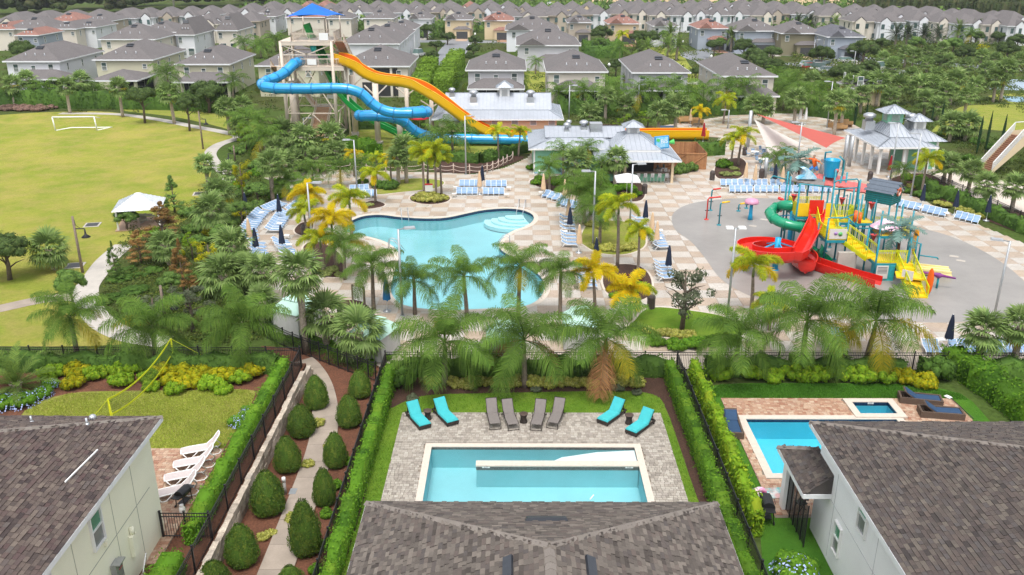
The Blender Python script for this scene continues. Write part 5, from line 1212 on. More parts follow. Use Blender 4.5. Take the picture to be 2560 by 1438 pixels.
parasol(CRd,'dark red',1757,358,'in front of the yellow slide trough',1.1);parasol(CRd,'dark red',2221,443,'by the mint green pavilion');parasol(CB,'bright blue',968,778,'at the lower left corner of the pool',1.05)
def open_parasol(px,py,col,desc,place,sq=8,R0=1.5,h=2.5):
 g=P(px,py,DZ);r=thing('parasol',desc,place,'parasol',g,pi/4 if sq==4 else 0);b=MB();b.tube([(0,0,0),(0,0,h)],.03,6);b.obj('pole',M_white,r);b=MB();b.lathe([(R0,h-.55),(R0*.98,h-.35),(R0*.35,h+.05),(.02,h+.22)],sq,sm=False,cap=False);b.obj('canopy',col,r)
open_parasol(1566,492,mat('white_canvas',(.72,.72,.72),.8,noise=(4,.05)),'open white square parasol','in front of the pool bar',4,1.9);open_parasol(1050,328,mat('bright_red_canvas',(.60,.03,.05),.8),'open bright red parasol','under the blue tube slide');
for x in(1998,2012):parasol(closed(MATS['white_canvas'])if x==1998 else closed(MATS['white_canvas']),'white',x,312,'beyond the red shade sail')
CH=Proto();b=MB();b.box((0,0,.43),(.48,.46,.03));CH.add('seat',b,M_bsl);b=MB();b.beam((-.23,0,.45),(-.32,0,.88),.46,.03);CH.add('backrest',b,M_bsl);b=MB()
for y in(-.24,.24):b.tube([(.22,y,0),(.2,y,.62),(-.26,y,.62)],.018,5);b.tube([(.18,y,.42),(-.25,y,0)],.018,5)
CH.add('frame',b,M_white)
def dining(px,py,n,place,a0=.4,chair=CH,cdesc='blue sling chair',tdesc='round white table'):
 g=P(px,py,DZ);r=thing('dining_table',tdesc,place,'table',g,0,'round tables on the deck');b=MB();b.lathe([(.58,.70),(.6,.72),(.58,.74)],18);b.obj('table_top',M_white,r);b=MB();b.tube([(0,0,.7),(0,0,.05)],.04,6);b.lathe([(.3,0),(.28,.05)],12);b.obj('pedestal',M_white,r)
 for k in range(n):a=a0+k*2*pi/n;chair.put(thing('chair','blue chair at the table',place,'chair',(g.x+math.cos(a)*.85,g.y+math.sin(a)*.85,DZ),a+pi,'chairs around the white tables'))
for x,y,n,pl_ in((1357,441,3,'left of the bar garden palms'),(1416,441,3,'between the bar garden palms'),(1886,392,4,'under the white sail corner'),(1914,384,3,'behind the white shade sail'),(1906,411,3,'left of the grey sail post'),(1936,402,4,'under the white shade sail'),(1922,431,4,'in front of the grey sail post'),(1962,425,3,'left of the metal palm'),(2012,436,3,'right of the metal palm'),(2042,421,3,'beside the blue bucket')):dining(x,y,n,pl_,x%2)
for x,y,pl_ in((1611,484,'right of the bar garden'),(1780,450,'left of the small fern bed'),(1861,388,'beside the shade sail'),(1903,445,'in front of the grey sail post'),(2174,452,'behind the playground hut'),(762,590,'in the left mulch bed'),(1627,771,'at the corner of the front lawn')):
 g=P(x,y,DZ);r=thing('litter_bin','brown octagonal litter bin',place=pl_,desc=None)if False else thing('litter_bin','brown octagonal litter bin',pl_,'bin',g,0,'brown bins on the deck');b=MB();b.lathe([(.30,0),(.32,.05),(.32,.82)],8,sm=False);b.obj('body',mat('bin_brown',(.062,.048,.045),.5,noise=(6,.2)),r);b=MB();b.lathe([(.34,.82),(.33,.95),(.24,1.12),(.1,1.18)],8,sm=False);b.obj('lid',MATS['bin_brown'],r)
def lamp(px,by,ty,ax,desc,place,two=False,m=M_lamp,z=.03):
 g=P(px,by,z);h=PV(px,ty,g.y).z-z;r=thing('lamp_post',desc,place,'lamp post',g,0,'grey lamp posts of the resort');b=MB();b.tube([(0,0,0),(0,0,h)],[.10,.075],8);b.lathe([(.2,0),(.2,.06)],10);b.obj('pole',m,r)
 for s in((-1,1)if two else(1,)):
  b=MB();ang=ax if not two else(0 if s==1 else pi);d=Vector((math.cos(ang),math.sin(ang),0));b.beam((0,0,h-.05),d*.5+Vector((0,0,h+.02)),.07);b.obj('arm',m,r);b=MB();c=d*(.85 if not two else .45)+Vector((0,0,h+.03));b.box(c,(.85,.48,.12)if not two else(.55,.5,.12),rz=ang,taper=.9);b.obj('lamp_head',m if not two else M_white,r)
for x,by,ty,ax,two,pl_ in((784,645,457,0,0,'among the golden palms left of the pool'),(1006,790,573,.3,0,'standing before the big resort pool'),(893,482,350,pi,0,'behind the left end of the pool'),(1482,619,428,pi,0,'left on the oval grass island'),(1573,596,411,.2,0,'right on the oval grass island'),(1818,797,570,0,1,'at the near edge of the splash pad'),(2482,806,603,pi-.4,0,'at the right edge of the splash pad'),(1165,437,290,0,0,'by the rope fence under the slides'),(1422,312,214,0,0,'right of the cream bath house'),(1594,290,212,.3,0,'in front of the grey house with two small windows'),(1850,275,219,.2,0,'in front of the cream house at right'),(1819,322,275,pi,0,'by the picnic area beyond the yellow trough'),(2030,167,100,0,0,'in the car park among trees'),(2133,175,128,pi,0,'at the right end of the car park'),(2067,320,204,pi,0,'among the fan palms behind the red sail'),(1989,442,306,pi,0,'between the two shade sails'),(2225,450,308,pi,0,'left before the mint pavilion'),(2277,492,334,pi,0,'right before the mint pavilion'),(762,345,295,0,0,'in front of the slide tower stairs'),(1076,350,292,pi,0,'under the end bend of the blue tube')):lamp(x,by,ty,ax,'double headed lamp post' if two else 'slim grey lamp post',pl_,two)
def woodlamp(px,by,ty,place,s=1):
 g=P(px,by);h=PV(px,ty,g.y).z;r=thing('lamp_post','wooden lamp post with hanging bell lamp',place,'lamp post',g,0,'rustic lamp posts by the field');b=MB();b.tube([(0,0,0),(0,0,h)],[.13,.10],8);b.obj('pole',M_wood,r);b=MB();z=h-1.1;b.tube([(0,0,z),(.85*s,0,z)],.05,6);b.tube([(.1*s,0,h-.3),(.15*s,0,h-.8),(.5*s,0,z+.05)],.025,5);b.obj('bracket',M_black,r);b=MB();b.lathe([(.05,0),(.07,-.3),(.10,-.5),(.38,-.72),(.36,-.76),(.1,-.76)],12,(.85*s,0,z));b.obj('lamp_head',M_black,r)
woodlamp(207,682,541,'on the field beside the curving path');woodlamp(508,373,278,'at the far corner of the field');woodlamp(588,402,364,'by the path bend near the slide tower',-1);woodlamp(412,790,714,'among the shrubs above the left garden')
for x,by,ty,pl_ in((1521,209,160,'between the cream and grey houses'),(1777,158,139,'on the wet street verge'),(1468,106,99,'by the tan house driveway'),(1707,112,103,'on the hedge walk by the street'),(1188,100,84,'right of the straight street'),(1172,122,112,'right of the straight street near the cars')):
 g=P(x,by);h=PV(x,ty,g.y).z;r=thing('street_lamp','black street lamp with white globe',pl_,'street lamp',g,0,'globe lamps along the streets');b=MB();b.tube([(0,0,0),(0,0,h-.5)],[.1,.06],6);b.obj('pole',M_black,r);b=MB();b.lathe([(.12,h-.5),(.28,h-.3),(.3,h-.1),(.16,h+.15),(.03,h+.25)],10);b.obj('globe',M_white,r)
g0=P(148,327);g1=P(243,326);r=thing('soccer_goal','white tubular soccer goal without net','at the far end of the field','goal',(0,0,0),0,pos=(g0+g1)/2);h=2.1;a=P(139,327);c=P(243,326);d=Vector((1.3,2.4,0))
for nm,q in(('goal_post',[a,a+Vector((-.15,0,h))]),('goal_post',[c,c+Vector((-.15,0,h))]),('crossbar',[a+Vector((-.15,0,h)),c+Vector((-.15,0,h))]),('ground_bar',[a,a+d,c+d,c]),('brace',[a+Vector((-.15,0,h)),a+Vector((.3,1,h-.3))]),('brace',[c+Vector((-.15,0,h)),c+Vector((.3,1,h-.3))])):b=MB();b.tube(q,.11 if nm!='brace' else .06,6);b.obj(nm,M_white,r)
gz=P(356,560);r=thing('gazebo','white metal roofed gazebo on white posts','at the edge of the field','gazebo',gz,.25,scale=.7);b=MB();E=3.3;zz=2.9
b.add([(-E,-E,zz),(E,-E,zz),(E,E,zz),(-E,E,zz),(-.35,-.35,4.55),(.35,-.35,4.55),(.35,.35,4.55),(-.35,.35,4.55)],[(0,1,5,4),(1,2,6,5),(2,3,7,6),(3,0,4,7),(3,2,1,0)]);b.box((0,0,4.62),(.9,.9,.12),taper=.4);rf=b.obj('roof',mat('white_metal_roof',(.74,.76,.78),.4,.1,noise=(1,.05)),r);b=MB()
for k in range(13):
 t=-.92+k*.153
 for s,sw_ in((1,0),(-1,0),(1,1),(-1,1)):
  p=Vector((t*E,-E*s,zz+.02));q=Vector((max(-.35,min(.35,t*E))if abs(t*E)<.36 else t*E,-max(abs(t*E),.35)*s,zz+.02+1.65*(E-max(abs(t*E),.35))/(E-.35)))
  if sw_:p=Vector((p.y,p.x,p.z));q=Vector((q.y,q.x,q.z))
  b.beam(p,q,.05,.06)
b.obj('roof_seam',M_seam,rf,'stuff')
for x in(-2.8,2.8):
 for y in(-2.8,2.8):b=MB();b.box((x,y,zz/2),(.22,.22,zz));b.obj('post',M_white,r)
b=MB();b.box((0,0,.06),(6.4,6.4,.12));b.obj('floor',M_pvR,r)
b=MB();b.box((0,.3,.75),(1.8,.8,.06));b.box((0,-.5,.45),(1.8,.3,.05));b.box((0,1.1,.45),(1.8,.3,.05));b.box((0,.3,.36),(.12,1.5,.72));r=thing('picnic_table','pale picnic table','under the white gazebo roof','picnic table',(gz.x,gz.y,.12));b.obj('table',M_conc,r)
for x,y,pl_ in((231,563,'beside the wooden lamp post'),(188,665,'at the foot of the wooden lamp post'),(500,485,'near the fan palms at the field edge')):
 g=P(x,y);r=thing('drain_grate','dark square drain grate with concrete rim',pl_,'drain',(g.x,g.y,.012),.2,'field drains');b=MB();b.box((0,0,.02),(1.5,1.5,.06));b.obj('rim',M_conc,r);b=MB();b.box((0,0,.055),(1.15,1.15,.03));b.obj('grate',M_black,r)
r=thing('rope_fence','pale post and rope fence','along the mulch below the water slides','fence',(0,0,0),0,pos=P(1180,430));pts=[(815,432),(877,432),(917,433),(965,436),(1005,433),(1060,430),(1092,430),(1134,433),(1174,435),(1218,432),(1232,427),(1246,421),(1258,415),(1268,410),(1282,402)]
W=[P(*q,.06)for q in pts]
for p in W:b=MB();b.tube([p,p+Vector((0,0,1.15))],.075,6);b.lathe([(.09,1.15),(.05,1.25)],6,p);b.obj('post',mat('rope_post',(.50,.40,.34),.8,noise=(5,.15)),r)
for p,q in zip(W,W[1:]):
 for z in(1.0,.5):b=MB();b.tube([p.lerp(q,t)+Vector((0,0,z-.22*4*t*(1-t)))for t in np.linspace(0,1,7)],.03,5);b.obj('rope',mat('pale_rope',(.60,.50,.44),.9),r)
def handrail(px,py,a,place,L=1.5):
 g=P(px,py,.06);r=thing('pool_handrail','chrome pool handrail pair',place,'handrail',g,a,'chrome rails at the pool edge')
 for y in(-.35,.35):b=MB();b.tube([(-.5,y,0),(-.45,y,.85),(-.2,y,.95),(.2,y,.8),(L-.5,y,-.3)],.035,6);b.obj('rail',M_galv,r)
handrail(1012,543,R(-80),'on the back edge of the pool');handrail(1305,521,R(-100),'at the curved entry steps',2.4);handrail(1262,612,pi,'on the right hand edge of the pool');handrail(985,622,0,'on the left hand edge of the pool')
g=P(1072,490,.07);r=thing('notice_sign','white and red notice sign','in the round flower bed behind the pool','sign',g);b=MB();b.box((0,0,.9),(.95,.06,.75));b.obj('board',M_white,r);b=MB();b.box((0,-.035,1.36),(.95,.07,.16));b.obj('header',mat('sign_red',(.55,.03,.04),.5),r);b=MB();b.box((0,.2,.9),(.2,.2,1.8));b.obj('post',M_black,r)
g=P(898,768,.06);r=thing('notice_board','pale notice board on two dark posts','beside the mint cabanas','sign',g,-.5);b=MB();b.box((0,0,1.1),(.95,.06,1.1));b.obj('board',M_white,r)
for x in(-.55,.55):b=MB();b.box((x,0,.9),(.14,.14,1.8));b.obj('post',M_wood,r)
M_minty=mat('mint_canvas',(.42,.62,.54),.8,noise=[(1.5,.06)]);M_curt=mat('white_curtain',(.50,.50,.49),.85,noise=(3,.06))
def cabana(px,py,w_,place,rz):
 """px, py = photo point of the roof peak; 3.9 m high"""
 g=P(px,py,2.9);r=thing('cabana','mint roofed cabana with white curtains',place,'cabana',(g.x,g.y,.055),rz,'mint cabanas beside the pool',scale=.75);e=w_/2;b=MB()
 b.add([(-e,-e,2.35),(e,-e,2.35),(e,e,2.35),(-e,e,2.35),(-.75,-.75,3.35),(.75,-.75,3.35),(.75,.75,3.35),(-.75,.75,3.35)],[(0,1,5,4),(1,2,6,5),(2,3,7,6),(3,0,4,7)]);b.add([(-.9,-.9,3.36),(.9,-.9,3.36),(.9,.9,3.36),(-.9,.9,3.36),(0,0,3.85)],[(0,1,4),(1,2,4),(2,3,4),(3,0,4)]);b.obj('roof',M_minty,r)
 for a in range(4):
  b=MB();n=22;vs=[]
  for k in range(n+1):t=-e+.1+(w_-.2)*k/n;o=-e+.12+.05*math.sin(k*2.2);vs+=[(t,o,.05),(t,o,2.34)]
  b.add(vs,[(2*k,2*k+2,2*k+3,2*k+1)for k in range(n)],0,True);o=b.obj('curtain',M_curt,r);o.rotation_euler=(0,0,a*pi/2)
 for x in(-1,1):
  for y in(-1,1):b=MB();b.box((x*(e-.12),y*(e-.12),1.2),(.08,.08,2.4));b.obj('post',M_alu,r)
cabana(737,733,3.6,'leftmost by the curving fence',R(-28));cabana(932,788,3.6,'in the middle by the curving fence',R(-22));cabana(1452,765,3.4,'behind the right big queen palm',.0);cabana(1262,800,3.4,'behind the middle big queen palm',.0)
# shade sails
def sail(pts,m,desc,place,sagv,n=14):
 A,B,C=[Vector(p)for p in pts];r=thing('shade_sail',desc,place,'shade sail',(0,0,0),0,pos=(A+B+C)/3);b=MB();idx={};vs=[]
 cen=(A+B+C)/3
 for i in range(n+1):
  for j in range(n+1-i):
   u,v=i/n,j/n;w_=1-u-v;p=A*w_+B*u+C*v;k=4*(u*v+v*w_+w_*u)*.75;edge=max(u*v*(1-w_),v*w_*(1-u),w_*u*(1-v))*4;p=p+(cen-p)*edge*.05*(1-min(1,27*u*v*w_))+Vector((0,0,-sagv*27*u*v*w_));idx[i,j]=len(vs);vs.append(p)
 fs=[]
 for i in range(n):
  for j in range(n-i):
   fs.append((idx[i,j],idx[i+1,j],idx[i,j+1]))
   if i+j<n-1:fs.append((idx[i+1,j],idx[i+1,j+1],idx[i,j+1]))
 b.add(vs,fs,0,True);b.obj('canvas',m,r);return r
yA=P(1888,372).y;yB=P(2114,440).y;yC=yB-4
sail([PV(1891,285,yA),PV(2114,345,yB),PV(2066,370,yB-6)],mat('red_sail_canvas',(.52,.115,.09),.8,noise=(.6,.05),trans=.25),'long red triangular shade sail','between the grey posts by the pavilion',.12)
sail([PV(1886,299,yA),PV(2010,362,yA-7),PV(1925,392,yA-10)],mat('white_sail_canvas',(.66,.63,.59),.8,noise=(.6,.05),trans=.25),'white triangular shade sail','over the round dining tables',.12)
for x,by,ty,pl_ in((1869,368,278,'at the left corner of the sails'),(2108,424,340,'outer of the pair at the right corner of the red sail'),(2122,416,342,'inner of the pair at the right corner of the red sail'),(1912,444,396,'in front of the white sail'),(2052,440,400,'beside the blue bucket')):
 g=P(x,by,.05);h=PV(x,ty,g.y).z;r=thing('sail_post','thick grey steel post',pl_,'post',g,0,'posts of the shade sails');b=MB();b.tube([(0,0,0),(0,0,h)],.24,12);b.obj('post',M_lamp,r)
for x,y,pl_ in((1710,308,'left of the tan parasol'),(1742,312,'right of the tan parasol'),(2085,318,'behind the red sail, left'),(2112,316,'behind the red sail, right'),(2098,326,'behind the red sail, in front')):
 g=P(x,y,.03);r=thing('picnic_bench','wooden booth bench',pl_,'bench',g,x%2,'wooden picnic benches');M_pine=mat('pine_wood',(.42,.25,.11),.7,noise=(3,.2));b=MB();b.box((0,0,.74),(1.8,.8,.06));b.obj('table_top',M_pine,r)
 for s in(-1,1):b=MB();b.box((0,s*.75,.44),(1.8,.35,.06));b.obj('seat',M_pine,r);b=MB();b.box((0,s*.95,.75),(1.8,.05,.5));b.obj('backrest',M_pine,r)
 b=MB();b.box((-.8,0,.36),(.08,1.7,.72));b.box((.8,0,.36),(.08,1.7,.72));b.obj('end_frame',M_pine,r)
g=P(1669,330,.03);r=thing('table_tennis_table','blue table tennis table on white base','beyond the yellow slide trough','table',g);b=MB();b.box((0,0,.78),(2.9,1.5,.06));b.obj('table_top',mat('blue_top',(.05,.19,.48),.5),r);b=MB();b.box((-.9,0,.38),(.25,.9,.75));b.box((.9,0,.38),(.25,.9,.75));b.obj('base',M_white,r)
for x,y in((2025,318),(2036,318)):pass
# metal roofed buildings
def mroof(b,s,a,e,c,d,step=.55):
 """roof plane a-e (eave) c-d (top) with standing seams"""
 a,e,c,d=[Vector(x)for x in(a,e,c,d)];b.add([a,e,c,d],[(0,1,2,3)]);u=(e-a);L=u.length;u.normalize();n=u.cross(d-a if(d-a).length>.1 else c-a).normalized();v=n.cross(u)
 ud,vd=(d-a).dot(u),(d-a).dot(v);uc,vc=(c-a).dot(u),(c-a).dot(v);k=int(L/step)
 for i in range(1,k):
  x=L*i/k;y=vd
  if x<ud:y=vd*x/ud
  if x>uc:y=min(y,vc*(L-x)/(L-uc))
  s.beam(a+u*x+n*.025,a+u*x+v*y+n*.025,.05,.05)
 for p,q in((a,d),(e,c),(d,c)):s.beam(p+n*.03,q+n*.03,.14,.05)
def frustum(b,s,cx,cy,w,d,z0,iw,idp,z1,icx=None,icy=None,step=.55):
 icx=cx if icx is None else icx;icy=cy if icy is None else icy
 o=[(cx-w/2,cy-d/2,z0),(cx+w/2,cy-d/2,z0),(cx+w/2,cy+d/2,z0),(cx-w/2,cy+d/2,z0)];i=[(icx-iw/2,icy-idp/2,z1),(icx+iw/2,icy-idp/2,z1),(icx+iw/2,icy+idp/2,z1),(icx-iw/2,icy+idp/2,z1)]
 for k in range(4):mroof(b,s,o[k],o[(k+1)%4],i[(k+1)%4],i[k],step)
def roofobj(root,fn,name='roof',m=M_metalroof):
 b=MB();s=MB();fn(b,s);r=b.obj(name,m,root);s.obj('roof_seam',M_seam,r,'stuff');return r
def cupola(root,x,y,z,w,h,m=M_white,rise=.9):
 b=MB();b.box((x,y,z+h/2),(w,w,h));c=b.obj('cupola',m,root);b=MB()
 for k in range(4):
  a=k*pi/2;
  for j in range(6):b.box((x+math.sin(a)*(w/2+.02),y-math.cos(a)*(w/2+.02),z+h*.25+j*h*.1),(w*.55,.05,h*.06),rz=a)
 b.obj('louvre',M_galv,c,'stuff');roofobj(root,lambda b,s:frustum(b,s,x,y,w*1.75,w*1.75,z+h,.12,.12,z+h+rise,step=.4),'cupola_roof')
def rvent(root,x,y,z,w,h,cyl=True):
 b=MB();b.box((x,y,z+h*.2),(w*1.1,w*1.1,h*.9));
 if cyl:b.lathe([(w*.45,h*.5),(w*.45,h),(w*.7,h),(w*.72,h*1.25),(w*.4,h*1.4)],14,(x,y,z))
 else:b.box((x,y,z+h*.9),(w*1.3,w*1.3,h*.5))
 b.obj('roof_vent',M_galv,root)
def slidewin(root,x,y,z,w,h,face):return window(root,(x,y,z),w,h,face,M_white,mat('shutter_grey',(.36,.37,.37),.6,noise=(3,.05)),mull=False)
ez=3.2;Y0=P(1240,299,ez).y;xa=P(1078,299,ez).x;xb=P(1410,299,ez).x;W=xb-xa;cx=(xa+xb)/2;D=13;zb=PV(1240,275,Y0+3).z;zr=PV(1240,232,Y0+D/2).z
r=thing('bath_house','long cream building with grey metal roof and cupola','behind the orange slide','building',(cx,Y0+D/2,0));b=MB();b.prism([(-W/2+1,-D/2+.8),(W/2-1,-D/2+.8),(W/2-1,D/2-.8),(-W/2+1,D/2-.8)],0,ez-.05);b.obj('wall',M_creamwall,r)
roofobj(r,lambda b,s:frustum(b,s,0,0,W,D,ez,W-4.2,D-6,zb))
iw=P(1371,232,zr).x-P(1110,232,zr).x
def up(b,s):
 for sg in(-1,1):mroof(b,s,*(((-iw/2,-D/2+3,zb),(iw/2,-D/2+3,zb),(iw/2,0,zr),(-iw/2,0,zr))if sg<0 else((iw/2,D/2-3,zb),(-iw/2,D/2-3,zb),(-iw/2,0,zr),(iw/2,0,zr))))
 for x in(-iw/2+.05,iw/2-.05):b.add([(x,-D/2+3,zb),(x,D/2-3,zb),(x,0,zr)],[(0,1,2)])
roofobj(r,up,'upper_roof');cupola(r,.05*W,0,zr-.7,1.5,1.6);rvent(r,-.19*W,-1.6,zr-1.2,.9,1.3);rvent(r,.25*W,-1.6,zr-1.2,.9,1.3);rvent(r,-.36*W,-.5,zr-.6,.7,1.)
b=MB();b.box((0,-D/2+.02,ez-.05),(W,.05,.2));b.box((W/2-.02,0,ez-.05),(.05,D,.2));b.obj('fascia',M_white,r)
for x in(-.15,-.02,.13,.27,.41):slidewin(r,x*W,-D/2+.78,2.7,1.0,1.0,(0,-1))
ez=3.3;Y0=P(1330,373,ez).y;xa=P(1321,373,ez).x;xm=P(1572,373,ez).x;D=12;Wb=xm-xa;cx=(xa+xm)/2;zb=PV(1368,344,Y0+3).z;zr=PV(1400,315,Y0+D/2).z
r=thing('pool_bar','mint green pool bar with grey metal roof and cupola','behind the planted bar garden','building',(cx,Y0+D/2,0));b=MB();b.prism([(-Wb/2+.7,-D/2+.7),(Wb/2,-D/2+.7),(Wb/2,D/2-.7),(-Wb/2+.7,D/2-.7)],0,ez-.04);b.obj('wall',M_mint,r)
roofobj(r,lambda b,s:frustum(b,s,0,0,Wb,D,ez,Wb-6,D-6,zb))
def up(b,s):
 mroof(b,s,(-Wb/2+2.2,-D/2+3,zb),(Wb/2,-D/2+3,zb),(Wb/2,0,zr),(-Wb/2+2.2,0,zr));mroof(b,s,(Wb/2,D/2-3,zb),(-Wb/2+2.2,D/2-3,zb),(-Wb/2+2.2,0,zr),(Wb/2,0,zr));b.add([(-Wb/2+2.2,-D/2+3,zb),(-Wb/2+2.2,D/2-3,zb),(-Wb/2+2.2,0,zr)],[(0,1,2)])
roofobj(r,up,'upper_roof');b=MB();b.box((0,-D/2+.02,ez-.05),(Wb,.05,.2));b.box((-Wb/2+.75,-D/2+.72,ez/2),(.2,.2,ez));b.obj('fascia',M_white,r)
slidewin(r,-Wb/2+4.4,-D/2+.68,2.0,3.2,1.1,(0,-1));rvent(r,-.10*Wb,-1.2,zr-.9,.6,1.1);rvent(r,-.075*Wb,-.3,zr-.3,.5,.8);rvent(r,.08*Wb,-.6,zr-.7,.8,1.1);rvent(r,.2*Wb,-1.,zr-.9,1.2,1.3,False)
e2=2.9;Yp=P(1650,403,e2).y;xr=P(1705,403,e2).x;xl=P(1490,403,e2).x;Wp=xr-xl;px_=(xl+xr)/2-cx;Dp=13.5;py_=Yp+Dp/2-(Y0+D/2);zk=PV(1600,380,Yp+2.3).z;za=PV(1579,328,Yp+Dp/2).z
roofobj(r,lambda b,s:frustum(b,s,px_,py_,Wp,Dp,e2,Wp-4.6,Dp-4.6,zk),'pavilion_skirt_roof');roofobj(r,lambda b,s:frustum(b,s,px_,py_,Wp-4.3,Dp-4.3,zk+.25,1.0,1.0,za),'pavilion_roof');cupola(r,px_,py_,za-.35,1.5,1.0,M_white,.7);b=MB();b.box((px_,py_-Dp/2+.02,e2-.06),(Wp,.05,.22));b.box((px_+Wp/2-.02,py_,e2-.06),(.05,Dp,.22));b.box((px_,py_-Dp/2+2.2,zk+.12),(Wp-4.4,.05,.25));b.obj('fascia',M_white,r)
b=MB();b.box((px_-.5,py_+1.5,e2/2),(Wp-4,Dp-7,e2-.05));b.obj('bar_wall',M_dark,r);b=MB();b.box((px_-.3,py_-Dp/2+1.8,.55),(Wp-2.6,.35,1.1));b.obj('bar_front',M_mint,r);b=MB();b.box((px_-.3,py_-Dp/2+1.6,1.13),(Wp-2.2,.8,.07));b.obj('bar_counter',M_wood,r)
for x in(-Wp/2+.8,-1.5,Wp/2-.9):b=MB();b.box((px_+x,py_-Dp/2+.9,e2/2),(.3,.3,e2-.1));b.obj('post',M_creamwall,r)
ST=Proto();b=MB();b.box((0,0,.76),(.42,.42,.05));ST.add('seat',b,M_alu);b=MB();b.box((0,-.2,1.02),(.42,.03,.45));ST.add('backrest',b,M_alu);b=MB()
for x in(-.19,.19):
 for y in(-.19,.19):b.beam((x,y,.75),(x*1.2,y*1.2,0),.03)
ST.add('legs',b,M_alu)
for k in range(7):ST.put(thing('bar_stool','grey bar stool','along the counter of the mint pool bar','stool',(cx+px_-1.6+k*.85,Yp+.75,DZ),0,'stools at the pool bar'))
for x,y in((1640,438),(1655,436),(1662,444),(1648,447)):g=P(x,y,DZ);ST.put(thing('bar_stool','grey bar stool','at the high table right of the counter','stool',g,x%3,'stools at the pool bar'))
g=P(1650,441,DZ);q=thing('bar_table','small grey high table','among stools right of the bar counter','table',g);b=MB();b.lathe([(.42,1.02),(.42,1.06)],14);b.tube([(0,0,1.02),(0,0,0)],.04,6);b.lathe([(.28,0),(.25,.04)],12);b.obj('table',M_alu,q)
g=PV(1654,357,Yp+3.4);q=thing('bar_sign','bright blue sign with white letters and green cup','on the pool bar roof','sign',(g.x,g.y,g.z-.9),.15);b=MB();b.box((0,0,.95),(1.75,.35,1.5),ry=-.07);b.obj('panel',mat('sign_blue',(.02,.30,.62),.4),q);b=MB();b.box((.0,-.19,.98),(1.5,.05,1.25),ry=-.07);b.obj('panel_face',mat('sign_light_blue',(.16,.50,.74),.4,noise=(2.5,.5,(.55,.72,.80))),q);text("BiS",.72,M_white,(.25,-.23,1.1),(pi/2,-.08,0),q);b=MB();b.box((-.5,-.22,1.25),(.4,.03,.35),ry=.4);b.obj('leaf_mark',mat('sign_green',(.10,.55,.12),.4),q);b=MB();b.tube([(1.0,0,.9),(1.55,-.1,1.0)],[.16,.34],10,cap=False);b.obj('cup',MATS['sign_green'],q);b=MB();b.beam((0,.1,.2),(0,.1,-.4),.12);b.obj('bracket',M_galv,q)
g=P(1700,425);q=thing('wooden_fence','brown boarded service yard fence with cross braces','right of the pool bar','fence',g);M_ced=mat('cedar_board',(.33,.15,.065),.75,cols=[(.33,.15,.065),(.40,.20,.09),(.27,.12,.05)],noise=(5,.2));bd=MB();bd.box((0,0,1.1),(.19,.04,2.2));me=bd.mesh('board',M_ced)
for s,e,n in(((-4.6,0),(3.3,0),40),((3.3,0),(3.3,7),34),((3.3,7),(-3.2,7),32)):
 for k in range(n):t=(k+.5)/n;o=O('board',me,q,(s[0]+(e[0]-s[0])*t,s[1]+(e[1]-s[1])*t,random.uniform(-.02,.02)),math.atan2(e[1]-s[1],e[0]-s[0]))
for x0,x1 in((-4.6,-2),(-2,.65),(.65,3.3)):b=MB();b.beam((x0,-.05,.15),(x1,-.05,2.05),.14,.05);b.box(((x0+x1)/2,-.05,2.1),(x1-x0,.06,.14));b.obj('brace',M_ced,q)
ez=3.5;A=P(2110,325,ez);B=P(2196,369,ez);C=P(2372,379,ez);u=(A-B);Lu=u.length;u.normalize();v=Vector((-u.y,u.x,0));v=v if v.dot(C-B)>0 else-v;Lv=(C-B).dot(v);ang=math.atan2(v.y,v.x);cen=B+u*Lu/2+v*Lv/2
r=thing('pavilion','mint green pavilion with wide grey metal roofs and two cupolas','right of the red sail','building',(cen.x,cen.y,0),ang,pos=cen);zb=ez+1.3;za=PV(2283,292,cen.y+1).z;zb=ez+(za-ez)*.28;skx=Lv-5;sky=Lu-5
roofobj(r,lambda b,s:frustum(b,s,0,0,Lv,Lu,ez,skx,sky,zb),'skirt_roof');roofobj(r,lambda b,s:frustum(b,s,0,0,skx+.3,sky+.3,zb+.05,skx*.25,.8,za),'main_roof');cupola(r,0,0,za-.5,1.9,1.3,M_mint,.9);rvent(r,-2.6,.9,za-1.3,1.1,1.3);rvent(r,2.6,.4,za-1.3,1.0,1.3)
b=MB();b.box((2.2,.5,ez/2),(Lv-8.5,Lu-6,ez-.05));b.obj('wall',M_creamwall,r);b=MB()
for k in range(4):
 a,c=[(-Lv/2,-Lu/2),(Lv/2,-Lu/2),(Lv/2,Lu/2),(-Lv/2,Lu/2)][k],[(-Lv/2,-Lu/2),(Lv/2,-Lu/2),(Lv/2,Lu/2),(-Lv/2,Lu/2)][(k+1)%4];b.beam((*a,ez-.1),(*c,ez-.1),.05,.22)
b.obj('fascia',M_white,r)
for k in range(5):b=MB();b.box((-Lv/2+.7,-Lu/2+.7+k*(Lu-1.4)/4,ez/2),(.32,.32,ez));b.obj('column',M_white,r)
for k in range(1,3):b=MB();b.box((-Lv/2+.7+k*3.,-Lu/2+.7,ez/2),(.32,.32,ez));b.obj('column',M_white,r)
mw=P(2252,398).x;bx=P(2284,424)+Vector((.6,2.3,0))-cen;M2=Matrix.Rotation(-ang,4,'Z');bx=M2@Vector((bx.x,bx.y,0));z5=PV(2284,352,P(2284,424).y).z
b=MB();b.box((bx.x,bx.y,z5/2),(3.8,4.6,z5));b.obj('bay_wall',M_mint,r);b=MB()
for k in range(13):b.box((bx.x,bx.y-2.31,.4+k*(z5-.5)/13),(3.6,.03,.03))
b.obj('siding_line',mat('mint_shadow',(.20,.45,.32),.7),r,'stuff');b=MB()
for x in(-1.85,1.85):b.box((bx.x+x,bx.y-2.25,z5/2),(.28,.28,z5))
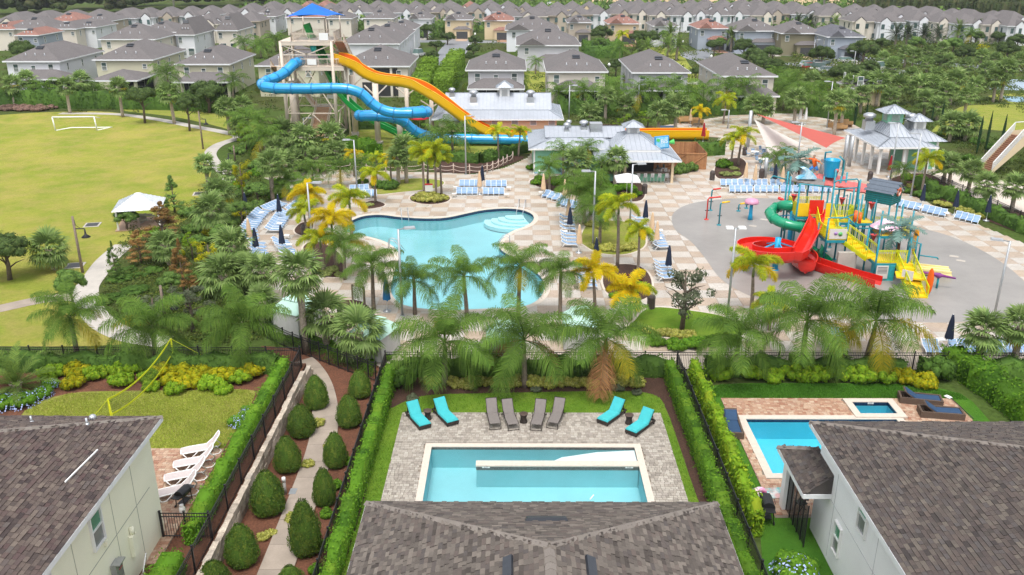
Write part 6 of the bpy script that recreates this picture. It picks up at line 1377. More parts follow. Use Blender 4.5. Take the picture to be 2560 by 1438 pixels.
b.obj('corner_board',M_white,r,'stuff');b=MB();b.box((bx.x,bx.y-2.35,z5*.6),(.5,.05,.75));b.obj('swim_plaque',M_white,r);roofobj(r,lambda b,s:frustum(b,s,bx.x,bx.y,5.4,6.0,z5,1.0,1.0,z5+1.3),'bay_roof');cupola(r,bx.x,bx.y,z5+1.0,1.5,1.2,M_white,.8)
A=PV(2545,345,108);B=P(2462,432);q=thing('stair_ramp','cream stair ramp with white railings and brown steps','at the right edge beyond the palms','stairs',(0,0,0),0,pos=A.lerp(B,.5));top=Vector((A.x+1,A.y+1.5,A.z));bot=Vector((B.x,B.y,0));d=(top-bot);dh=Vector((d.x,d.y,0)).normalized();nn=Vector((-dh.y,dh.x,0));N=22;b=MB()
for k in range(N):p=bot+d*(k/N);b.box(p+Vector((0,0,.1)),(.55,1.7,.22),rz=math.atan2(dh.y,dh.x))
b.obj('step',mat('brown_step',(.24,.12,.07),.8,noise=(4,.2)),q,'stuff')
for s in(-1,1):
 o=nn*s*.95;b=MB();vs=[bot+o,top+o+dh*8,top+o+dh*8-Vector((0,0,top.z)),bot+o-Vector((0,0,.0))];b.add([bot+o+Vector((0,0,.5)),top+o+Vector((0,0,.5)),top+o+dh*9+Vector((0,0,.5)),top+o+dh*9-Vector((0,0,1.0)),top+o-Vector((0,0,1.2)),bot+o-Vector((0,0,.05))],[(0,1,2,3,4,5)]);b.obj('stringer_wall',M_creamwall,q);b=MB()
 for k in range(34):p=bot+d*(k/33)+o;b.beam(p+Vector((0,0,.5)),p+Vector((0,0,1.45)),.05)
 b.beam(bot+o+Vector((0,0,1.5)),top+o+Vector((0,0,1.5)),.09);b.beam(top+o+Vector((0,0,1.5)),top+o+dh*9+Vector((0,0,1.5)),.09);b.obj('railing',M_white,q)
b=MB();b.box(top+dh*5+Vector((0,0,-top.z/2)),(1.2,1.9,top.z),rz=math.atan2(dh.y,dh.x));b.obj('pier',M_creamwall,q)
# water slide tower and slides
M_steel=mat('beige_steel',(.62,.53,.44),.6,noise=[(.8,.08),(5,.06)]);M_step=mat('stair_tan',(.46,.30,.19),.7,noise=(3,.1))
M_blue_s=mat('blue_fibreglass',(.018,.31,.66),.22,noise=[(.5,.10),(3,.04)],spec=.5,coat=.3);M_blue_f=mat('blue_flange',(.012,.20,.44),.35)
M_or=mat('orange_gelcoat',(.80,.17,.012),.3,noise=(.6,.06));M_ye=mat('yellow_gelcoat',(.80,.44,.008),.3,noise=(.6,.06));M_gr=mat('green_gelcoat',(.01,.30,.055),.28,noise=(.6,.08),coat=.3)
YT=128.5;zu=PV(770,103,YT).z;zm=PV(770,166,YT).z;X0=PV(706,166,YT).x;X1=PV(832,166,YT).x;DT=7.0
r=thing('slide_tower','tall beige steel water slide tower with blue canopy','left of the cream bath house','slide tower',(0,0,0),0,pos=((X0+X1)/2,YT,8));cols=[(X0,YT),(X1,YT),(X1,YT+DT),(X0,YT+DT)]
for x,y in cols:b=MB();b.tube([(x,y,0),(x,y,zu)],.24,8);b.obj('column',M_steel,r)
for nm,z,x0_,x1_ in(('upper_deck',zu,X0,X1),('middle_deck',zm,X0-.6,X1+1.4)):
 b=MB();b.box(((x0_+x1_)/2,YT+DT/2,z-.06),(x1_-x0_+.4,DT+.4,.12));b.box(((x0_+x1_)/2,YT-.1,z-.35),(x1_-x0_+.4,.16,.5));b.box((x1_,YT+DT/2,z-.35),(.16,DT,.5));b.box((x0_,YT+DT/2,z-.35),(.16,DT,.5));b.obj(nm,M_steel,r)
def railing(pts,parent,m=M_steel,h=1.1,step=.16,bar=.025,name='railing'):
 b=MB()
 for p,q in zip(pts,pts[1:]):
  p=Vector(p);q=Vector(q);L=(q-p).length;n=max(1,int(L/step))
  for zz in(h,h-.12,.1):b.beam(p+Vector((0,0,zz)),q+Vector((0,0,zz)),.05)
  for k in range(n+1):w_=.07 if k%8==0 else bar;b.beam(p.lerp(q,k/n),p.lerp(q,k/n)+Vector((0,0,h)),w_)
 return b.obj(name,m,parent,'stuff')
railing([(X0+1.6,YT,zu),(X1,YT,zu)],r);railing([(X0+1.6,YT,zu),(X0+1.6,YT+DT,zu),(X1,YT+DT,zu),(X1,YT+2,zu)],r);railing([(X0+2.6,YT,zm),(X1+1.2,YT,zm),(X1+1.2,YT+2,zm)],r);railing([(X0-.5,YT+.3,zm),(X0-.5,YT+DT,zm),(X1+1.2,YT+DT,zm)],r)
b=MB();b.box((X1-1.0,YT-.06,zu+.62),(1.3,.05,1.0));b.obj('notice_board',M_white,r);b=MB();b.box((X0+4.3,YT-.06,zm+.62),(1.3,.05,.8));b.obj('notice_board',M_white,r);b=MB();b.lathe([(.5,0),(.5,.08)],16);o=b.obj('round_sign',mat('teal_sign',(.02,.30,.27),.5,noise=(3,.3)),r,None,(X0+4.6,YT+.3,zm+2.6));o.rotation_euler=(pi/2,0,0);o.scale=(.9,1.4,1)
def brace(p,q,w_=.13):b=MB();b.beam(p,q,w_);b.obj('brace',M_steel,r)
for(xa_,ya_),(xb_,yb_)in(((X0,YT),(X1,YT)),((X1,YT),(X1,YT+DT)),((X0,YT+DT),(X1,YT+DT)),((X0,YT),(X0,YT+DT))):
 mx,my=(xa_+xb_)/2,(ya_+yb_)/2
 brace((xa_,ya_,zm+1.6),(xb_,yb_,zm+1.6))if False else None
 for zl,zh in((zu-1.9,zu-.5),(.3,3.9),(3.9,zm-.6)):
  brace((xa_,ya_,zl),(xb_,yb_,zl))
  if zl>3.95 or zl<1:brace((xa_,ya_,zh if zl>5 else zl),(mx,my,zl if zl>5 else zh));brace((xb_,yb_,zh if zl>5 else zl),(mx,my,zl if zl>5 else zh))
  else:brace((xa_,ya_,zl),(mx,my,zh));brace((xb_,yb_,zl),(mx,my,zh))
zc=PV(700,42,YT).z;zp=PV(775,25,YT+3).z+.9
for x,y in((X0+1.6,YT+.5),(X1-.6,YT+.5),(X0+2,YT+DT-.5),(X1+.2,YT+DT-.5)):b=MB();b.tube([(x,y,zu),(x,y,zc)],.09,6);b.obj('canopy_post',M_steel,r)
b=MB();cs=[(X0+1.2,YT,zc),(X1-.2,YT,zc+.1),(X1+1.4,YT+DT-1,zc-.3),(X0+1.6,YT+DT-1,zc-.4)];pk=((X0+X1)/2+.6,YT+DT/2,zp);n_=8;vs=[]
for a,c in zip(cs,cs[1:]+cs[:1]):
 A_,C_,K=Vector(a),Vector(c),Vector(pk);o=len(b.v);g_=[]
 for i in range(n_+1):
  for j in range(n_+1-i):u,v_=i/n_,j/n_;p=A_*(1-u-v_)+C_*u+K*v_;p.z+=.45*(1-u-v_)*u*2*(1-v_)-.2*v_*(1-v_);g_.append(p)
 ids={};k=0
 for i in range(n_+1):
  for j in range(n_+1-i):ids[i,j]=k;k+=1
 b.add(g_,[(ids[i,j],ids[i+1,j],ids[i,j+1])for i in range(n_)for j in range(n_-i)]+[(ids[i+1,j],ids[i+1,j+1],ids[i,j+1])for i in range(n_)for j in range(n_-1-i)],0,True)
b.obj('canopy',mat('royal_blue_canvas',(.006,.13,.55),.75,noise=(.8,.08)),r)
def stairs(p,q,w_,parent,m=M_step,side=M_steel,rail=True,tw=None):
 p=Vector(p);q=Vector(q);n=max(3,int(abs(p.z-q.z)/.19));d=q-p;dh=Vector((d.x,d.y,0)).normalized();nn=Vector((-dh.y,dh.x,0));an=math.atan2(dh.y,dh.x);tr_=MB();run=Vector((d.x,d.y,0)).length/n
 for k in range(n):c=p+d*((k+.5)/n);tr_.box(c,(run*1.02,w_,.05),rz=an);tr_.box(c+dh*(-run/2)*(1 if d.z>0 else-1)+Vector((0,0,-.09)),(.02,w_,.19),rz=an)
 tr_.obj('stair_tread',m,parent,'stuff');b=MB()
 for s in(-1,1):b.beam(p+nn*s*w_/2-Vector((0,0,.1)),q+nn*s*w_/2-Vector((0,0,.1)),.08,.34)
 b.obj('stringer',side,parent)
 if rail:
  for s in(-1,1):railing([p+nn*s*w_/2,q+nn*s*w_/2],parent,side,1.0,.22)
Yb_=P(795,346).y;best=min(np.linspace(4,14,60),key=lambda t:abs(PV(810,266,Yb_+t).z-.68*t));pt=PV(811,266,Yb_+best);pb=P(793,346);zl_=pt.z
stairs((pb.x,pb.y,0),(pt.x,pt.y,zl_),2.3,r);b=MB();b.box((pt.x,pt.y+.9,zl_-.06),(3.4,2.0,.12));b.obj('landing',M_conc,r);b=MB();b.box((pt.x+1.0,pt.y-.1,zl_+1.5),(1.0,.05,.6));b.obj('notice_board',M_white,r);railing([(pt.x+1.6,pt.y,zl_),(pt.x+1.6,pt.y+1.9,zl_),(pt.x-1.6,pt.y+1.9,zl_)],r)
stairs((pt.x-1.6,pt.y+1,zl_),(X0-.2,pt.y+1.4,zm*.72),1.4,r);stairs((X0-1.6,YT+6.5,zm*.72),(X0-1.2,YT+.4,zm),1.2,r);b=MB();b.box((X0-1,pt.y+1.4,zm*.72-.06),(2,2.4,.12));b.obj('landing',M_steel,r);stairs((X1+1.0,YT+DT,zm),(X1+1.0,YT+.8,zu),1.3,r)
for x,y in((X0-1.8,YT+7.5),(X0-1.8,pt.y),(X1+1.7,YT+1),(X1+1.7,YT+DT)):b=MB();b.tube([(x,y,0),(x,y,zm)],.16,8);b.obj('column',M_steel,r)
def slide_path(L):
 pts=[PV(x,y,Y)for x,y,Y in L];pts=[Vector((p.x,p.y,max(p.z,.74)))for p in pts];return[Vector(p)for p in smooth_poly([tuple(p)for p in pts],5,closed=False)]
y=YT
BL=slide_path([(752,153,y+1.5),(735,160,y-1),(714,180,y-2.5),(690,194,y-4),(668,202,y-5),(656,210,y-6.6),(662,217,y-8.2),(690,221,y-8.8),(730,222,y-9),(780,222,y-9),(830,221,y-9),(870,223,y-9),(903,234,y-9),(926,255,y-9),(950,272,y-9),(985,282,y-9),(1030,283,y-9),(1058,282,y-8),(1068,280,y-6.6),(1055,278,y-5),(1015,281,y-4),(960,286,y-3.6),(915,288,y-3.6),(898,289,y-4.6),(905,291,y-6),(945,291,y-6.4),(985,296,y-6),(1012,307,y-5),(1034,325,y-4.4),(1062,338,y-4),(1100,346,y-4),(1180,348,y-4),(1250,349,y-4),(1322,351,y-4)])
s_=thing('tube_slide','long blue closed tube water slide','winding down from the slide tower','water slide',(0,0,0),0,pos=BL[60]);k=0
while k<len(BL)-1:
 e=min(k+5,len(BL)-1);b=MB();b.tube(BL[k:e+1],.70,18,cap=False);b.obj('tube_section',M_blue_s,s_);a,c=BL[e-1],BL[e];t=(c-a).normalized();b=MB();b.tube([c-t*.07,c+t*.07],.78,18);b.obj('flange',M_blue_f,s_);k=e
b=MB();
for i in range(0,len(BL)-1):t=(BL[i+1]-BL[i]).normalized();sd_=Vector((t.y,-t.x,0)).normalized();sd_=sd_ if sd_.y<0 else-sd_;b.beam(BL[i]+sd_*.71,BL[i+1]+sd_*.71,.03,.09)
b.obj('seam',M_blue_f,s_)
def trough(L,name,desc,place,w_,hgt,mi_,mo_,arc=(pi*.98,pi*2.02),wall=.35):
 """open half pipe: inner skin, outer skin, rolled rims, in sections"""
 s_=thing(name,desc,place,'water slide',(0,0,0),0,pos=L[len(L)//2]);k=0
 while k<len(L)-1:
  e=min(k+10,len(L)-1);b=MB();vs=[];n=12
  prof=[(-w_/2,hgt*.55)]+[(w_/2*math.cos(a),hgt*.45*math.sin(a))for a in np.linspace(pi,2*pi,n-1)]+[(w_/2,hgt*.55)]
  for skin,f,m in((0,1,0),(1,1.05,1)):
   vs=[]
   for i in range(k,e+1):
    t=(L[min(i+1,len(L)-1)]-L[max(i-1,0)]).normalized();sd_=t.cross(Vector((0,0,1))).normalized();up_=sd_.cross(t);
    for x,z in prof:vs.append(L[i]+sd_*x*f+up_*(z*f if z<.3 else z))
   q_=len(prof);fs=[(i*q_+j,i*q_+j+1,(i+1)*q_+j+1,(i+1)*q_+j)for i in range(e-k)for j in range(q_-1)];b.add(vs,fs if not skin else[f_[::-1]for f_ in fs],m,True)
  for sg in(-1,1):
   pl=[]
   for i in range(k,e+1):t=(L[min(i+1,len(L)-1)]-L[max(i-1,0)]).normalized();sd_=t.cross(Vector((0,0,1))).normalized();up_=sd_.cross(t);pl.append(L[i]+sd_*sg*w_*.515+up_*hgt*.55)
   b.tube(pl,.06,6,mi=1)
  b.obj('slide_section',[mi_,mo_],s_);k=e
 return s_
OL=slide_path([(838,148,y+1.5),(855,150,y+1),(880,160,y),(905,179,y),(935,194,y),(965,201,y),(1000,205,y),(1040,215,y),(1080,237,y-1),(1120,266,y-1.4),(1160,296,y-1.4),(1200,321,y-1.4),(1240,337,y-1.4),(1290,345,y-1.4),(1360,348,y-1.4),(1460,350,y-1),(1560,352,y-.4),(1680,353,y),(1768,354,y)])
trough(OL,'open_slide','open slide with orange inside and yellow outside','running from the tower behind the pool bar',1.9,1.5,M_or,M_ye)
GL=slide_path([(764,60,y+5),(770,75,y+5),(780,100,y+5),(792,118,y+4.6),(803,140,y+4),(814,165,y+3.4),(826,190,y+2.6),(842,220,y+2),(862,248,y+1.4),(892,276,y+.8),(928,300,y+.4),(965,320,y-.1),(1005,337,y-.4),(1050,347,y-.9),(1120,353,y-1.3),(1200,356,y-1.3)])
trough(GL,'body_slide','steep green body slide','dropping from the top deck of the slide tower',1.15,.9,M_gr,M_gr)
s_=thing('slide_column','set','','x')if False else None
for x,by,ty,rr,pl_ in((741,345,204,.5,'in front of the slide tower under the blue tube'),(888,339,188,.36,'under the top of the orange slide'),(946,362,210,.42,'left of the blue tube loop'),(1020,332,216,.3,'behind the blue tube loop'),(1001,352,292,.45,'under the middle of the blue loop'),(1081,342,250,.3,'under the long orange drop'),(1140,348,296,.3,'under the lower orange drop')):
 g=P(x,by);h=PV(x,ty,g.y).z;q=thing('slide_column','thick beige steel column',pl_,'column',g,0,'columns carrying the water slides');b=MB();b.tube([(0,0,0),(0,0,h)],rr,12);b.obj('shaft',M_steel,q);b=MB();b.box((0,0,.25),(rr*3,rr*3,.5));b.obj('footing',M_conc,q);b=MB();b.beam((0,0,h*.8),(1.6,.4,h*.97),.16);b.beam((0,0,h*.8),(-1.6,.4,h*.97),.16);b.obj('bracket',M_steel,q)
 # water playground
K_teal=mat('teal_paint',(.012,.24,.31),.35,noise=(3,.08));K_yel=mat('yellow_panel',(.78,.52,.015),.4,noise=(1.5,.06));K_lime=mat('lime_rail',(.58,.62,.008),.4);K_red=mat('red_gelcoat',(.62,.018,.010),.22,noise=(.8,.06),coat=.3);K_grn=mat('green_tube',(.006,.26,.13),.22,noise=(.8,.06),coat=.3);K_tealb=mat('teal_board',(.008,.21,.22),.5,noise=(4,.15));K_slate=mat('slate_shingle',(.10,.125,.16),.7,noise=(5,.15));K_coral=mat('coral_tile',(.52,.13,.12),.5,noise=(2,.1));K_oran=mat('orange_plastic',(.75,.12,.01),.35);K_panel=mat('sign_grey_panel',(.60,.58,.55),.5);K_bk=mat('bucket_blue',(.01,.33,.58),.35,noise=(1,.05));K_sea=mat('sea_mural',(.012,.26,.32),.5,noise=[(1.2,.7,(.03,.36,.30)),(2.6,.5,(.08,.42,.55))])
r=thing('water_playground','big colourful climbing water playground with slides','on the grey splash pad','playground',(0,0,0),0,pos=P(2120,650));PZ=.062
def post(x,y,zt,z0=PZ,rr=.085):b=MB();b.tube([(x,y,z0),(x,y,zt)],rr,8);b.lathe([(.2,z0),(.2,z0+.05),(rr,z0+.08)],10,(x,y,0));b.obj('post',K_teal,r)
def bar(pts,rr=.065,m=K_teal,nm='pipe'):b=MB();b.tube(pts,rr,8);return b.obj(nm,m,r)
def deck(x0,x1,y0,y1,z,rise,rails,nm='platform'):
 b=MB();b.box(((x0+x1)/2,(y0+y1)/2,z-.05),(x1-x0,y1-y0,.1));b.obj(nm,K_yel,r);b=MB()
 for a,c in(((x0,y0),(x1,y0)),((x1,y0),(x1,y1)),((x1,y1),(x0,y1)),((x0,y1),(x0,y0))):b.beam((*a,z-.2),(*c,z-.2),.1,.24)
 b.obj('deck_edge',K_teal,r);C={'f':((x0,y0),(x1,y0)),'r':((x1,y0),(x1,y1)),'b':((x1,y1),(x0,y1)),'l':((x0,y1),(x0,y0))}
 for q in rails:railing([(*C[q][0],z),(*C[q][1],z)],r,K_lime,1.05,.15,.034)
 for x,y in((x0,y0),(x1,y0),(x1,y1),(x0,y1)):post(x,y,z+rise)
a0=P(2031,630);zA=PV(2010,540,a0.y).z;ax0,ax1,ay0,ay1=a0.x-1.9,a0.x+1.2,a0.y,a0.y+2.8
deck(ax0,ax1,ay0,ay1,zA,3.0,'lb')
b0=P(2051,665);b1=P(2113,677);zB=PV(2062,594,b0.y).z;bx0,bx1,by0,by1=b0.x,b1.x,b0.y-.5,b0.y+1.6;deck(bx0,bx1,by0,by1,zB,.9,'lf')
for x,y in((bx0,by0),(bx1,by0)):post(x,y,zB+1.9)
bar([(bx0,by0,zB+1.8),(bx0+.15,by0,zB+1.95),(bx1-.15,by0,zB+1.95),(bx1,by0,zB+1.8),(bx1+.7,by0-.5,zB+1.2)])
stairs((bx0+.8,by1-.2,zB),(ax1-.5,ay0+.2,zA),1.5,r,K_yel,K_lime)
b=MB();b.box(((bx0+bx1)/2+.1,by0-.05,zB+.5),(1.55,.05,.9));sg=b.obj('sign_panel',K_panel,r);b=MB();b.lathe([(.16,0),(.16,.03)],10);o=b.obj('sign_emblem',mat('emblem_violet',(.36,.22,.50),.5),sg,None,(bx0+.75,by0-.08,zB+.55));o.rotation_euler=(pi/2,0,0);b=MB();b.lathe([(.19,0),(.19,.03)],10);o=b.obj('sign_emblem',mat('emblem_green',(.12,.45,.14),.5),sg,None,(bx0+1.15,by0-.08,zB+.5));o.rotation_euler=(pi/2,0,0)
c0=P(2181,702);c1=P(2228,706);zC=PV(2200,655,c0.y).z;cx0,cx1,cy0,cy1=c0.x,c1.x+1.2,c0.y-.1,c0.y+2.2;deck(cx0,cx1,cy0,cy1,zC,2.2,'f');stairs((cx0+.1,cy0+1.2,zC),(bx1,by0+1.2,zB),1.2,r,K_yel,K_lime)
b=MB();b.prism([(cx0,cy0),(cx1-1,cy0-.1),(cx1-.6,cy0+.9),(cx0+.1,cy0+1)],PZ,zC-.25);b.obj('mural_cabinet',K_sea,r);b=MB();b.box((cx0+.6,cy0-.10,zC*.5),(1.0,.05,1.15));nb=b.obj('rules_board',K_panel,r);b=MB()
for k in range(5):b.box((cx0+.6,cy0-.13,zC*.5+.42-k*.12),(.8,.01,.04))
b.obj('rules_print',M_navy,nb,'stuff')
b=MB();b.box((cx0-1.6,cy0+2.2,.95),(1.6,.3,1.8));b.obj('concrete_pier',M_conc,r)
g=P(2300,745);stairs((g.x-.2,g.y-.2,PZ),(cx1-.2,cy0+.4,zC),1.3,r,K_yel,K_lime);b=MB();d0=Vector((cx1-.2,cy0+.4,zC));d1=Vector((g.x-.2,g.y-.2,0));m_=d0.lerp(d1,.5);b.box((m_.x-.55,m_.y-.5,m_.z+.55),(.9,.05,.8),rz=-.75);b.obj('rules_board',K_panel,r)
e0=P(2210,640);zD=1.9;deck(e0.x-.6,e0.x+2.2,e0.y+.3,e0.y+2.6,zD,2.3,'br');deck(e0.x-2.2,e0.x-.6,e0.y+2.0,e0.y+4.2,zD+.7,2.2,'bl');deck(ax1+.8,ax1+3.2,ay0+1.2,ay0+3.4,zA-.9,2.6,'bf');stairs((ax1+2.6,ay0+1.2,zA-.9),(e0.x-1.4,e0.y+3.8,zD+.7),1.0,r,K_yel,K_lime)
b=MB();w_=ax1-ax0
for x,y,sx,sy in(((ax0+.55),ay0-.02,1.1,.06),(ax1-.25,ay0-.02,.5,.06),(ax0+.02,(ay0+ay1)/2,.06,2.8)):b.box((x,y,zA+.6),(sx,sy,1.2))
b.obj('side_panel',K_yel,r);b=MB();b.box((ax0+1.7,ay0-.06,zA+.85),(1.3,.06,1.3));b.obj('slide_panel',K_red,r)
hub=P(1946,690);cc=(P(1948,690).x,P(1948,690).y+1.4);RL=[Vector((ax0+1.7,ay0-.2,zA+.25)),Vector((ax0+1.3,ay0-1.6,zA-.3))]
zR=2.35;R0=2.75
for k in range(27):a=R(-48-k*13.6);z=zR-.055*k;RL.append(Vector((cc[0]+R0*math.cos(a),cc[1]+R0*math.sin(a)*.95,max(.35,z))))if k>0 else None
ex=[P(1990,648,.5),P(2050,668,.35),P(2110,688,.25),P(2195,712,.22)]
RL=[Vector(p)for p in smooth_poly([tuple(p)for p in RL[:2]+RL[2:]]+[tuple(p)for p in ex],2,closed=False)]
def utrough(L,w_,hgt,m,nm,n0=0):
 k=n0
 while k<len(L)-1:
  e=min(k+6,len(L)-1);b=MB();prof=[(-w_/2-.08,hgt*.5),(-w_/2,hgt*.5)]+[(w_/2*math.cos(a),hgt*.4*math.sin(a))for a in np.linspace(pi,2*pi,9)]+[(w_/2,hgt*.5),(w_/2+.08,hgt*.5),(w_/2+.03,hgt*.1),(0,-hgt*.52),(-w_/2-.03,hgt*.1)];vs=[];q_=len(prof)
  for i in range(k,e+1):
   t=(L[min(i+1,len(L)-1)]-L[max(i-1,0)]);t.z*=.5;t.normalize();sd_=t.cross(Vector((0,0,1))).normalized();up_=sd_.cross(t)
   for x,z in prof:vs.append(L[i]+sd_*x+up_*z)
  b.add(vs,[(i*q_+j,i*q_+(j+1)%q_,(i+1)*q_+(j+1)%q_,(i+1)*q_+j)for i in range(e-k)for j in range(q_)],0,False);b.obj(nm,m,r);k=e
utrough(RL,1.25,1.15,K_red,'red_slide_section')
b=MB();b.tube([(cc[0],cc[1],PZ),(cc[0],cc[1],3.0)],.26,12);b.lathe([(.36,PZ),(.36,.1)],12,(cc[0],cc[1],0));b.obj('hub_post',K_bk,r)
for a in(20,100,190,280):b=MB();b.beam((cc[0],cc[1],2.6),(cc[0]+R0*.8*math.cos(R(a)),cc[1]+R0*.8*math.sin(R(a)),1.75),.1);b.obj('hub_arm',K_bk,r)
gp=P(1978,625);gc=(gp.x,gp.y+.8);GT=[Vector((ax0,ay0+1.6,zA+.55)),Vector((ax0-.8,ay0+1.9,zA+.45))]
for k in range(26):a=R(80+k*15);GT.append(Vector((gc[0]+2.0*math.cos(a),gc[1]+1.9*math.sin(a),zA+.2-.085*k)))
GT=[Vector(p)for p in smooth_poly([tuple(p)for p in GT],2,closed=False)];k=0
while k<len(GT)-1:e=min(k+5,len(GT)-1);b=MB();b.tube(GT[k:e+1],.47,12,cap=False);b.obj('green_tube_section',K_grn,r);t=(GT[e]-GT[e-1]).normalized();b=MB();b.tube([GT[e]-t*.05,GT[e]+t*.05],.54,12);b.obj('tube_flange',K_grn,r);k=e
b=MB();b.tube([(gc[0],gc[1],PZ),(gc[0],gc[1],zA+.1)],.24,12);b.obj('hub_post',K_bk,r)
for a in(30,140,260):b=MB();b.beam((gc[0],gc[1],zA-.3),(gc[0]+1.8*math.cos(R(a)),gc[1]+1.8*math.sin(R(a)),zA-.8),.09);b.obj('hub_arm',K_bk,r)
utrough([P(2036,620,1.9),P(2044,632,1.2),P(2056,650,.5),P(2064,660,.35)],1.0,.9,K_grn,'small_green_slide')
hz=a0.y+3.5
for x,y,zt in((ax0-.2,ay1+.3,zA+3.4),(ax0+2.0,ay1+.8,zA+3.6),(ax1+1.2,ay1+.5,zA+3.5),(ax1+2.4,ay0+3.6,zA+3.2),(ax1+3.6,ay1+.4,zA+2.6),(ax1+4.3,ay1-.4,zA+2.6)):post(x,y,zt)
bar([(ax0-.2,ay0,zA+2.7),(ax0,ay0,zA+3.0),(ax1-.2,ay0,zA+2.7)]);bar([(ax1,ay0,zA+3.1),(ax1+.2,ay0,zA+3.3),(ax1+2.2,ay0+.6,zA+3.3),(ax1+2.4,ay0+.6,zA+3.1),(ax1+2.4,ay0+.6,.1)]);bar([(ax1,ay0,zA+2.5),(ax1+2.4,ay0+.6,zA+2.5)]);bar([(ax0-.2,ay1+.3,zA+2.6),(ax0-1.6,ay1+.2,zA+3.0),(ax0-1.8,ay1+.2,zA+2.7)])
bar([(bx1,by1,zB+.3),(bx1+1.8,by1+1.5,zB+.3)]);bar([(bx1,by1,zB+1.2),(bx1+1.8,by1+1.5,zB+1.2)])
def roofslab(px,py,Y,w_,d_,m,tilt,rz,nm='sloping_roof'):
 c=PV(px,py,Y);b=MB();n=int(w_/.28)
 for k in range(n):b.box((-w_/2+w_*(k+.5)/n,0,.03*(k%2)),(w_/n*.98,d_,.12))
 o=b.obj(nm,m,r,None,c);o.rotation_euler=(tilt[0],tilt[1],rz);return c
c=roofslab(2073,452,a0.y+4,3.4,2.2,K_coral,(.25,.06),-.15);c=roofslab(2135,468,a0.y+4.4,3.0,1.8,K_coral,(.25,.10),-.2);c=roofslab(2020,452,a0.y+3,3.0,1.8,mat('grey_deck',(.20,.18,.17),.7,noise=(3,.2)),(.1,.1),-.4)
w0=PV(2016,446,a0.y+3)
wv=MB();pf_=[(-.95,0),(.85,0),(.8,.25),(.5,.55),(.15,.85),(-.25,1.05),(-.6,1.0),(-.3,.85),(-.2,.6),(-.35,.35),(-.75,.15)];n_=len(pf_);wv.add([w0+Vector((x,y_,z))for y_ in(-.35,.35)for x,z in pf_],[tuple(range(n_)),tuple(range(2*n_-1,n_-1,-1))]+[(k,n_+k,n_+(k+1)%n_,(k+1)%n_)for k in range(n_)]);wv.obj('wave',mat('wave_blue',(.12,.45,.65),.4,noise=(1.4,.8,(.70,.80,.85))),r)
bk=PV(2076,441,a0.y+4.2);b=MB();b.lathe([(.58,0),(.64,.4),(.74,1.55),(.76,1.62),(.68,1.6),(.52,.2)],18,cap=False);b.lathe([(.58,0),(.02,0)],18,cap=False);o=b.obj('tipping_bucket',K_bk,r,None,bk);b=MB();b.lathe([(.2,0),(.2,.06)],12);q=b.obj('pivot_disc',K_coral,o,None,(.25,-.72,.7));q.rotation_euler=(pi/2,0,0)
post(bk.x+.75,bk.y-.75,bk.z+.2);bar([(bk.x+.75,bk.y-.75,bk.z-.6),(bk.x+.9,bk.y-.6,bk.z+.6),(bk.x+.9,bk.y-.5,bk.z+1.6),(bk.x+.5,bk.y-.3,bk.z+2.0)],.09);bar([(bk.x-.6,bk.y+.4,bk.z+1.2),(bk.x-.6,bk.y+.4,bk.z+2.2),(bk.x-.1,bk.y+.2,bk.z+2.3)],.09)
hc=PV(2206,503,a0.y+1.5);hut=MB();hw,hd=2.5,2.0;hut.box((0,0,.55),(hw,hd,1.1));hut.add([(hw/2,-hd/2,1.1),(hw/2,hd/2,1.1),(hw/2,0,1.9),(-hw/2,-hd/2,1.1),(-hw/2,hd/2,1.1),(-hw/2,0,1.9)],[(0,1,2),(4,3,5)]);HR=-.8;ho=hut.obj('hut',K_tealb,r,None,hc,HR)
b=MB()
for k in range(6):b.box((0,-hd/2-.012,.1+k*.19),(hw,.03,.03));b.box((hw/2+.012,0,.1+k*.19),(.03,hd,.03))
b.obj('board_line',M_dark,ho,'stuff');rows=6;slp=math.atan2(.8,hd/2);sh=MB();sh.box((0,0,0),(.40,.27,.035));sme=sh.mesh('roof_shingle',K_slate)
for sgn in(-1,1):
 for k in range(rows):
  for j in range(7):t=(k+.5)/rows;o=O('roof_shingle',sme,ho,(-hw/2-.1+.2+j*.40+(.1 if k%2 else-.05),sgn*(hd/2+.15)*(1-t),1.02+.92*t+.04+.03*(k%2)));o.rotation_euler=(-sgn*slp,0,0)
b=MB();b.beam((hw/2+.06,-hd/2-.15,1.0),(hw/2+.06,0,1.95),.1,.06);b.beam((hw/2+.06,hd/2+.15,1.0),(hw/2+.06,0,1.95),.1,.06);b.obj('barge_board',M_white,ho);b=MB();b.tube([(hw/2+.12,.32*math.cos(a),1.15+.32*math.sin(a))for a in np.linspace(0,2*pi,17)],.10,8,cap=False);b.obj('life_ring',mat('life_ring',(.70,.14,.05),.4,noise=(2.4,.9,(.75,.72,.68))),ho)
Mh=Matrix.Rotation(HR,3,'Z')
for x in(-1.1,1.1):
 for y in(-.85,.85):p=hc+Mh@Vector((x,y,0));post(p.x,p.y,hc.z)
p=hc+Mh@Vector((1.1,-.85,-2.2));bar([p,p+Vector((-2.4,.3,-.1))]);bar([p+Vector((0,0,.2)),p+Vector((2.0,-.6,.5))])
u0=PV(2216,560,e0.y+1.5);b=MB();b.lathe([(1.45,-.25),(.3,.5),(.05,.6)],12,sm=False,cap=False);o=b.obj('parasol_roof',mat('pink_white_canvas',(.70,.66,.70),.7,noise=(1.3,.8,(.70,.22,.42))),r,None,u0)
for px,py in((1985,495),(2105,503),(2179,515),(2184,595)):
 c=PV(px,py,a0.y+(0 if px<2150 else-4));b=MB();b.lathe([(.30,.3),(.28,.3),(.03,-.35)],10,cap=False);b.obj('water_cone',mat('red_cone',(.55,.06,.06),.4),r,None,c);bar([c+Vector((0,0,.3)),c+Vector((.5,.2,.55)),c+Vector((.5,.2,-1.6))],.04)
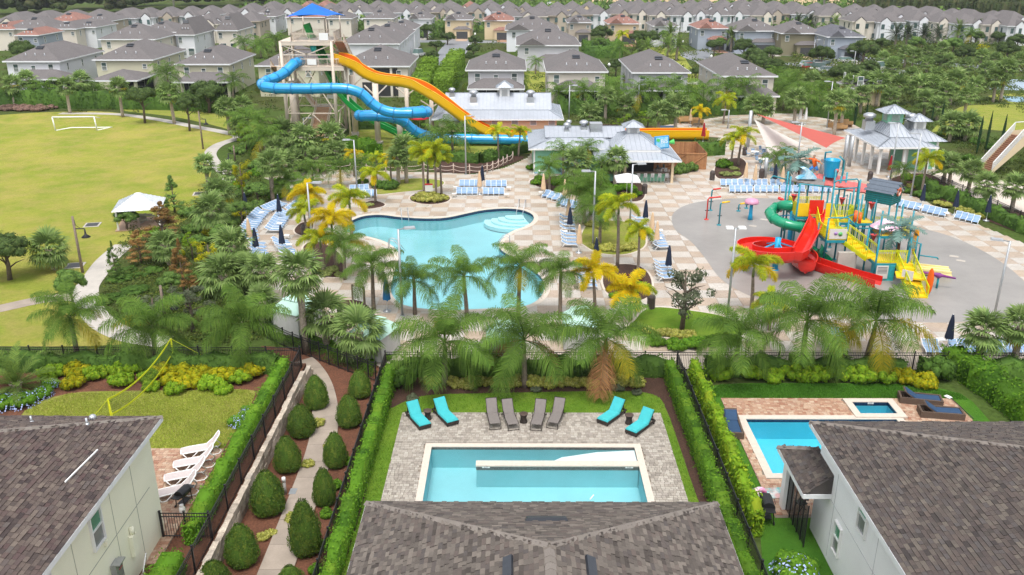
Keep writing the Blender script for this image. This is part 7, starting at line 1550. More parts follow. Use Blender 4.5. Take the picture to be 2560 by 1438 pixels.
for px,py in((2135,540),(2146,545)):c=PV(px,py,a0.y-2);b=MB();b.tube([c,c+Vector((.25,-.1,0))],.5,14);b.obj('spinning_wheel',K_oran,r)
for px,py,h_,m,pl_ in((2282,640,2.6,mat('amber_plastic',(.75,.30,.005),.35),''),(2318,742,2.3,K_oran,'')):
 g=P(px,py);b=MB();vs=[];b.ball((0,0,h_/2),(.10,.30,h_/2),12,10);o=b.obj('surfboard',m,r,None,(g.x,g.y,.15),.6)
for px,py in((2268,665),(2290,680),(2283,660)):g=P(px,py);post(g.x,g.y,2.6)
g=P(2268,668);h=P(2290,682);bar([(g.x,g.y,2.5),(h.x,h.y,2.6),(h.x,h.y,1.6),(h.x+1.5,h.y-.2,1.45),(h.x+1.6,h.y-.2,1.3)])
b=MB();g=P(2330,686);b.box((0,0,.35),(2.9,1.5,.3),taper=.9)
for y in(-.65,0,.65):b.box((0,y,.56),(2.7,.14,.16),ry=.04)
b.obj('pale_yellow_slide',mat('pale_yellow',(.78,.66,.30),.4),r,None,g,-.25);b=MB();b.box((0,0,0),(2.2,1.4,.14),ry=.0);b.obj('platform',K_yel,r,None,(P(2275,690,1.1).x,P(2275,690,1.1).y,1.1),-.3)
r=thing('water_cannon','purple water cannon on a teal stand','at the right end of the playground','water toy',P(2341,722));b=MB();b.tube([(0,0,0),(0,0,1.0)],.09,8);b.lathe([(.24,0),(.24,.06)],10);b.obj('stand',K_teal,r);b=MB();b.tube([(-1.3,.2,1.35),(-.5,.1,1.3),(0,0,1.15),(.3,0,1.15),(1.3,-.25,1.0)],[.12,.1,.26,.12,.07],8);b.obj('barrel',mat('purple_plastic',(.20,.04,.20),.4),r)
K_leaf=mat('metal_palm_leaf',(.10,.19,.16),.5,noise=(4,.15))
def metal_palm(cx,cy,Y,zb,place,s):
 c=PV(cx,cy,Y);q=thing('metal_palm','blue green artificial palm with metal fronds',place,'artificial palm',(c.x,c.y,zb),0,'artificial palms of the playground',pos=c);b=MB();b.tube([(0,0,0),(.1,0,(c.z-zb)/2),(0,0,c.z-zb)],[.16,.12,.16],8);b.obj('trunk',mat('red_brown_paint',(.10,.04,.03),.6,noise=(8,.3)),q)
 for k in range(13):v,f,rr=pinnate(1.9*s,R(60-k*7),R(70),22,.5*s,.09*s,.2,(0.,),seed=k);o=O('frond',mesh_np('metal_frond',v,f,K_leaf),q,(0,0,c.z-zb),k*2.4)
metal_palm(1999,400,P(2000,465).y,.06,'left of the blue bucket',1.5);metal_palm(2252,572,70.5,.06,'at the right of the playground',1.15)
q=thing('surfer_statue','surfer figure in orange shirt and blue shorts','riding the wave on the playground roof','statue',(w0.x+.55,w0.y+.2,w0.z+.3),.4);K_skin=mat('statue_skin',(.50,.24,.14),.6);b=MB();b.tube([(.2,0,.75),(.15,0,1.05),(.05,0,1.45),(.03,0,1.55)],[.19,.18,.24,.10],10);b.tube([(.03,-.2,1.45),(.25,-.55,1.3)],[.10,.08],8);b.tube([(.03,.2,1.45),(-.1,.55,1.42)],[.10,.08],8);b.obj('shirt',K_oran,q)
b=MB();b.tube([(.25,-.55,1.3),(.35,-.8,1.1)],[.06,.045],8);b.tube([(-.1,.55,1.42),(-.25,.85,1.4)],[.06,.045],8);b.ball((0,0,1.73),(.12,.11,.15),10,8);b.tube([(.45,-.15,.42),(.3,-.2,.05),(.45,-.22,.02)],[.085,.06,.05],8);b.tube([(-.2,.2,.45),(-.25,.25,.05),(-.1,.25,.02)],[.085,.06,.05],8);b.tube([(.02,0,1.5),(0,0,1.65)],.06,8);b.obj('body',K_skin,q);b=MB();b.tube([(.2,-.08,.8),(.45,-.15,.42)],[.16,.11],8);b.tube([(.2,.08,.8),(-.2,.2,.45)],[.16,.11],8);b.obj('shorts',mat('statue_blue',(.03,.20,.55),.6),q);b=MB();b.ball((.02,0,1.79),(.13,.12,.11),10,6);b.obj('hair',M_wood,q)
def sprayer(px,by,ty,m1,m2,head,desc,place):
 g=P(px,by,.06);h=PV(px,ty,g.y).z-.06;q=thing('splash_sprayer',desc,place,'water toy',g,0,'sprayers on the splash pad');b=MB();b.tube([(0,0,0),(0,0,h-.15),(.15,0,h)],.075,8);b.lathe([(.24,0),(.24,.05),(.08,.1)],12);b.obj('post',m1,q);b=MB();b.tube([(.1,0,h),(head,0,h+.12)],.09,8);b.obj('nozzle',m2,q);b=MB();b.tube([(-.22,0,h*.42),(.22,0,h*.42)],.04,6);b.obj('handle',M_black,q)
K_redp=mat('red_pipe',(.62,.04,.03),.35);K_yp=mat('yellow_pipe',(.80,.50,.01),.35)
sprayer(1766,549,495,K_redp,K_redp,1.3,'tall red sprayer with long spout','at the left of the splash pad');sprayer(1776,526,474,K_teal,K_redp,.9,'blue sprayer with red spout','behind the tall red sprayer');sprayer(1797,563,507,K_teal,K_yp,.9,'teal sprayer with yellow spout','right of the tall red sprayer');sprayer(1846,528,510,K_teal,K_yp,.8,'short teal sprayer with yellow spout','left of the pink mushroom');sprayer(1866,521,500,K_teal,K_yp,.3,'short teal post with yellow foot','behind the pink mushroom')
g=P(1875,549,.06);h=PV(1879,507,g.y).z;q=thing('mushroom_fountain','pink mushroom fountain on a blue stem','on the splash pad left of the playground','water toy',g);b=MB();b.lathe([(.28,0),(.2,.5),(.16,h)],12);b.obj('stem',K_bk,q);b=MB();b.lathe([(.2,h-.15),(.72,h-.12),(.76,h),(.6,h+.28),(.1,h+.42)],16);b.obj('cap',mat('pink_cap',(.60,.28,.42),.4,noise=(3,.1)),q)
g=P(1952,530,.06);q=thing('red_water_gun','short red water gun on a post','left of the green tube slide','water toy',g);b=MB();b.tube([(0,0,0),(0,0,1.3)],.08,8);b.tube([(-.45,0,1.55),(.45,-.1,1.2)],.16,8);b.obj('gun',K_redp,q)
for x,y in((1882,565),(1910,549),(2065,624),(2385,641),(2402,652),(2150,730)):g=P(x,y,.066);q=thing('floor_marker','pale cream floor panel set in the grey splash pad','','floor panel',g,-.5,'pale panels in the splash pad');b=MB();b.box((0,0,.004),(.75,.5,.012));b.obj('panel',M_cream,q)
# houses of the neighbourhood
M_rg=mat('grey_shingle_roof',(.128,.117,.116),.9,noise=[(3.5,.22),(.5,.10),(14,.2)],bump=(8,.5));M_rt=mat('terracotta_tile_roof',(.23,.115,.09),.8,noise=[(2.5,.35),(.4,.2)],bump=(6,.8));M_rd=mat('slate_tile_roof',(.10,.10,.115),.75,noise=[(2.5,.3),(.5,.2)],bump=(6,.8))
WALL={'w':mat('wall_white',(.66,.67,.70),.9,noise=(.3,.05)),'c':mat('wall_cream',(.64,.585,.51),.9,noise=(.3,.05)),'y':mat('wall_yellow',(.62,.50,.32),.9,noise=(.3,.06)),'g':mat('wall_grey',(.48,.48,.50),.9,noise=(.3,.05)),'e':mat('wall_sage',(.52,.50,.37),.9,noise=(.3,.05)),'b':mat('wall_blue_grey',(.34,.38,.44),.9,noise=(.3,.05)),'t':mat('wall_taupe',(.42,.36,.29),.9,noise=(.3,.05)),'o':mat('wall_olive',(.22,.20,.13),.9,noise=(.3,.05))}
WN={'w':'white','c':'cream','y':'yellow','g':'pale grey','e':'sage','b':'blue grey','t':'taupe','o':'olive'};ROOF={'g':M_rg,'t':M_rt,'d':M_rd};RN={'g':'grey','t':'red tiled','d':'slate tiled'}
M_wp=mat('far_window_pane',(.07,.11,.11),.15,spec=.8,objvar=.4);M_gar=mat('garage_door',(.05,.055,.06),.6,noise=(2,.2));M_porch=mat('porch_shade_wall',(.30,.26,.21),.9)
def hipmesh(b,x0,x1,y0,y1,z,rise,o=.5,mi=0):
 x0-=o;x1+=o;y0-=o;y1+=o;w_,d=x1-x0,y1-y0;h=min(w_,d)/2
 p,q=((x0+h,(y0+y1)/2,z+rise),(x1-h,(y0+y1)/2,z+rise))if w_>d else(((x0+x1)/2,y0+h,z+rise),((x0+x1)/2,y1-h,z+rise))
 A,B,C,D=(x0,y0,z),(x1,y0,z),(x1,y1,z),(x0,y1,z)
 b.add([A,B,C,D,p,q],[(0,1,5,4),(1,2,5),(2,3,4,5),(3,0,4),(3,2,1,0)]if w_>d else[(0,1,4),(1,2,5,4),(2,3,5),(3,0,4,5),(3,2,1,0)],mi)
def fasc(b,x0,x1,y0,y1,z,o=.5):
 x0-=o;x1+=o;y0-=o;y1+=o
 for p,q in(((x0,y0),(x1,y0)),((x1,y0),(x1,y1)),((x0,y1),(x0,y0))):b.beam((*p,z-.12),(*q,z-.12),.06,.26)
def wins(root,L,side):
 for x,y,z,w_,h,f in L:window(root,(x,y,z),w_,h,f,M_white,M_wp)
def house(xl,xr,ye,dep,wc,rc,place,extra='',h=5.9,porch=None,nb=3,side=None,low=True,rise=None):
 """xl..xr, ye: photo ends of the front eave; dep: depth in metres"""
 a=P(xl,ye,h);c=P(xr,ye,h);W_=c.x-a.x-1.0;cx=(a.x+c.x)/2;yf=a.y+.5;r=thing('house',(WN[wc]+' house with '+RN[rc]+' roof '+extra).strip(),place,'house',(cx,yf,0),0,'houses of the neighbourhood',pos=(cx,yf,h))
 w2=W_/2;b=MB();b.box((0,dep/2,(h-.1)/2),(W_,dep,h-.1));b.obj('wall',WALL[wc],r);b=MB();hipmesh(b,-w2,w2,0,dep,h,rise or(min(W_,dep)/2+.5)*.47);rf=b.obj('roof',ROOF[rc],r);b=MB();fasc(b,-w2,w2,0,dep,h);b.obj('fascia',M_fasc,r)
 rs=rise or(min(W_,dep)/2+.5)*.47;hh=min(W_,dep)/2+.5
 for k in range(2):t=.72;b=MB();b.box((0,0,.08),(1.4,.4,.16));o=b.obj('roof_vent',MATS['dark_roof_vent'],rf,None,((k-.5)*2.4 if W_>dep else 0,-.5+hh*(t+.1*k),h+rs*(t+.1*k)+.04));o.rotation_euler=(math.atan2(rs,hh),0,0)
 for k in range(3):pipe(rf,((-.3+.3*k)*W_*.6,hh*.35-.5,h+rs*.35),.4,.08)
 L=[];n=nb
 for k in range(n):x=-w2+W_*((k+.5)/n if n>2 else(.14,.86)[k]);big=k%2==0;L.append((x,-.03,4.5,1.05 if big else .9,1.55 if big else 1.0,(0,-1)))
 s=side if side is not None else(1 if xl<1288 else-1)
 for k in range(max(2,int(dep/5))):L.append((s*(w2+.03),dep*(k+.5)/max(2,int(dep/5)),4.5,.8,1.5,(s,0)));L.append((s*(w2+.03),dep*(k+.4)/max(2,int(dep/5)),1.6,.8,1.3,(s,0)))if k%2 else None
 if low:
  for k in range(2):L.append((-w2+W_*(.25+.5*k),-.03,1.5,1.6,1.9,(0,-1)))
 wins(r,L,s)
 if porch:
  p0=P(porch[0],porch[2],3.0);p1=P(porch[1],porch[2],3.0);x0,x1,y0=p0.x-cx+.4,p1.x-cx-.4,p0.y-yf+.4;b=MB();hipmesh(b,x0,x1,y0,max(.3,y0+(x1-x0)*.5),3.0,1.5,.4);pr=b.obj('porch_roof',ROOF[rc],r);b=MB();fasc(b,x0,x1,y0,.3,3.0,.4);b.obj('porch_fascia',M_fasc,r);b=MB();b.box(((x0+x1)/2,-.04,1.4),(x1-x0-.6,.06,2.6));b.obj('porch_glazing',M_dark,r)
  for x in(x0+.3,(x0*.45+x1*.55),x1-.3):b=MB();b.box((x,y0+.3,1.45),(.5,.5,2.9));b.obj('porch_column',WALL[wc],r)
 return r,cx,yf,w2
hA='in the row of houses nearest the field'
house(5,150,153,19,'w','g',hA,porch=(22,163,198));house(229,383,149,18,'e','g',hA,porch=(220,343,201),nb=2);house(435,575,160,17,'e','g','left of the slide tower behind the dark round tree',porch=(430,577,205));house(636,800,164,15,'e','g','directly behind the slide tower')
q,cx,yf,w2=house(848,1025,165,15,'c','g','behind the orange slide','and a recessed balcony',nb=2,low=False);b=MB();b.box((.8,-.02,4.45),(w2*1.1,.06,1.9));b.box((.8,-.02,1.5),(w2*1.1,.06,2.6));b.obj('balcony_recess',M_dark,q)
for x in(-.5,3.0):b=MB();b.box((x,-.08,2.9),(.45,.3,5.8));b.obj('pillar',WALL['c'],q)
house(1163,1316,175,15,'g','g','behind the cream bath house',porch=(1168,1312,222));house(1365,1521,179,18,'c','g','left of the black street lamp',porch=(1385,1508,226),nb=2);q,cx,yf,w2=house(1579,1728,181,20,'g','g','right of the black street lamp',porch=(1582,1731,226));house(1800,1945,190,20,'c','g','behind the golden palm at right',porch=(1830,1950,240));house(2135,2215,222,8,'y','g','behind the cypresses by the pavilion','',3.2,low=False,nb=2)
hB='in the second row left of the tower'
house(244,390,98,14,'c','g',hB,nb=2);house(437,487,87,16,'w','g',hB,nb=1,rise=4);house(537,595,76,16,'c','g',hB,nb=2,rise=4);house(342,440,80,13,'w','g',hB+' with broad roof')
for i,(a,c,y,d,wc,rc,pl_)in enumerate(((640,690,41,14,'w','g','left of the blue canopy'),(712,812,43,12,'c','t','behind the blue canopy'),(815,880,46,13,'c','g','right of the blue canopy'),(905,985,46,14,'c','g','right of the blue canopy'),(842,1000,109,18,'w','g','above the beige balcony house'),(905,1022,90,16,'w','g','above the beige balcony house'),(960,1040,73,14,'w','g','left of the straight street'),(1018,1080,47,14,'w','g','left of the straight street'),(1108,1182,49,12,'y','g','at the end of the straight street'),(1207,1286,51,12,'y','t','at the end of the straight street'),(1290,1453,113,20,'g','g','with the broad roof right of the street'),(1262,1400,75,16,'w','g','behind the broad roofed grey house'),(1418,1482,56,12,'t','g','with three arched windows'),(1518,1602,59,12,'y','t','behind the golden date palm'),(1631,1700,65,13,'w','g','by the wet crossing'),(1743,1825,71,13,'b','t','facing the wet crossing'),(1837,1955,77,15,'b','g','right of the wet crossing'),(1952,2062,83,14,'o','g','above the car park'),(2068,2165,92,16,'b','d','above the car park'),(10,125,72,14,'c','g','at the upper left edge'),(125,190,72,16,'c','g','at the upper left edge'),(-30,34,73,14,'c','t','at the upper left edge'),(36,96,88,13,'b','t','at the upper left edge'),(190,240,68,14,'w','g','at the upper left edge'),(205,275,53,14,'t','g','at the upper left edge'),(120,200,53,12,'y','t','at the upper left edge'))):
 q,cx,yf,w2=house(a,c,y,d,wc,rc,pl_,nb=2,low=False)
 if 7<=i<=18:
  b=MB();b.box((w2*.3,-1.0,1.5),(w2*1.2,2.2,3.0));b.obj('garage',WALL[wc],q);b=MB();hipmesh(b,-w2*.3,w2*.9,-2.1,.6,3.0,.9,.35);b.obj('garage_roof',ROOF[rc],q);b=MB();b.box((w2*.3,-2.13,1.2),(w2*.85,.06,2.2));b.obj('garage_door',M_gar,q);b=MB();b.prism([(cx-w2*.1,yf-9),(cx+w2*.75,yf-9),(cx+w2*.75,yf-2.1),(cx-w2*.1,yf-2.1)],0,.05);o=b.obj('driveway',MATS['paver_red']if i in(8,9,13,15,17)else M_conc);structure(o,'driveway in front of the '+WN[wc]+' house '+pl_,'driveway')
  b=MB();g_=w2*.42;b.add([(-w2*.95,-.75,5.9),(-w2*.95+2*g_,-.75,5.9),(-w2*.95+g_,-.75,7.4),(-w2*.95,3,5.9),(-w2*.95+2*g_,3,5.9),(-w2*.95+g_,4.5,7.4)],[(0,1,2),(0,2,5,3),(1,4,5,2)]);b.obj('gable_roof',ROOF[rc],q)
FARP={}
def far_house(cx,ye,hw,wc,rc,place):
 a=P(cx-hw,ye,5.6);c=P(cx+hw,ye,5.6);W_=c.x-a.x;key=(wc,rc,int(cx)%3)
 if key not in FARP:
  T=Proto();v=key[2];dp=(12,15,17)[v];b=MB();b.box((0,dp/2,2.75),(10,dp,5.5));T.add('wall',b,WALL[wc]);b=MB();hipmesh(b,-5,5,0,dp,5.6,2.8,.5);g_=2.2;gx=(-2.4,2.2,0)[v]
  b.add([(gx-g_,-.9,5.6),(gx+g_,-.9,5.6),(gx,-.9,7.1),(gx-g_,2,5.6),(gx+g_,2,5.6),(gx,4,7.1)],[(0,2,5,3),(1,4,5,2)]);T.add('roof',b,ROOF[rc]);b=MB();fasc(b,-5,5,0,dp,5.6);b.add([(gx-g_+.2,-.8,5.5),(gx+g_-.2,-.8,5.5),(gx,-.8,6.9)],[(0,1,2)]);b.box((gx,-.4,2.75),(g_*1.7,.8,5.5));T.add('gable_front',b,WALL[wc]);b=MB();b2=MB()
  for x,z in((-3.4,4.2),(0,4.2),(3.3,4.2),(-3.2,1.5),(2.8,1.3)):b.box((x,-.83,z),(1.2,.08,1.5))
  for y in(3,7):
   for s in(-1,1):b.box((s*5.02,y,4.2),(.08,.9,1.4))
  T.add('window',b,M_wp,kind='stuff');FARP[key]=T
 r=thing('house',WN[wc]+' house with '+RN[rc]+' roof',place,'house',((a.x+c.x)/2,a.y,0),0,'houses in the far rows',pos=((a.x+c.x)/2,a.y,5),scale=(W_/10,1,1));FARP[key].put(r)
def FH(txt,place):
 for it in txt.split():
  x,y,hw,k=it.split(',');far_house(float(x),float(y),float(hw),k[0],k[1],place)
def FR_(x0,x1,y0,y1,n,ks,place):
 L=ks.split()
 for k in range(n):t=(k+.5)/n;x=x0+(x1-x0)*t;w_=abs(x1-x0)/n;far_house(x+random.uniform(-4,4),y0+(y1-y0)*t+random.uniform(-1.5,1.5),w_*random.uniform(.48,.6),*L[(k*7+k//3)%len(L)],place)
FR_(-10,330,58,44,5,'cg tg wg','in the back rows at upper left');FR_(330,640,46,30,6,'wg cg wg tg','in the back rows at upper left');FR_(480,650,62,50,3,'cg wg tg','left of the blue canopy')
FR_(645,960,25,21,7,'cg wg ct wg','behind the blue canopy');FR_(650,980,33,30,7,'wg cg yg wg','behind the blue canopy, middle row')
FR_(960,1290,23,21,7,'wg ct cg wg','above the straight street');FR_(985,1300,33,30,7,'wg cg tg','above the straight street, middle row');FR_(1250,1420,42,40,3,'gg cg tg','right of the tiled yellow house')
FR_(1290,1500,27,24,5,'tg cg yg','in the middle far row');FR_(1330,1620,37,34,6,'cg wg tg','behind the dark date palms')
FR_(1540,1930,19,19,9,'wg cg wg','in the farthest row, middle');FR_(1560,1930,27,27,8,'wg tg wg','in the second far row, middle');FR_(1630,1930,37,38,6,'cg wg wg','in the third far row, middle')
FR_(1930,2220,25,34,6,'wg cg gg','in the farthest row, right');FR_(2220,2580,35,56,7,'wg gg wg','at the far right, back row');FR_(1930,2220,34,44,5,'tg wg cg','in the second far row, right');FR_(2220,2580,45,68,6,'wg wg cg','at the far right, front row');FR_(2140,2260,52,56,2,'cg wg','above the slate roofed house')
CP={}
def car(px,py,col,nm,place,rz=0.,van=False):
 if(nm,van)not in CP:
  T=Proto();m=mat('car_'+nm.replace(' ','_'),col,.25,.3,spec=.6,coat=.5);b=MB();h=1.1 if van else .62;vs=[]
  for x,z0_,z1 in((-2.25,.35,.75),(-2.1,.25,.95),(-.9,.25,.98),(1.2,.25,.95),(2.1,.3,.78),(2.25,.38,.6)):vs+=[(x,-.88,z0_),(x,.88,z0_),(x,.84,z1),(x,-.84,z1)]
  b.add(vs,[(i*4+j,i*4+(j+1)%4,i*4+4+(j+1)%4,i*4+4+j)for i in range(5)for j in range(4)]+[(3,2,1,0),(20,21,22,23)]);b.add([(-1.7,-.72,.95+h),(.35,-.72,.95+h),(.35,.72,.95+h),(-1.7,.72,.95+h)],[(0,1,2,3)]);T.add('body',b,m);b=MB()
  b.add([(-2.05,-.80,.95),(1.25,-.80,.95),(1.25,.80,.95),(-2.05,.80,.95),(-1.7,-.70,.94+h),(.35,-.70,.94+h),(.35,.70,.94+h),(-1.7,.70,.94+h)],[(0,1,5,4),(1,2,6,5),(2,3,7,6),(3,0,4,7)]);T.add('windows',b,M_glass);
  for x in(-1.4,1.4):
   for y in(-.82,.82):b=MB();b.tube([(x,y-.1,.32),(x,y+.1,.32)],.32,10);T.add('wheel',b,M_black)
  CP[nm,van]=T
 g=P(px,py,.03);CP[nm,van].put(thing('parked_car',nm+' car' if not van else nm+' van',place,'car',g,rz,'parked cars'))
for x,y,nm,c,rz,v,pl_ in((2022,168,'white',(.7,.7,.7),0,0,'in the car park among trees'),(2030,174,'red',(.45,.03,.03),.2,0,'in the car park among trees'),(2052,166,'silver',(.5,.52,.55),0,0,'in the car park among trees'),(2068,169,'white',0,.1,0,'in the car park among trees'),(2050,178,'white',0,.2,1,'in the car park among trees'),(2072,183,'silver',0,.2,0,'in the car park among trees'),(2118,158,'white',0,0,0,'under the oaks above the car park'),(2198,176,'white',0,.6,1,'beside the yellow cottage roof'),(1048,141,'white',0,1.2,1,'in a driveway by the straight street'),(1455,97,'charcoal',(.04,.04,.05),.2,1,'before the taupe house garage'),(2408,106,'red',0,0,1,'on the far street at right'),(2452,104,'white',0,0,0,'on the far street at right'),(2492,106,'navy',(.02,.05,.14),0,1,'on the far street at right'),(2550,108,'silver',0,0,0,'on the far street at right'),(1330,11,'white',0,0,0,'on the distant open lot'),(1352,12,'silver',0,0,0,'on the distant open lot'),(1372,10,'white',0,0,0,'on the distant open lot'),(1396,12,'charcoal',0,0,0,'on the distant open lot'),(1410,12,'red',0,0,0,'on the distant open lot'),(1436,11,'navy',0,0,0,'on the distant open lot'),(1500,13,'white',0,0,1,'on the distant open lot')):car(x,y,c or(.5,.5,.5),nm,pl_,rz,bool(v))
pp=[]
for x,by,pl_ in((2056,44,'before the dark treeline at right'),(1690,36,'above the dark date palms'),(1068,28,'above the straight street'),(437,31,'above the white houses at left'),(2390,28,'first of three close together at right'),(2396,28,'middle of three close together at right'),(2402,29,'last of three close together at right'),(2456,52,'with an orange band at the right')):
 g=P(x,by);q=thing('utility_pole','tall pale concrete utility pole',pl_,'utility pole',g,0,'tall utility poles');b=MB();b.tube([(0,0,0),(0,0,34)],[.5,.3],8);b.obj('pole',M_conc,q);pp.append(g)
q=thing('power_line','thin power wires strung across the far right','above the far roofs','power line',(0,0,0),0,pos=P(2300,20));y_=pp[7].y
for yy in(3,12,16):a=PV(2150,yy,y_+30);c=PV(2700,yy+4,y_+30);b=MB();b.tube([a.lerp(c,t)-Vector((0,0,1.2*4*t*(1-t)))for t in np.linspace(0,1,9)],.08,4);b.obj('wire',M_alu,q)
# planting of the resort and streets
ZN=[(0,150,330,345,'along the top of the field'),(330,150,560,345,'between field path and dark hedge'),(560,150,660,345,'right end of the field path'),(470,345,610,480,'at the field edge'),(0,480,300,780,'beside the curving field path'),(300,470,470,640,'around the white gazebo'),(300,640,700,860,'above the left garden fence'),(470,470,610,640,'between the gazebo and the deck'),(600,600,700,760,'at the lower left of the deck'),(640,270,860,400,'in front of the slide tower'),(610,400,740,620,'behind the left loungers'),(735,380,910,700,'left of the resort pool'),(860,300,1130,475,'behind the resort pool'),(1130,290,1340,430,'under the blue tube end'),(1330,340,1430,470,'left in the bar garden'),(1430,340,1640,470,'right in the bar garden'),(1400,470,1640,640,'on the oval grass island'),(1400,640,1640,800,'on the islands near the viewer'),(700,600,1400,900,'between the pool and the back fence'),(1640,560,1960,860,'before the splash pad'),(1780,320,1960,430,'left of the white sail'),(1960,200,2130,330,'behind the red sail'),(2280,380,2560,560,'along the right black fence'),(2130,230,2340,330,'behind the mint pavilion'),(2340,280,2560,380,'beside the stair ramp'),(2340,180,2560,280,'by the small sports court'),(2180,110,2380,240,'right of the car park'),(2380,100,2560,180,'near the far right street'),(1960,100,2180,210,'around the car park'),(1800,60,1960,220,'right of the wet street'),(1640,90,1800,180,'beside the wet street'),(1460,60,1640,150,'among the middle houses'),(1040,60,1200,160,'along the straight street'),(1130,150,1420,240,'behind the bath house'),(1420,180,1600,320,'behind the pool bar, left'),(1600,180,1790,330,'behind the pool bar, right'),(1790,200,1960,330,'behind the picnic benches'),(0,60,330,150,'among the upper left houses'),(400,60,700,150,'among houses left of the tower'),(1380,20,1600,60,'in the middle date palm row'),(1600,20,1900,60,'right in the date palm row'),(1900,20,2200,80,'above the olive house'),(2200,20,2560,110,'before the far right houses')]
def zn(x,y):
 for a,b,c,d,p in ZN:
  if a<=x<c and b<=y<d:return p
 return 'between the far houses' if y<200 else 'at the resort edge'
DS={'q':('queen','drooping queen palm'),'f':('fox','yellow green foxtail palm'),'y':('gold','golden foxtail palm'),'s':('sabal','round headed fan palm'),'d':('date','dark spiky date palm'),'g':('dateg','green date palm')}
def PL(txt):
 for it in txt.split():
  f=it.split(',');k,d=DS[f[0]];x,y,by=float(f[1]),float(f[2]),float(f[3]);s=float(f[4])if len(f)>4 else 1.
  palm(k,x,y,by if by>0 else None,-by if by<0 else None,s*({'queen':.72,'sabal':1.05}.get(k,.95)if by>420 else{'sabal':1.38,'date':1.35,'dateg':1.3}.get(k,1.12)),d,zn(x,y))
PL('s,30,212,270 s,67,200,260 s,165,218,283 s,202,202,268 s,297,220,293 s,422,236,310,1.1 s,567,272,338 s,605,266,298 s,600,318,352 q,112,222,262 q,237,228,262 q,417,186,262,1.2 q,582,204,248 q,15,235,262,.8')
PL('s,512,412,466 s,570,430,464 s,545,485,545,1.25 s,528,530,597,1.35 s,578,618,674,1.35 s,122,625,675,1.3 s,412,615,665,1.1 s,558,692,740,1.45 s,622,678,732,1.2 s,655,680,760,1.1 s,655,760,822,1 s,677,410,505,1.2 s,712,410,460,1.2 s,748,685,885,1.25 s,812,790,868,1.25 s,896,832,905,1.3')
PL('s,707,332,372,1.1 s,760,348,392,1.2 s,825,342,388,1.2 s,690,372,425,1.1 s,790,395,436,1 s,840,380,420,.9 q,645,310,380 q,660,345,400 q,612,300,350 s,735,400,438,1 q,780,425,470 q,850,420,470,1.1 q,720,455,500 q,770,470,520')
PL('y,770,487,570,1.15 f,760,530,600 y,828,552,672,1.2 f,873,500,590,1.25 f,800,600,680,1.1 q,860,610,700,1.1 q,930,665,780,1.25 q,1035,700,790,1.2 q,1160,690,810,1.3 q,1300,668,800,1.3 q,1402,680,800,1.1 y,1485,684,792,1.2 y,1575,728,800,1.2 f,1547,516,672,1.15 f,1599,578,684,.85 q,1502,522,613,1.15 q,1462,480,560,1.6 q,1478,470,540,1.3 s,1442,408,470,1.35 q,1372,418,478,1 q,1408,378,448,1.1 q,1470,370,440,1 s,1543,400,470,1.15 q,1505,410,465,1 f,1885,668,790,1.25 f,1925,760,825,.9')
PL('f,937,436,510,1 y,975,400,452,.9 y,882,388,442,.8 f,1055,380,492,1.05 f,1070,392,490,.95 f,1088,378,492,1.1 f,1100,398,490,.9 s,995,395,462,1.1 s,1010,370,458,1.2 f,1245,330,400,.95 f,1300,332,392,.85 q,1130,335,385,1.2 q,1100,350,395,1.1 q,905,410,465 f,940,398,450,.8')
PL('f,2318,402,482,1.15 f,1815,252,310,1.1 y,1751,280,320,.9 f,1855,340,415,1.1 f,1835,352,420,.9 q,1940,395,436,1 q,1965,385,430,1 s,2378,412,462 s,2430,432,488,1.1 s,2467,465,520,1.1 s,2540,468,530,1.1 s,2365,405,455 q,2260,425,462,.9 s,1990,250,312,1.1 s,2030,202,262 s,2092,256,338,1.1 s,2112,252,322,1.1 s,2155,238,285 s,2227,245,285 s,2312,250,290 s,2380,312,355,1.1 s,2420,312,352,1.1 s,2345,268,300 q,1945,190,232 q,1980,205,250,1.1 q,1965,225,275,1.1 q,2010,235,290,1 q,2050,228,280')
PL('s,2197,208,266,1.3 s,2247,216,262,1.2 s,2300,216,262,1.3 s,2387,205,262,1.35 s,2230,172,212,1.1 s,2207,146,172 s,2265,132,168 s,2285,140,184,1.1 s,2317,160,188 s,2370,152,176 s,2455,140,170 s,2487,150,176 s,2415,166,196,1.1 s,2467,176,212,1.1 s,2515,175,255,1.2 s,2490,196,256,1.2 s,2440,214,256 s,2340,190,232 s,2330,215,262,1.1 s,2280,190,236 s,2420,240,290 s,2365,228,270 s,2160,205,250,1.1 s,2125,210,260 s,2550,150,182 s,2355,120,150 s,2320,130,160')
PL('q,1397,234,270,1.1 q,1462,232,275,1.2 s,1515,242,300 s,1475,288,330,1.1 q,1630,224,285,1.2 s,1690,266,332,1.2 s,1647,282,336 q,1685,220,280,1.2 q,1530,222,280,1.1 q,1317,132,164,1.1 q,1297,200,232 q,1427,126,150,.9 f,1557,88,125,1.2 q,1817,222,285,1.2 q,1862,222,280,1.2 q,1550,120,152 q,1340,155,185,.7 q,1180,200,238 q,1230,195,225 q,1290,190,225 s,1575,200,235 q,1600,232,290,1.1 q,1720,235,290,1.1 q,1760,225,280 s,1565,265,300 s,1885,262,310 s,1910,268,310,1.1 g,1670,114,142,1 g,1694,118,152,1 g,1677,84,130 g,1595,122,150,.9 g,1620,118,150,.9 q,650,55,88 q,610,110,140,1.3 q,650,115,145,1.3 q,690,100,130,1.3')
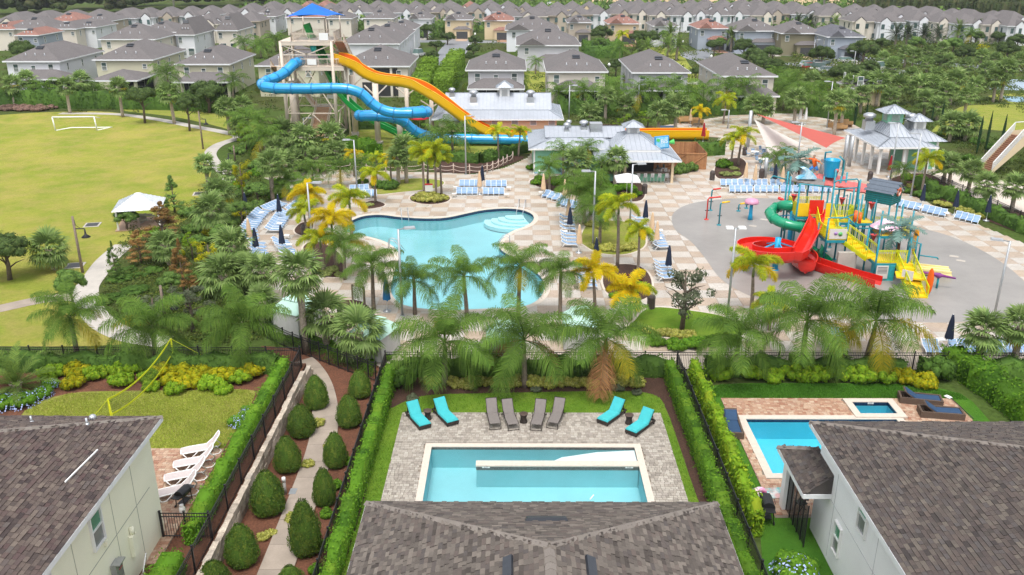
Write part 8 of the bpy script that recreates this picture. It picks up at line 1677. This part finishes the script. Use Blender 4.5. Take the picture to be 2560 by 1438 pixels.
PL('d,1410,38,58 d,1432,36,56 d,1507,37,58 d,1535,37,58 d,1630,38,60 d,1652,40,60 d,1677,37,60 d,1757,42,66 d,1777,41,64 d,1825,42,64 d,1847,47,68 d,1875,47,68 d,1995,56,84 d,2025,56,82 d,2120,60,86 d,2145,58,84 d,2240,88,120,1.1 d,2270,86,118,1.1 d,2310,88,120,1.1 d,2345,90,120,1.1 g,2232,42,64 q,2252,60,86 g,2090,58,84 g,2397,76,108,1.1 g,2440,76,106,1.1 q,2430,85,112 q,1575,30,48 q,1420,17,28,.8 q,1180,24,38 q,1100,26,42 q,720,22,38 g,1830,92,130 s,1860,78,112 s,1890,96,128')
def TL(txt):
 M={'o':(F_oak,'round','dark dense oak tree'),'t':(F_tree,'round','green leafy tree'),'r':(F_rust,'cone','rust coloured bald cypress'),'c':(F_cyp,'column','slim dark cypress'),'a':(F_grey,'open','airy grey green tree'),'b':(F_tree,'cone','young upright tree'),'y':(F_gold,'open','yellow leaved tree'),'l':(F_lime,'open','lime leaved tree')}
 for it in txt.split():
  f=it.split(',');m,sh,d=M[f[0]];x,y,by,rp=map(float,f[1:5]);tree(sh,x,y,by if by>0 else None,rp,m,d,zn(x,y),float(f[5])if len(f)>5 else 1.)
TL('o,352,238,308,38,1.1 o,465,257,328,35,1.2 o,517,228,282,46 o,8,622,700,72,1. b,430,482,534,30,1.4 t,312,542,574,34,.9 t,170,705,790,42,1.4 b,282,648,700,22,2.0 r,400,545,600,50,.8 r,345,612,660,34,1.1 r,450,660,735,34,1.8 l,475,600,650,26,1. y,600,432,505,34,1.4 y,520,632,690,44,1. a,470,745,830,60,.8 t,425,700,770,34 l,610,330,380,30 t,560,580,640,36 a,1712,716,832,78,1.15 t,545,790,850,36,.8 t,640,745,800,30 a,380,760,820,46,.7 t,600,520,560,34,.8 t,640,470,512,32,.8')
TL('o,1786,112,146,21 o,1505,82,112,30 o,1592,92,128,26 o,1622,92,130,30 o,2160,124,158,42,.9 o,2120,182,232,48,.9 o,2055,135,170,34 o,2175,168,205,28 o,1932,130,165,28 o,1940,165,205,30 o,1068,72,100,20 o,1090,112,138,20 o,1118,92,112,22 o,1080,136,158,18 o,1187,100,116,20 o,1183,122,140,19 o,1176,140,158,16 o,1740,180,205,20 o,1540,160,192,22 o,1860,115,150,32 o,1885,140,180,34 o,1910,150,190,28 o,1838,150,182,26 o,2410,130,160,30 o,2350,150,182,26 o,2520,120,150,30 o,2500,90,112,22 o,2545,100,125,26 o,55,122,150,36 o,150,96,118,24 c,204,92,116,8,3 t,232,100,118,16 o,318,62,84,18 o,655,62,86,18 o,770,40,62,24 o,862,50,64,24 t,820,62,80,16 c,2140,282,312,13,3 c,2167,280,308,11,2.4 c,2332,285,310,9,2.6 c,2356,288,316,11,2.5 c,2450,338,385,14,3 c,2473,328,384,13,3.4 c,2508,338,396,15,3 o,2395,290,318,18 t,2440,300,330,18 c,1700,68,98,5,3 c,1690,72,98,5,3 t,2240,150,178,18 t,2385,110,140,26 y,2460,122,145,18 l,1560,300,328,30,.6 l,1620,290,322,26,.7 t,1500,105,130,18 o,1345,65,80,12 t,1125,62,84,14 l,920,395,428,20 t,960,60,80,14 o,2130,90,112,24 o,2205,108,128,22 t,2290,105,128,24 o,2440,90,112,22 t,1800,105,130,18 t,1660,85,120,16 o,1550,70,100,16')
def SL(txt,m,d,flat=.8,leaf=.2,hz=1.1):
 for it in txt.split():x,y,rp=map(float,it.split(','));shrub(x,y,rp,m,d,zn(x,y),flat,leaf=leaf,hz=hz)
SL('1045,502,20 1068,505,20 1092,504,20 1108,499,16 1060,494,18 1085,494,18',F_croton,'yellow variegated shrub');SL('1492,620,20 1515,626,22 1540,628,22 1565,626,20 1585,620,18 1478,566,18 1500,572,14',F_croton,'yellow variegated shrub')
SL('1340,462,16 1385,462,18 1405,462,18 1425,466,20 1590,490,18 1575,478,20 1350,452,16 1330,425,18 1520,470,18 1540,478,20 1560,470,18',F_hedge,'low green shrub');SL('800,680,18 830,678,20 850,690,16 815,690,18 905,512,12 925,515,12 1815,440,18 1840,438,14 1835,425,14',F_grassy,'tuft of pale striped liriope',hz=.8);SL('1548,722,22 1575,735,24 1540,745,20 1600,720,20',F_hedge,'low green shrub');SL('1565,700,13 1596,705,13',F_ti,'burgundy leaved plant',hz=1.6);SL('948,470,24 975,472,26 905,462,18',F_hedged,'dark rounded shrub');SL('1705,432,22 1728,428,20 1690,436,16',F_tree,'loose green shrub',hz=1.5);SL('1810,418,24',F_hedge,'spiky fern clump',leaf=.4)
SL('2260,482,18 2215,470,16 2180,470,14 2300,492,20 2330,500,20',F_hedged,'clipped dark shrub');SL('2345,512,14 2365,518,16 2400,528,16 2420,534,16 2445,545,16 2280,470,14',F_croton,'yellow variegated shrub');SL('2385,495,26 2270,450,20 2300,455,22',F_hedge,'round green shrub');SL('1660,838,22 1690,842,24 1720,845,24 1620,832,20',F_croton,'yellow variegated shrub');SL('1735,868,34 1690,872,30 1780,862,30 1640,862,28 1830,860,26',F_hedge,'round green shrub');SL('720,800,20 740,830,22 770,845,22 820,868,22 850,880,24 890,905,24 920,915,22 685,800,22 960,900,22',F_hedge,'loose green shrub')
SL('300,700,34 340,730,36 320,680,28 290,745,30 350,690,26 380,680,30 260,760,24',F_hedged,'spreading juniper mound',.5,hz=.8);SL('400,650,26 440,600,28 480,580,26 470,540,26 500,560,24 540,560,30 580,560,26 500,610,28 560,650,26 520,700,28 480,700,26 600,640,22 590,600,24 620,590,20 640,520,24 610,490,24 660,490,22 570,520,26',F_tree,'rounded green shrub');SL('440,645,26 530,590,24 505,520,24 600,545,22',F_gold,'yellow leaved shrub');SL('395,590,26 560,480,24 590,470,22 640,440,24 700,460,20 690,500,20',F_hedge,'bright green shrub')
SL('620,372,24 600,385,20 585,378,16 660,400,22 700,390,22 740,380,20 860,370,22 900,360,18 880,330,14 1000,310,12 640,420,24 670,440,20 800,430,18 830,425,18 760,430,18',F_tree,'rounded green shrub');SL('2170,325,16 2250,300,14 2400,345,18 2440,360,20 2480,375,20 2360,340,18 2420,400,18 2470,410,22',F_hedged,'dark rounded shrub');SL('25,275,26 60,276,28 100,276,26 130,272,20',F_pink,'pink muhly grass clump',hz=.7)
hg=lambda pts,w_,h_,m,d,p,lf=.35,dn=10:hedge([P(*q)[:2]for q in pts],w_,h_,m,d,p,leaf=lf,dens=dn)
hg([(-20,268),(200,270),(430,274),(560,280)],2,3.0,F_hedged,'long dark clipped hedge','along the top of the field');hg([(1050,275),(1058,255),(1066,235),(1074,215),(1080,200)],3,4.5,F_bamboo,'tall pale bamboo hedge','left of the straight street',.45,22);hg([(1108,262),(1118,235),(1132,205),(1146,178)],3,4.5,F_bamboo,'tall pale bamboo hedge','right of the straight street',.45,22);hg([(1455,128),(1556,128)],2,3,F_hedged,'dark clipped hedge','upper of two in the middle gardens',.4,7);hg([(1460,144),(1556,144)],2,3,F_hedged,'dark clipped hedge','lower of two in the middle gardens',.4,7);hg([(1722,392),(1805,386)],1.6,1.8,F_hedged,'dark clipped hedge','right of the wooden service fence');hg([(880,372),(920,380),(940,392)],2,1.6,F_hedge,'curved clipped hedge','below the slide columns');hg([(1110,402),(1200,408),(1290,385),(1320,380)],1.4,1.3,F_hedged,'curving dark hedge','above the rope fence');hg([(860,322),(1000,318),(1060,318)],1.6,2.0,F_hedged,'dark hedge','behind the lawn under the slides');hg([(1400,282),(1500,290),(1700,290),(1900,285)],1.6,2.4,F_hedged,'long dark hedge','behind the resort below the house pools',.4,8);hg([(2020,290),(2135,300)],1.6,2.6,F_hedged,'clipped dark hedge','behind the white parasols');hg([(2290,470),(2400,510),(2520,565),(2600,600)],1.2,1.3,F_hedged,'dark hedge','inside the right black fence');hg([(2140,45),(2300,50),(2440,58),(2700,75)],10,8,F_wood,'long dark tree hedge','behind the far right houses',1.2,1.6)
fence([P(x,y)[:2]for x,y in((2310,458),(2350,470),(2430,505),(2520,548),(2600,588))],'black picket fence','along the right hand garden bed')
zone('walkway',PP([(2330,440),(2380,430),(2480,445),(2640,500),(2640,590),(2540,552),(2430,500),(2350,462)]),.02,M_cope,'pale curved walkway beyond the right fence','path',sub=3)
def cover(name,px,n,s0,s1,m,label,hgt=.6,lf=.28):
 """ground cover nobody could count: one object of many small leafy mounds"""
 poly=px;xs_=[p[0]for p in px];ys_=[p[1]for p in px];parts=[];k=0
 while k<n:
  x,y=rng.uniform(min(xs_),max(xs_)),rng.uniform(min(ys_),max(ys_))
  if not inpoly(x,y,poly):continue
  g=P(x,y);s=rng.uniform(s0,s1)*(1+.004*max(0,g.y-90));D=rng.normal(0,1,(34,3));D/=np.linalg.norm(D,axis=1,keepdims=True);D[:,2]=abs(D[:,2]);v,q=leaves(np.array(g)+D*np.array([s,s,s*hgt])*rng.uniform(.5,1.05,(34,1)),D,lf*s,.55,.5);parts.append((v,q,np.clip(rng.uniform(.01,.99)+rng.uniform(-.25,.25,len(q)),.01,.99)));k+=1
 v,q,r_=join(parts);o=O(name,mesh_np(name,v,q,m,rnd=r_));o['kind']='stuff';o['label']=label;o['category']='ground cover'
F_mix=leafmat('mixed_ground_leaf',[(.06,.10,.025),(.11,.17,.035),(.08,.09,.03),(.17,.21,.04),(.05,.085,.022)])
cover('undergrowth',[(300,600),(330,560),(450,530),(520,470),(560,430),(640,430),(690,440),(720,470),(620,530),(590,580),(600,650),(640,745),(700,830),(600,862),(420,855),(300,800),(250,750),(270,690)],900,.35,.9,F_mix,'thick mixed undergrowth between the field path and the pool deck');cover('undergrowth',[(590,350),(650,330),(860,345),(860,385),(1000,400),(1080,425),(820,422),(650,440),(580,430),(600,390)],420,.35,.8,F_mix,'mixed planting in front of the slide tower');cover('undergrowth',[(1380,290),(1440,245),(1900,235),(2000,240),(2130,225),(2560,200),(2600,290),(2480,262),(2380,270),(2320,330),(2140,300),(2020,285),(1860,284),(1640,316),(1500,318)],900,.4,1.0,F_mix,'mixed planting between the resort and the houses');cover('undergrowth',[(1960,190),(2000,110),(2150,100),(2560,115),(2620,220),(2400,230),(2180,260),(2060,235)],1000,.6,1.4,F_mix,'mixed shrubs around the car park and courts',.9,.3);cover('undergrowth',[(0,278),(0,60),(300,40),(640,60),(860,110),(1080,110),(1080,260),(640,330),(560,285)],800,.5,1.1,F_mix,'garden planting between the left houses');cover('undergrowth',[(1160,250),(1180,90),(1500,60),(1900,80),(1960,190),(1740,235),(1440,245)],700,.5,1.1,F_mix,'garden planting between the middle houses');cover('undergrowth',[(2300,440),(2420,400),(2350,330),(2480,345),(2620,380),(2620,480),(2480,440),(2380,425)],260,.4,.9,F_mix,'planting beside the stair ramp');cover('undergrowth',[(600,60),(640,15),(1250,12),(1500,20),(1900,12),(2200,25),(2600,60),(2600,115),(1900,80),(1400,60),(1080,100)],1300,1.2,2.6,F_tree,'garden trees and planting between the far houses',1.15,.4);cover('undergrowth',[(700,812),(840,880),(940,925),(930,940),(820,900),(690,840)],150,.25,.5,F_hedge,'low shrubs inside the curving fence',.9)
parts=[];fx=[]
for(xa,ya),(xb,yb),n,dep in(((-150,52),(150,38),34,60),((150,36),(640,18),60,70),((600,14),(1290,6),80,60),((1250,-6),(2200,-16),80,40),((2150,28),(2720,56),60,60)):
 for k in range(n):t=(k+rng.uniform(0,1))/n;g=P(xa+(xb-xa)*t,ya+(yb-ya)*t);fx.append((g.x,g.y+rng.uniform(0,dep),rng.uniform(8,15)))
for x,y,h_ in fx:
 B=[]
 for j in range(7):a=rng.uniform(0,6.28);rr=rng.uniform(1.6,3.2);B.append(((x+math.cos(a)*2.6,y+math.sin(a)*2.6,h_*rng.uniform(.35,.92)),(rr,rr,rr*.8)))
 v,q,r_=blobs(B,34,1.15,core=.82);parts.append((v,q,np.clip(rng.uniform(.05,.95)+rng.uniform(-.2,.2,len(q)),.01,.99)))
v,q,r_=join(parts);o=O('forest',mesh_np('forest',v,q,F_wood,rnd=r_));o['kind']='stuff';o['label']='dark mixed woods beyond the last houses';o['category']='forest'
def grass(name,poly,n,z,m,label,hole=None,l=.10):
 xs_=[p[0]for p in poly];ys_=[p[1]for p in poly];X=rng.uniform(min(xs_),max(xs_),n);Y=rng.uniform(min(ys_),max(ys_),n);keep=[i for i in range(n)if inpoly(X[i],Y[i],poly)and not any(h[0]<X[i]<h[1]and h[2]<Y[i]<h[3]for h in hole or[])];X=X[keep];Y=Y[keep];k=len(X);a=rng.uniform(0,6.28,k);hh=rng.uniform(.5,1.2,k)*l;c,s=np.cos(a),np.sin(a);w_=.022;le=rng.normal(0,.4,(2,k))*l
 V=np.stack([np.stack([X-c*w_,Y-s*w_,np.full(k,z)],1),np.stack([X+c*w_,Y+s*w_,np.full(k,z)],1),np.stack([X+le[0],Y+le[1],z+hh],1)],1).reshape(-1,3);o=O(name,mesh_np(name,V,np.arange(3*k).reshape(k,3),m,rnd=rng.uniform(.01,.99,k)));o['kind']='stuff';o['label']=label;o['category']='grass'
F_gr=leafmat('grass_blade',[(.15,.29,.03),(.20,.33,.04),(.11,.23,.025),(.25,.36,.05)],.4);F_grl=leafmat('grass_blade_yellow',[(.42,.47,.08),(.34,.42,.06),(.50,.48,.13)],.4);F_grr=leafmat('grass_blade_deep',[(.08,.22,.025),(.11,.27,.03),(.06,.17,.022)],.4)
grass('grass',lawnC,60000,.012,F_gr,'short bright grass of the centre lawn',[(-6.8,8.82,20,46.26)])
grass('grass',PP([(60,1030),(170,985),(620,975),(637,990),(600,1060),(555,1125),(380,1122),(250,1100)],ZL),44000,ZL+.012,F_grl,'short yellow green grass under the net')
grass('grass',PP([(1765,990),(1800,962),(2250,962),(2400,985),(2420,1000),(1785,995)]),26000,.012,F_grr,'short deep green grass behind the red patio')
# haze
b=MB();b.box((0,600,16),(2600,1400,38));hz=b.mesh('haze',[]);m=bpy.data.materials.new('haze');m.use_nodes=True;n=m.node_tree;n.nodes.remove(n.nodes['Principled BSDF']);v=n.nodes.new('ShaderNodeVolumePrincipled');v.inputs['Density'].default_value=.00012;v.inputs['Color'].default_value=(.86,.91,1,1);v.inputs['Anisotropy'].default_value=.2;n.links.new(v.outputs[0],n.nodes['Material Output'].inputs['Volume']);hz.materials.append(m);o=O('haze',hz,kind='stuff');o['label']='thin pale haze over the whole resort';o['category']='haze'
finish_labels()
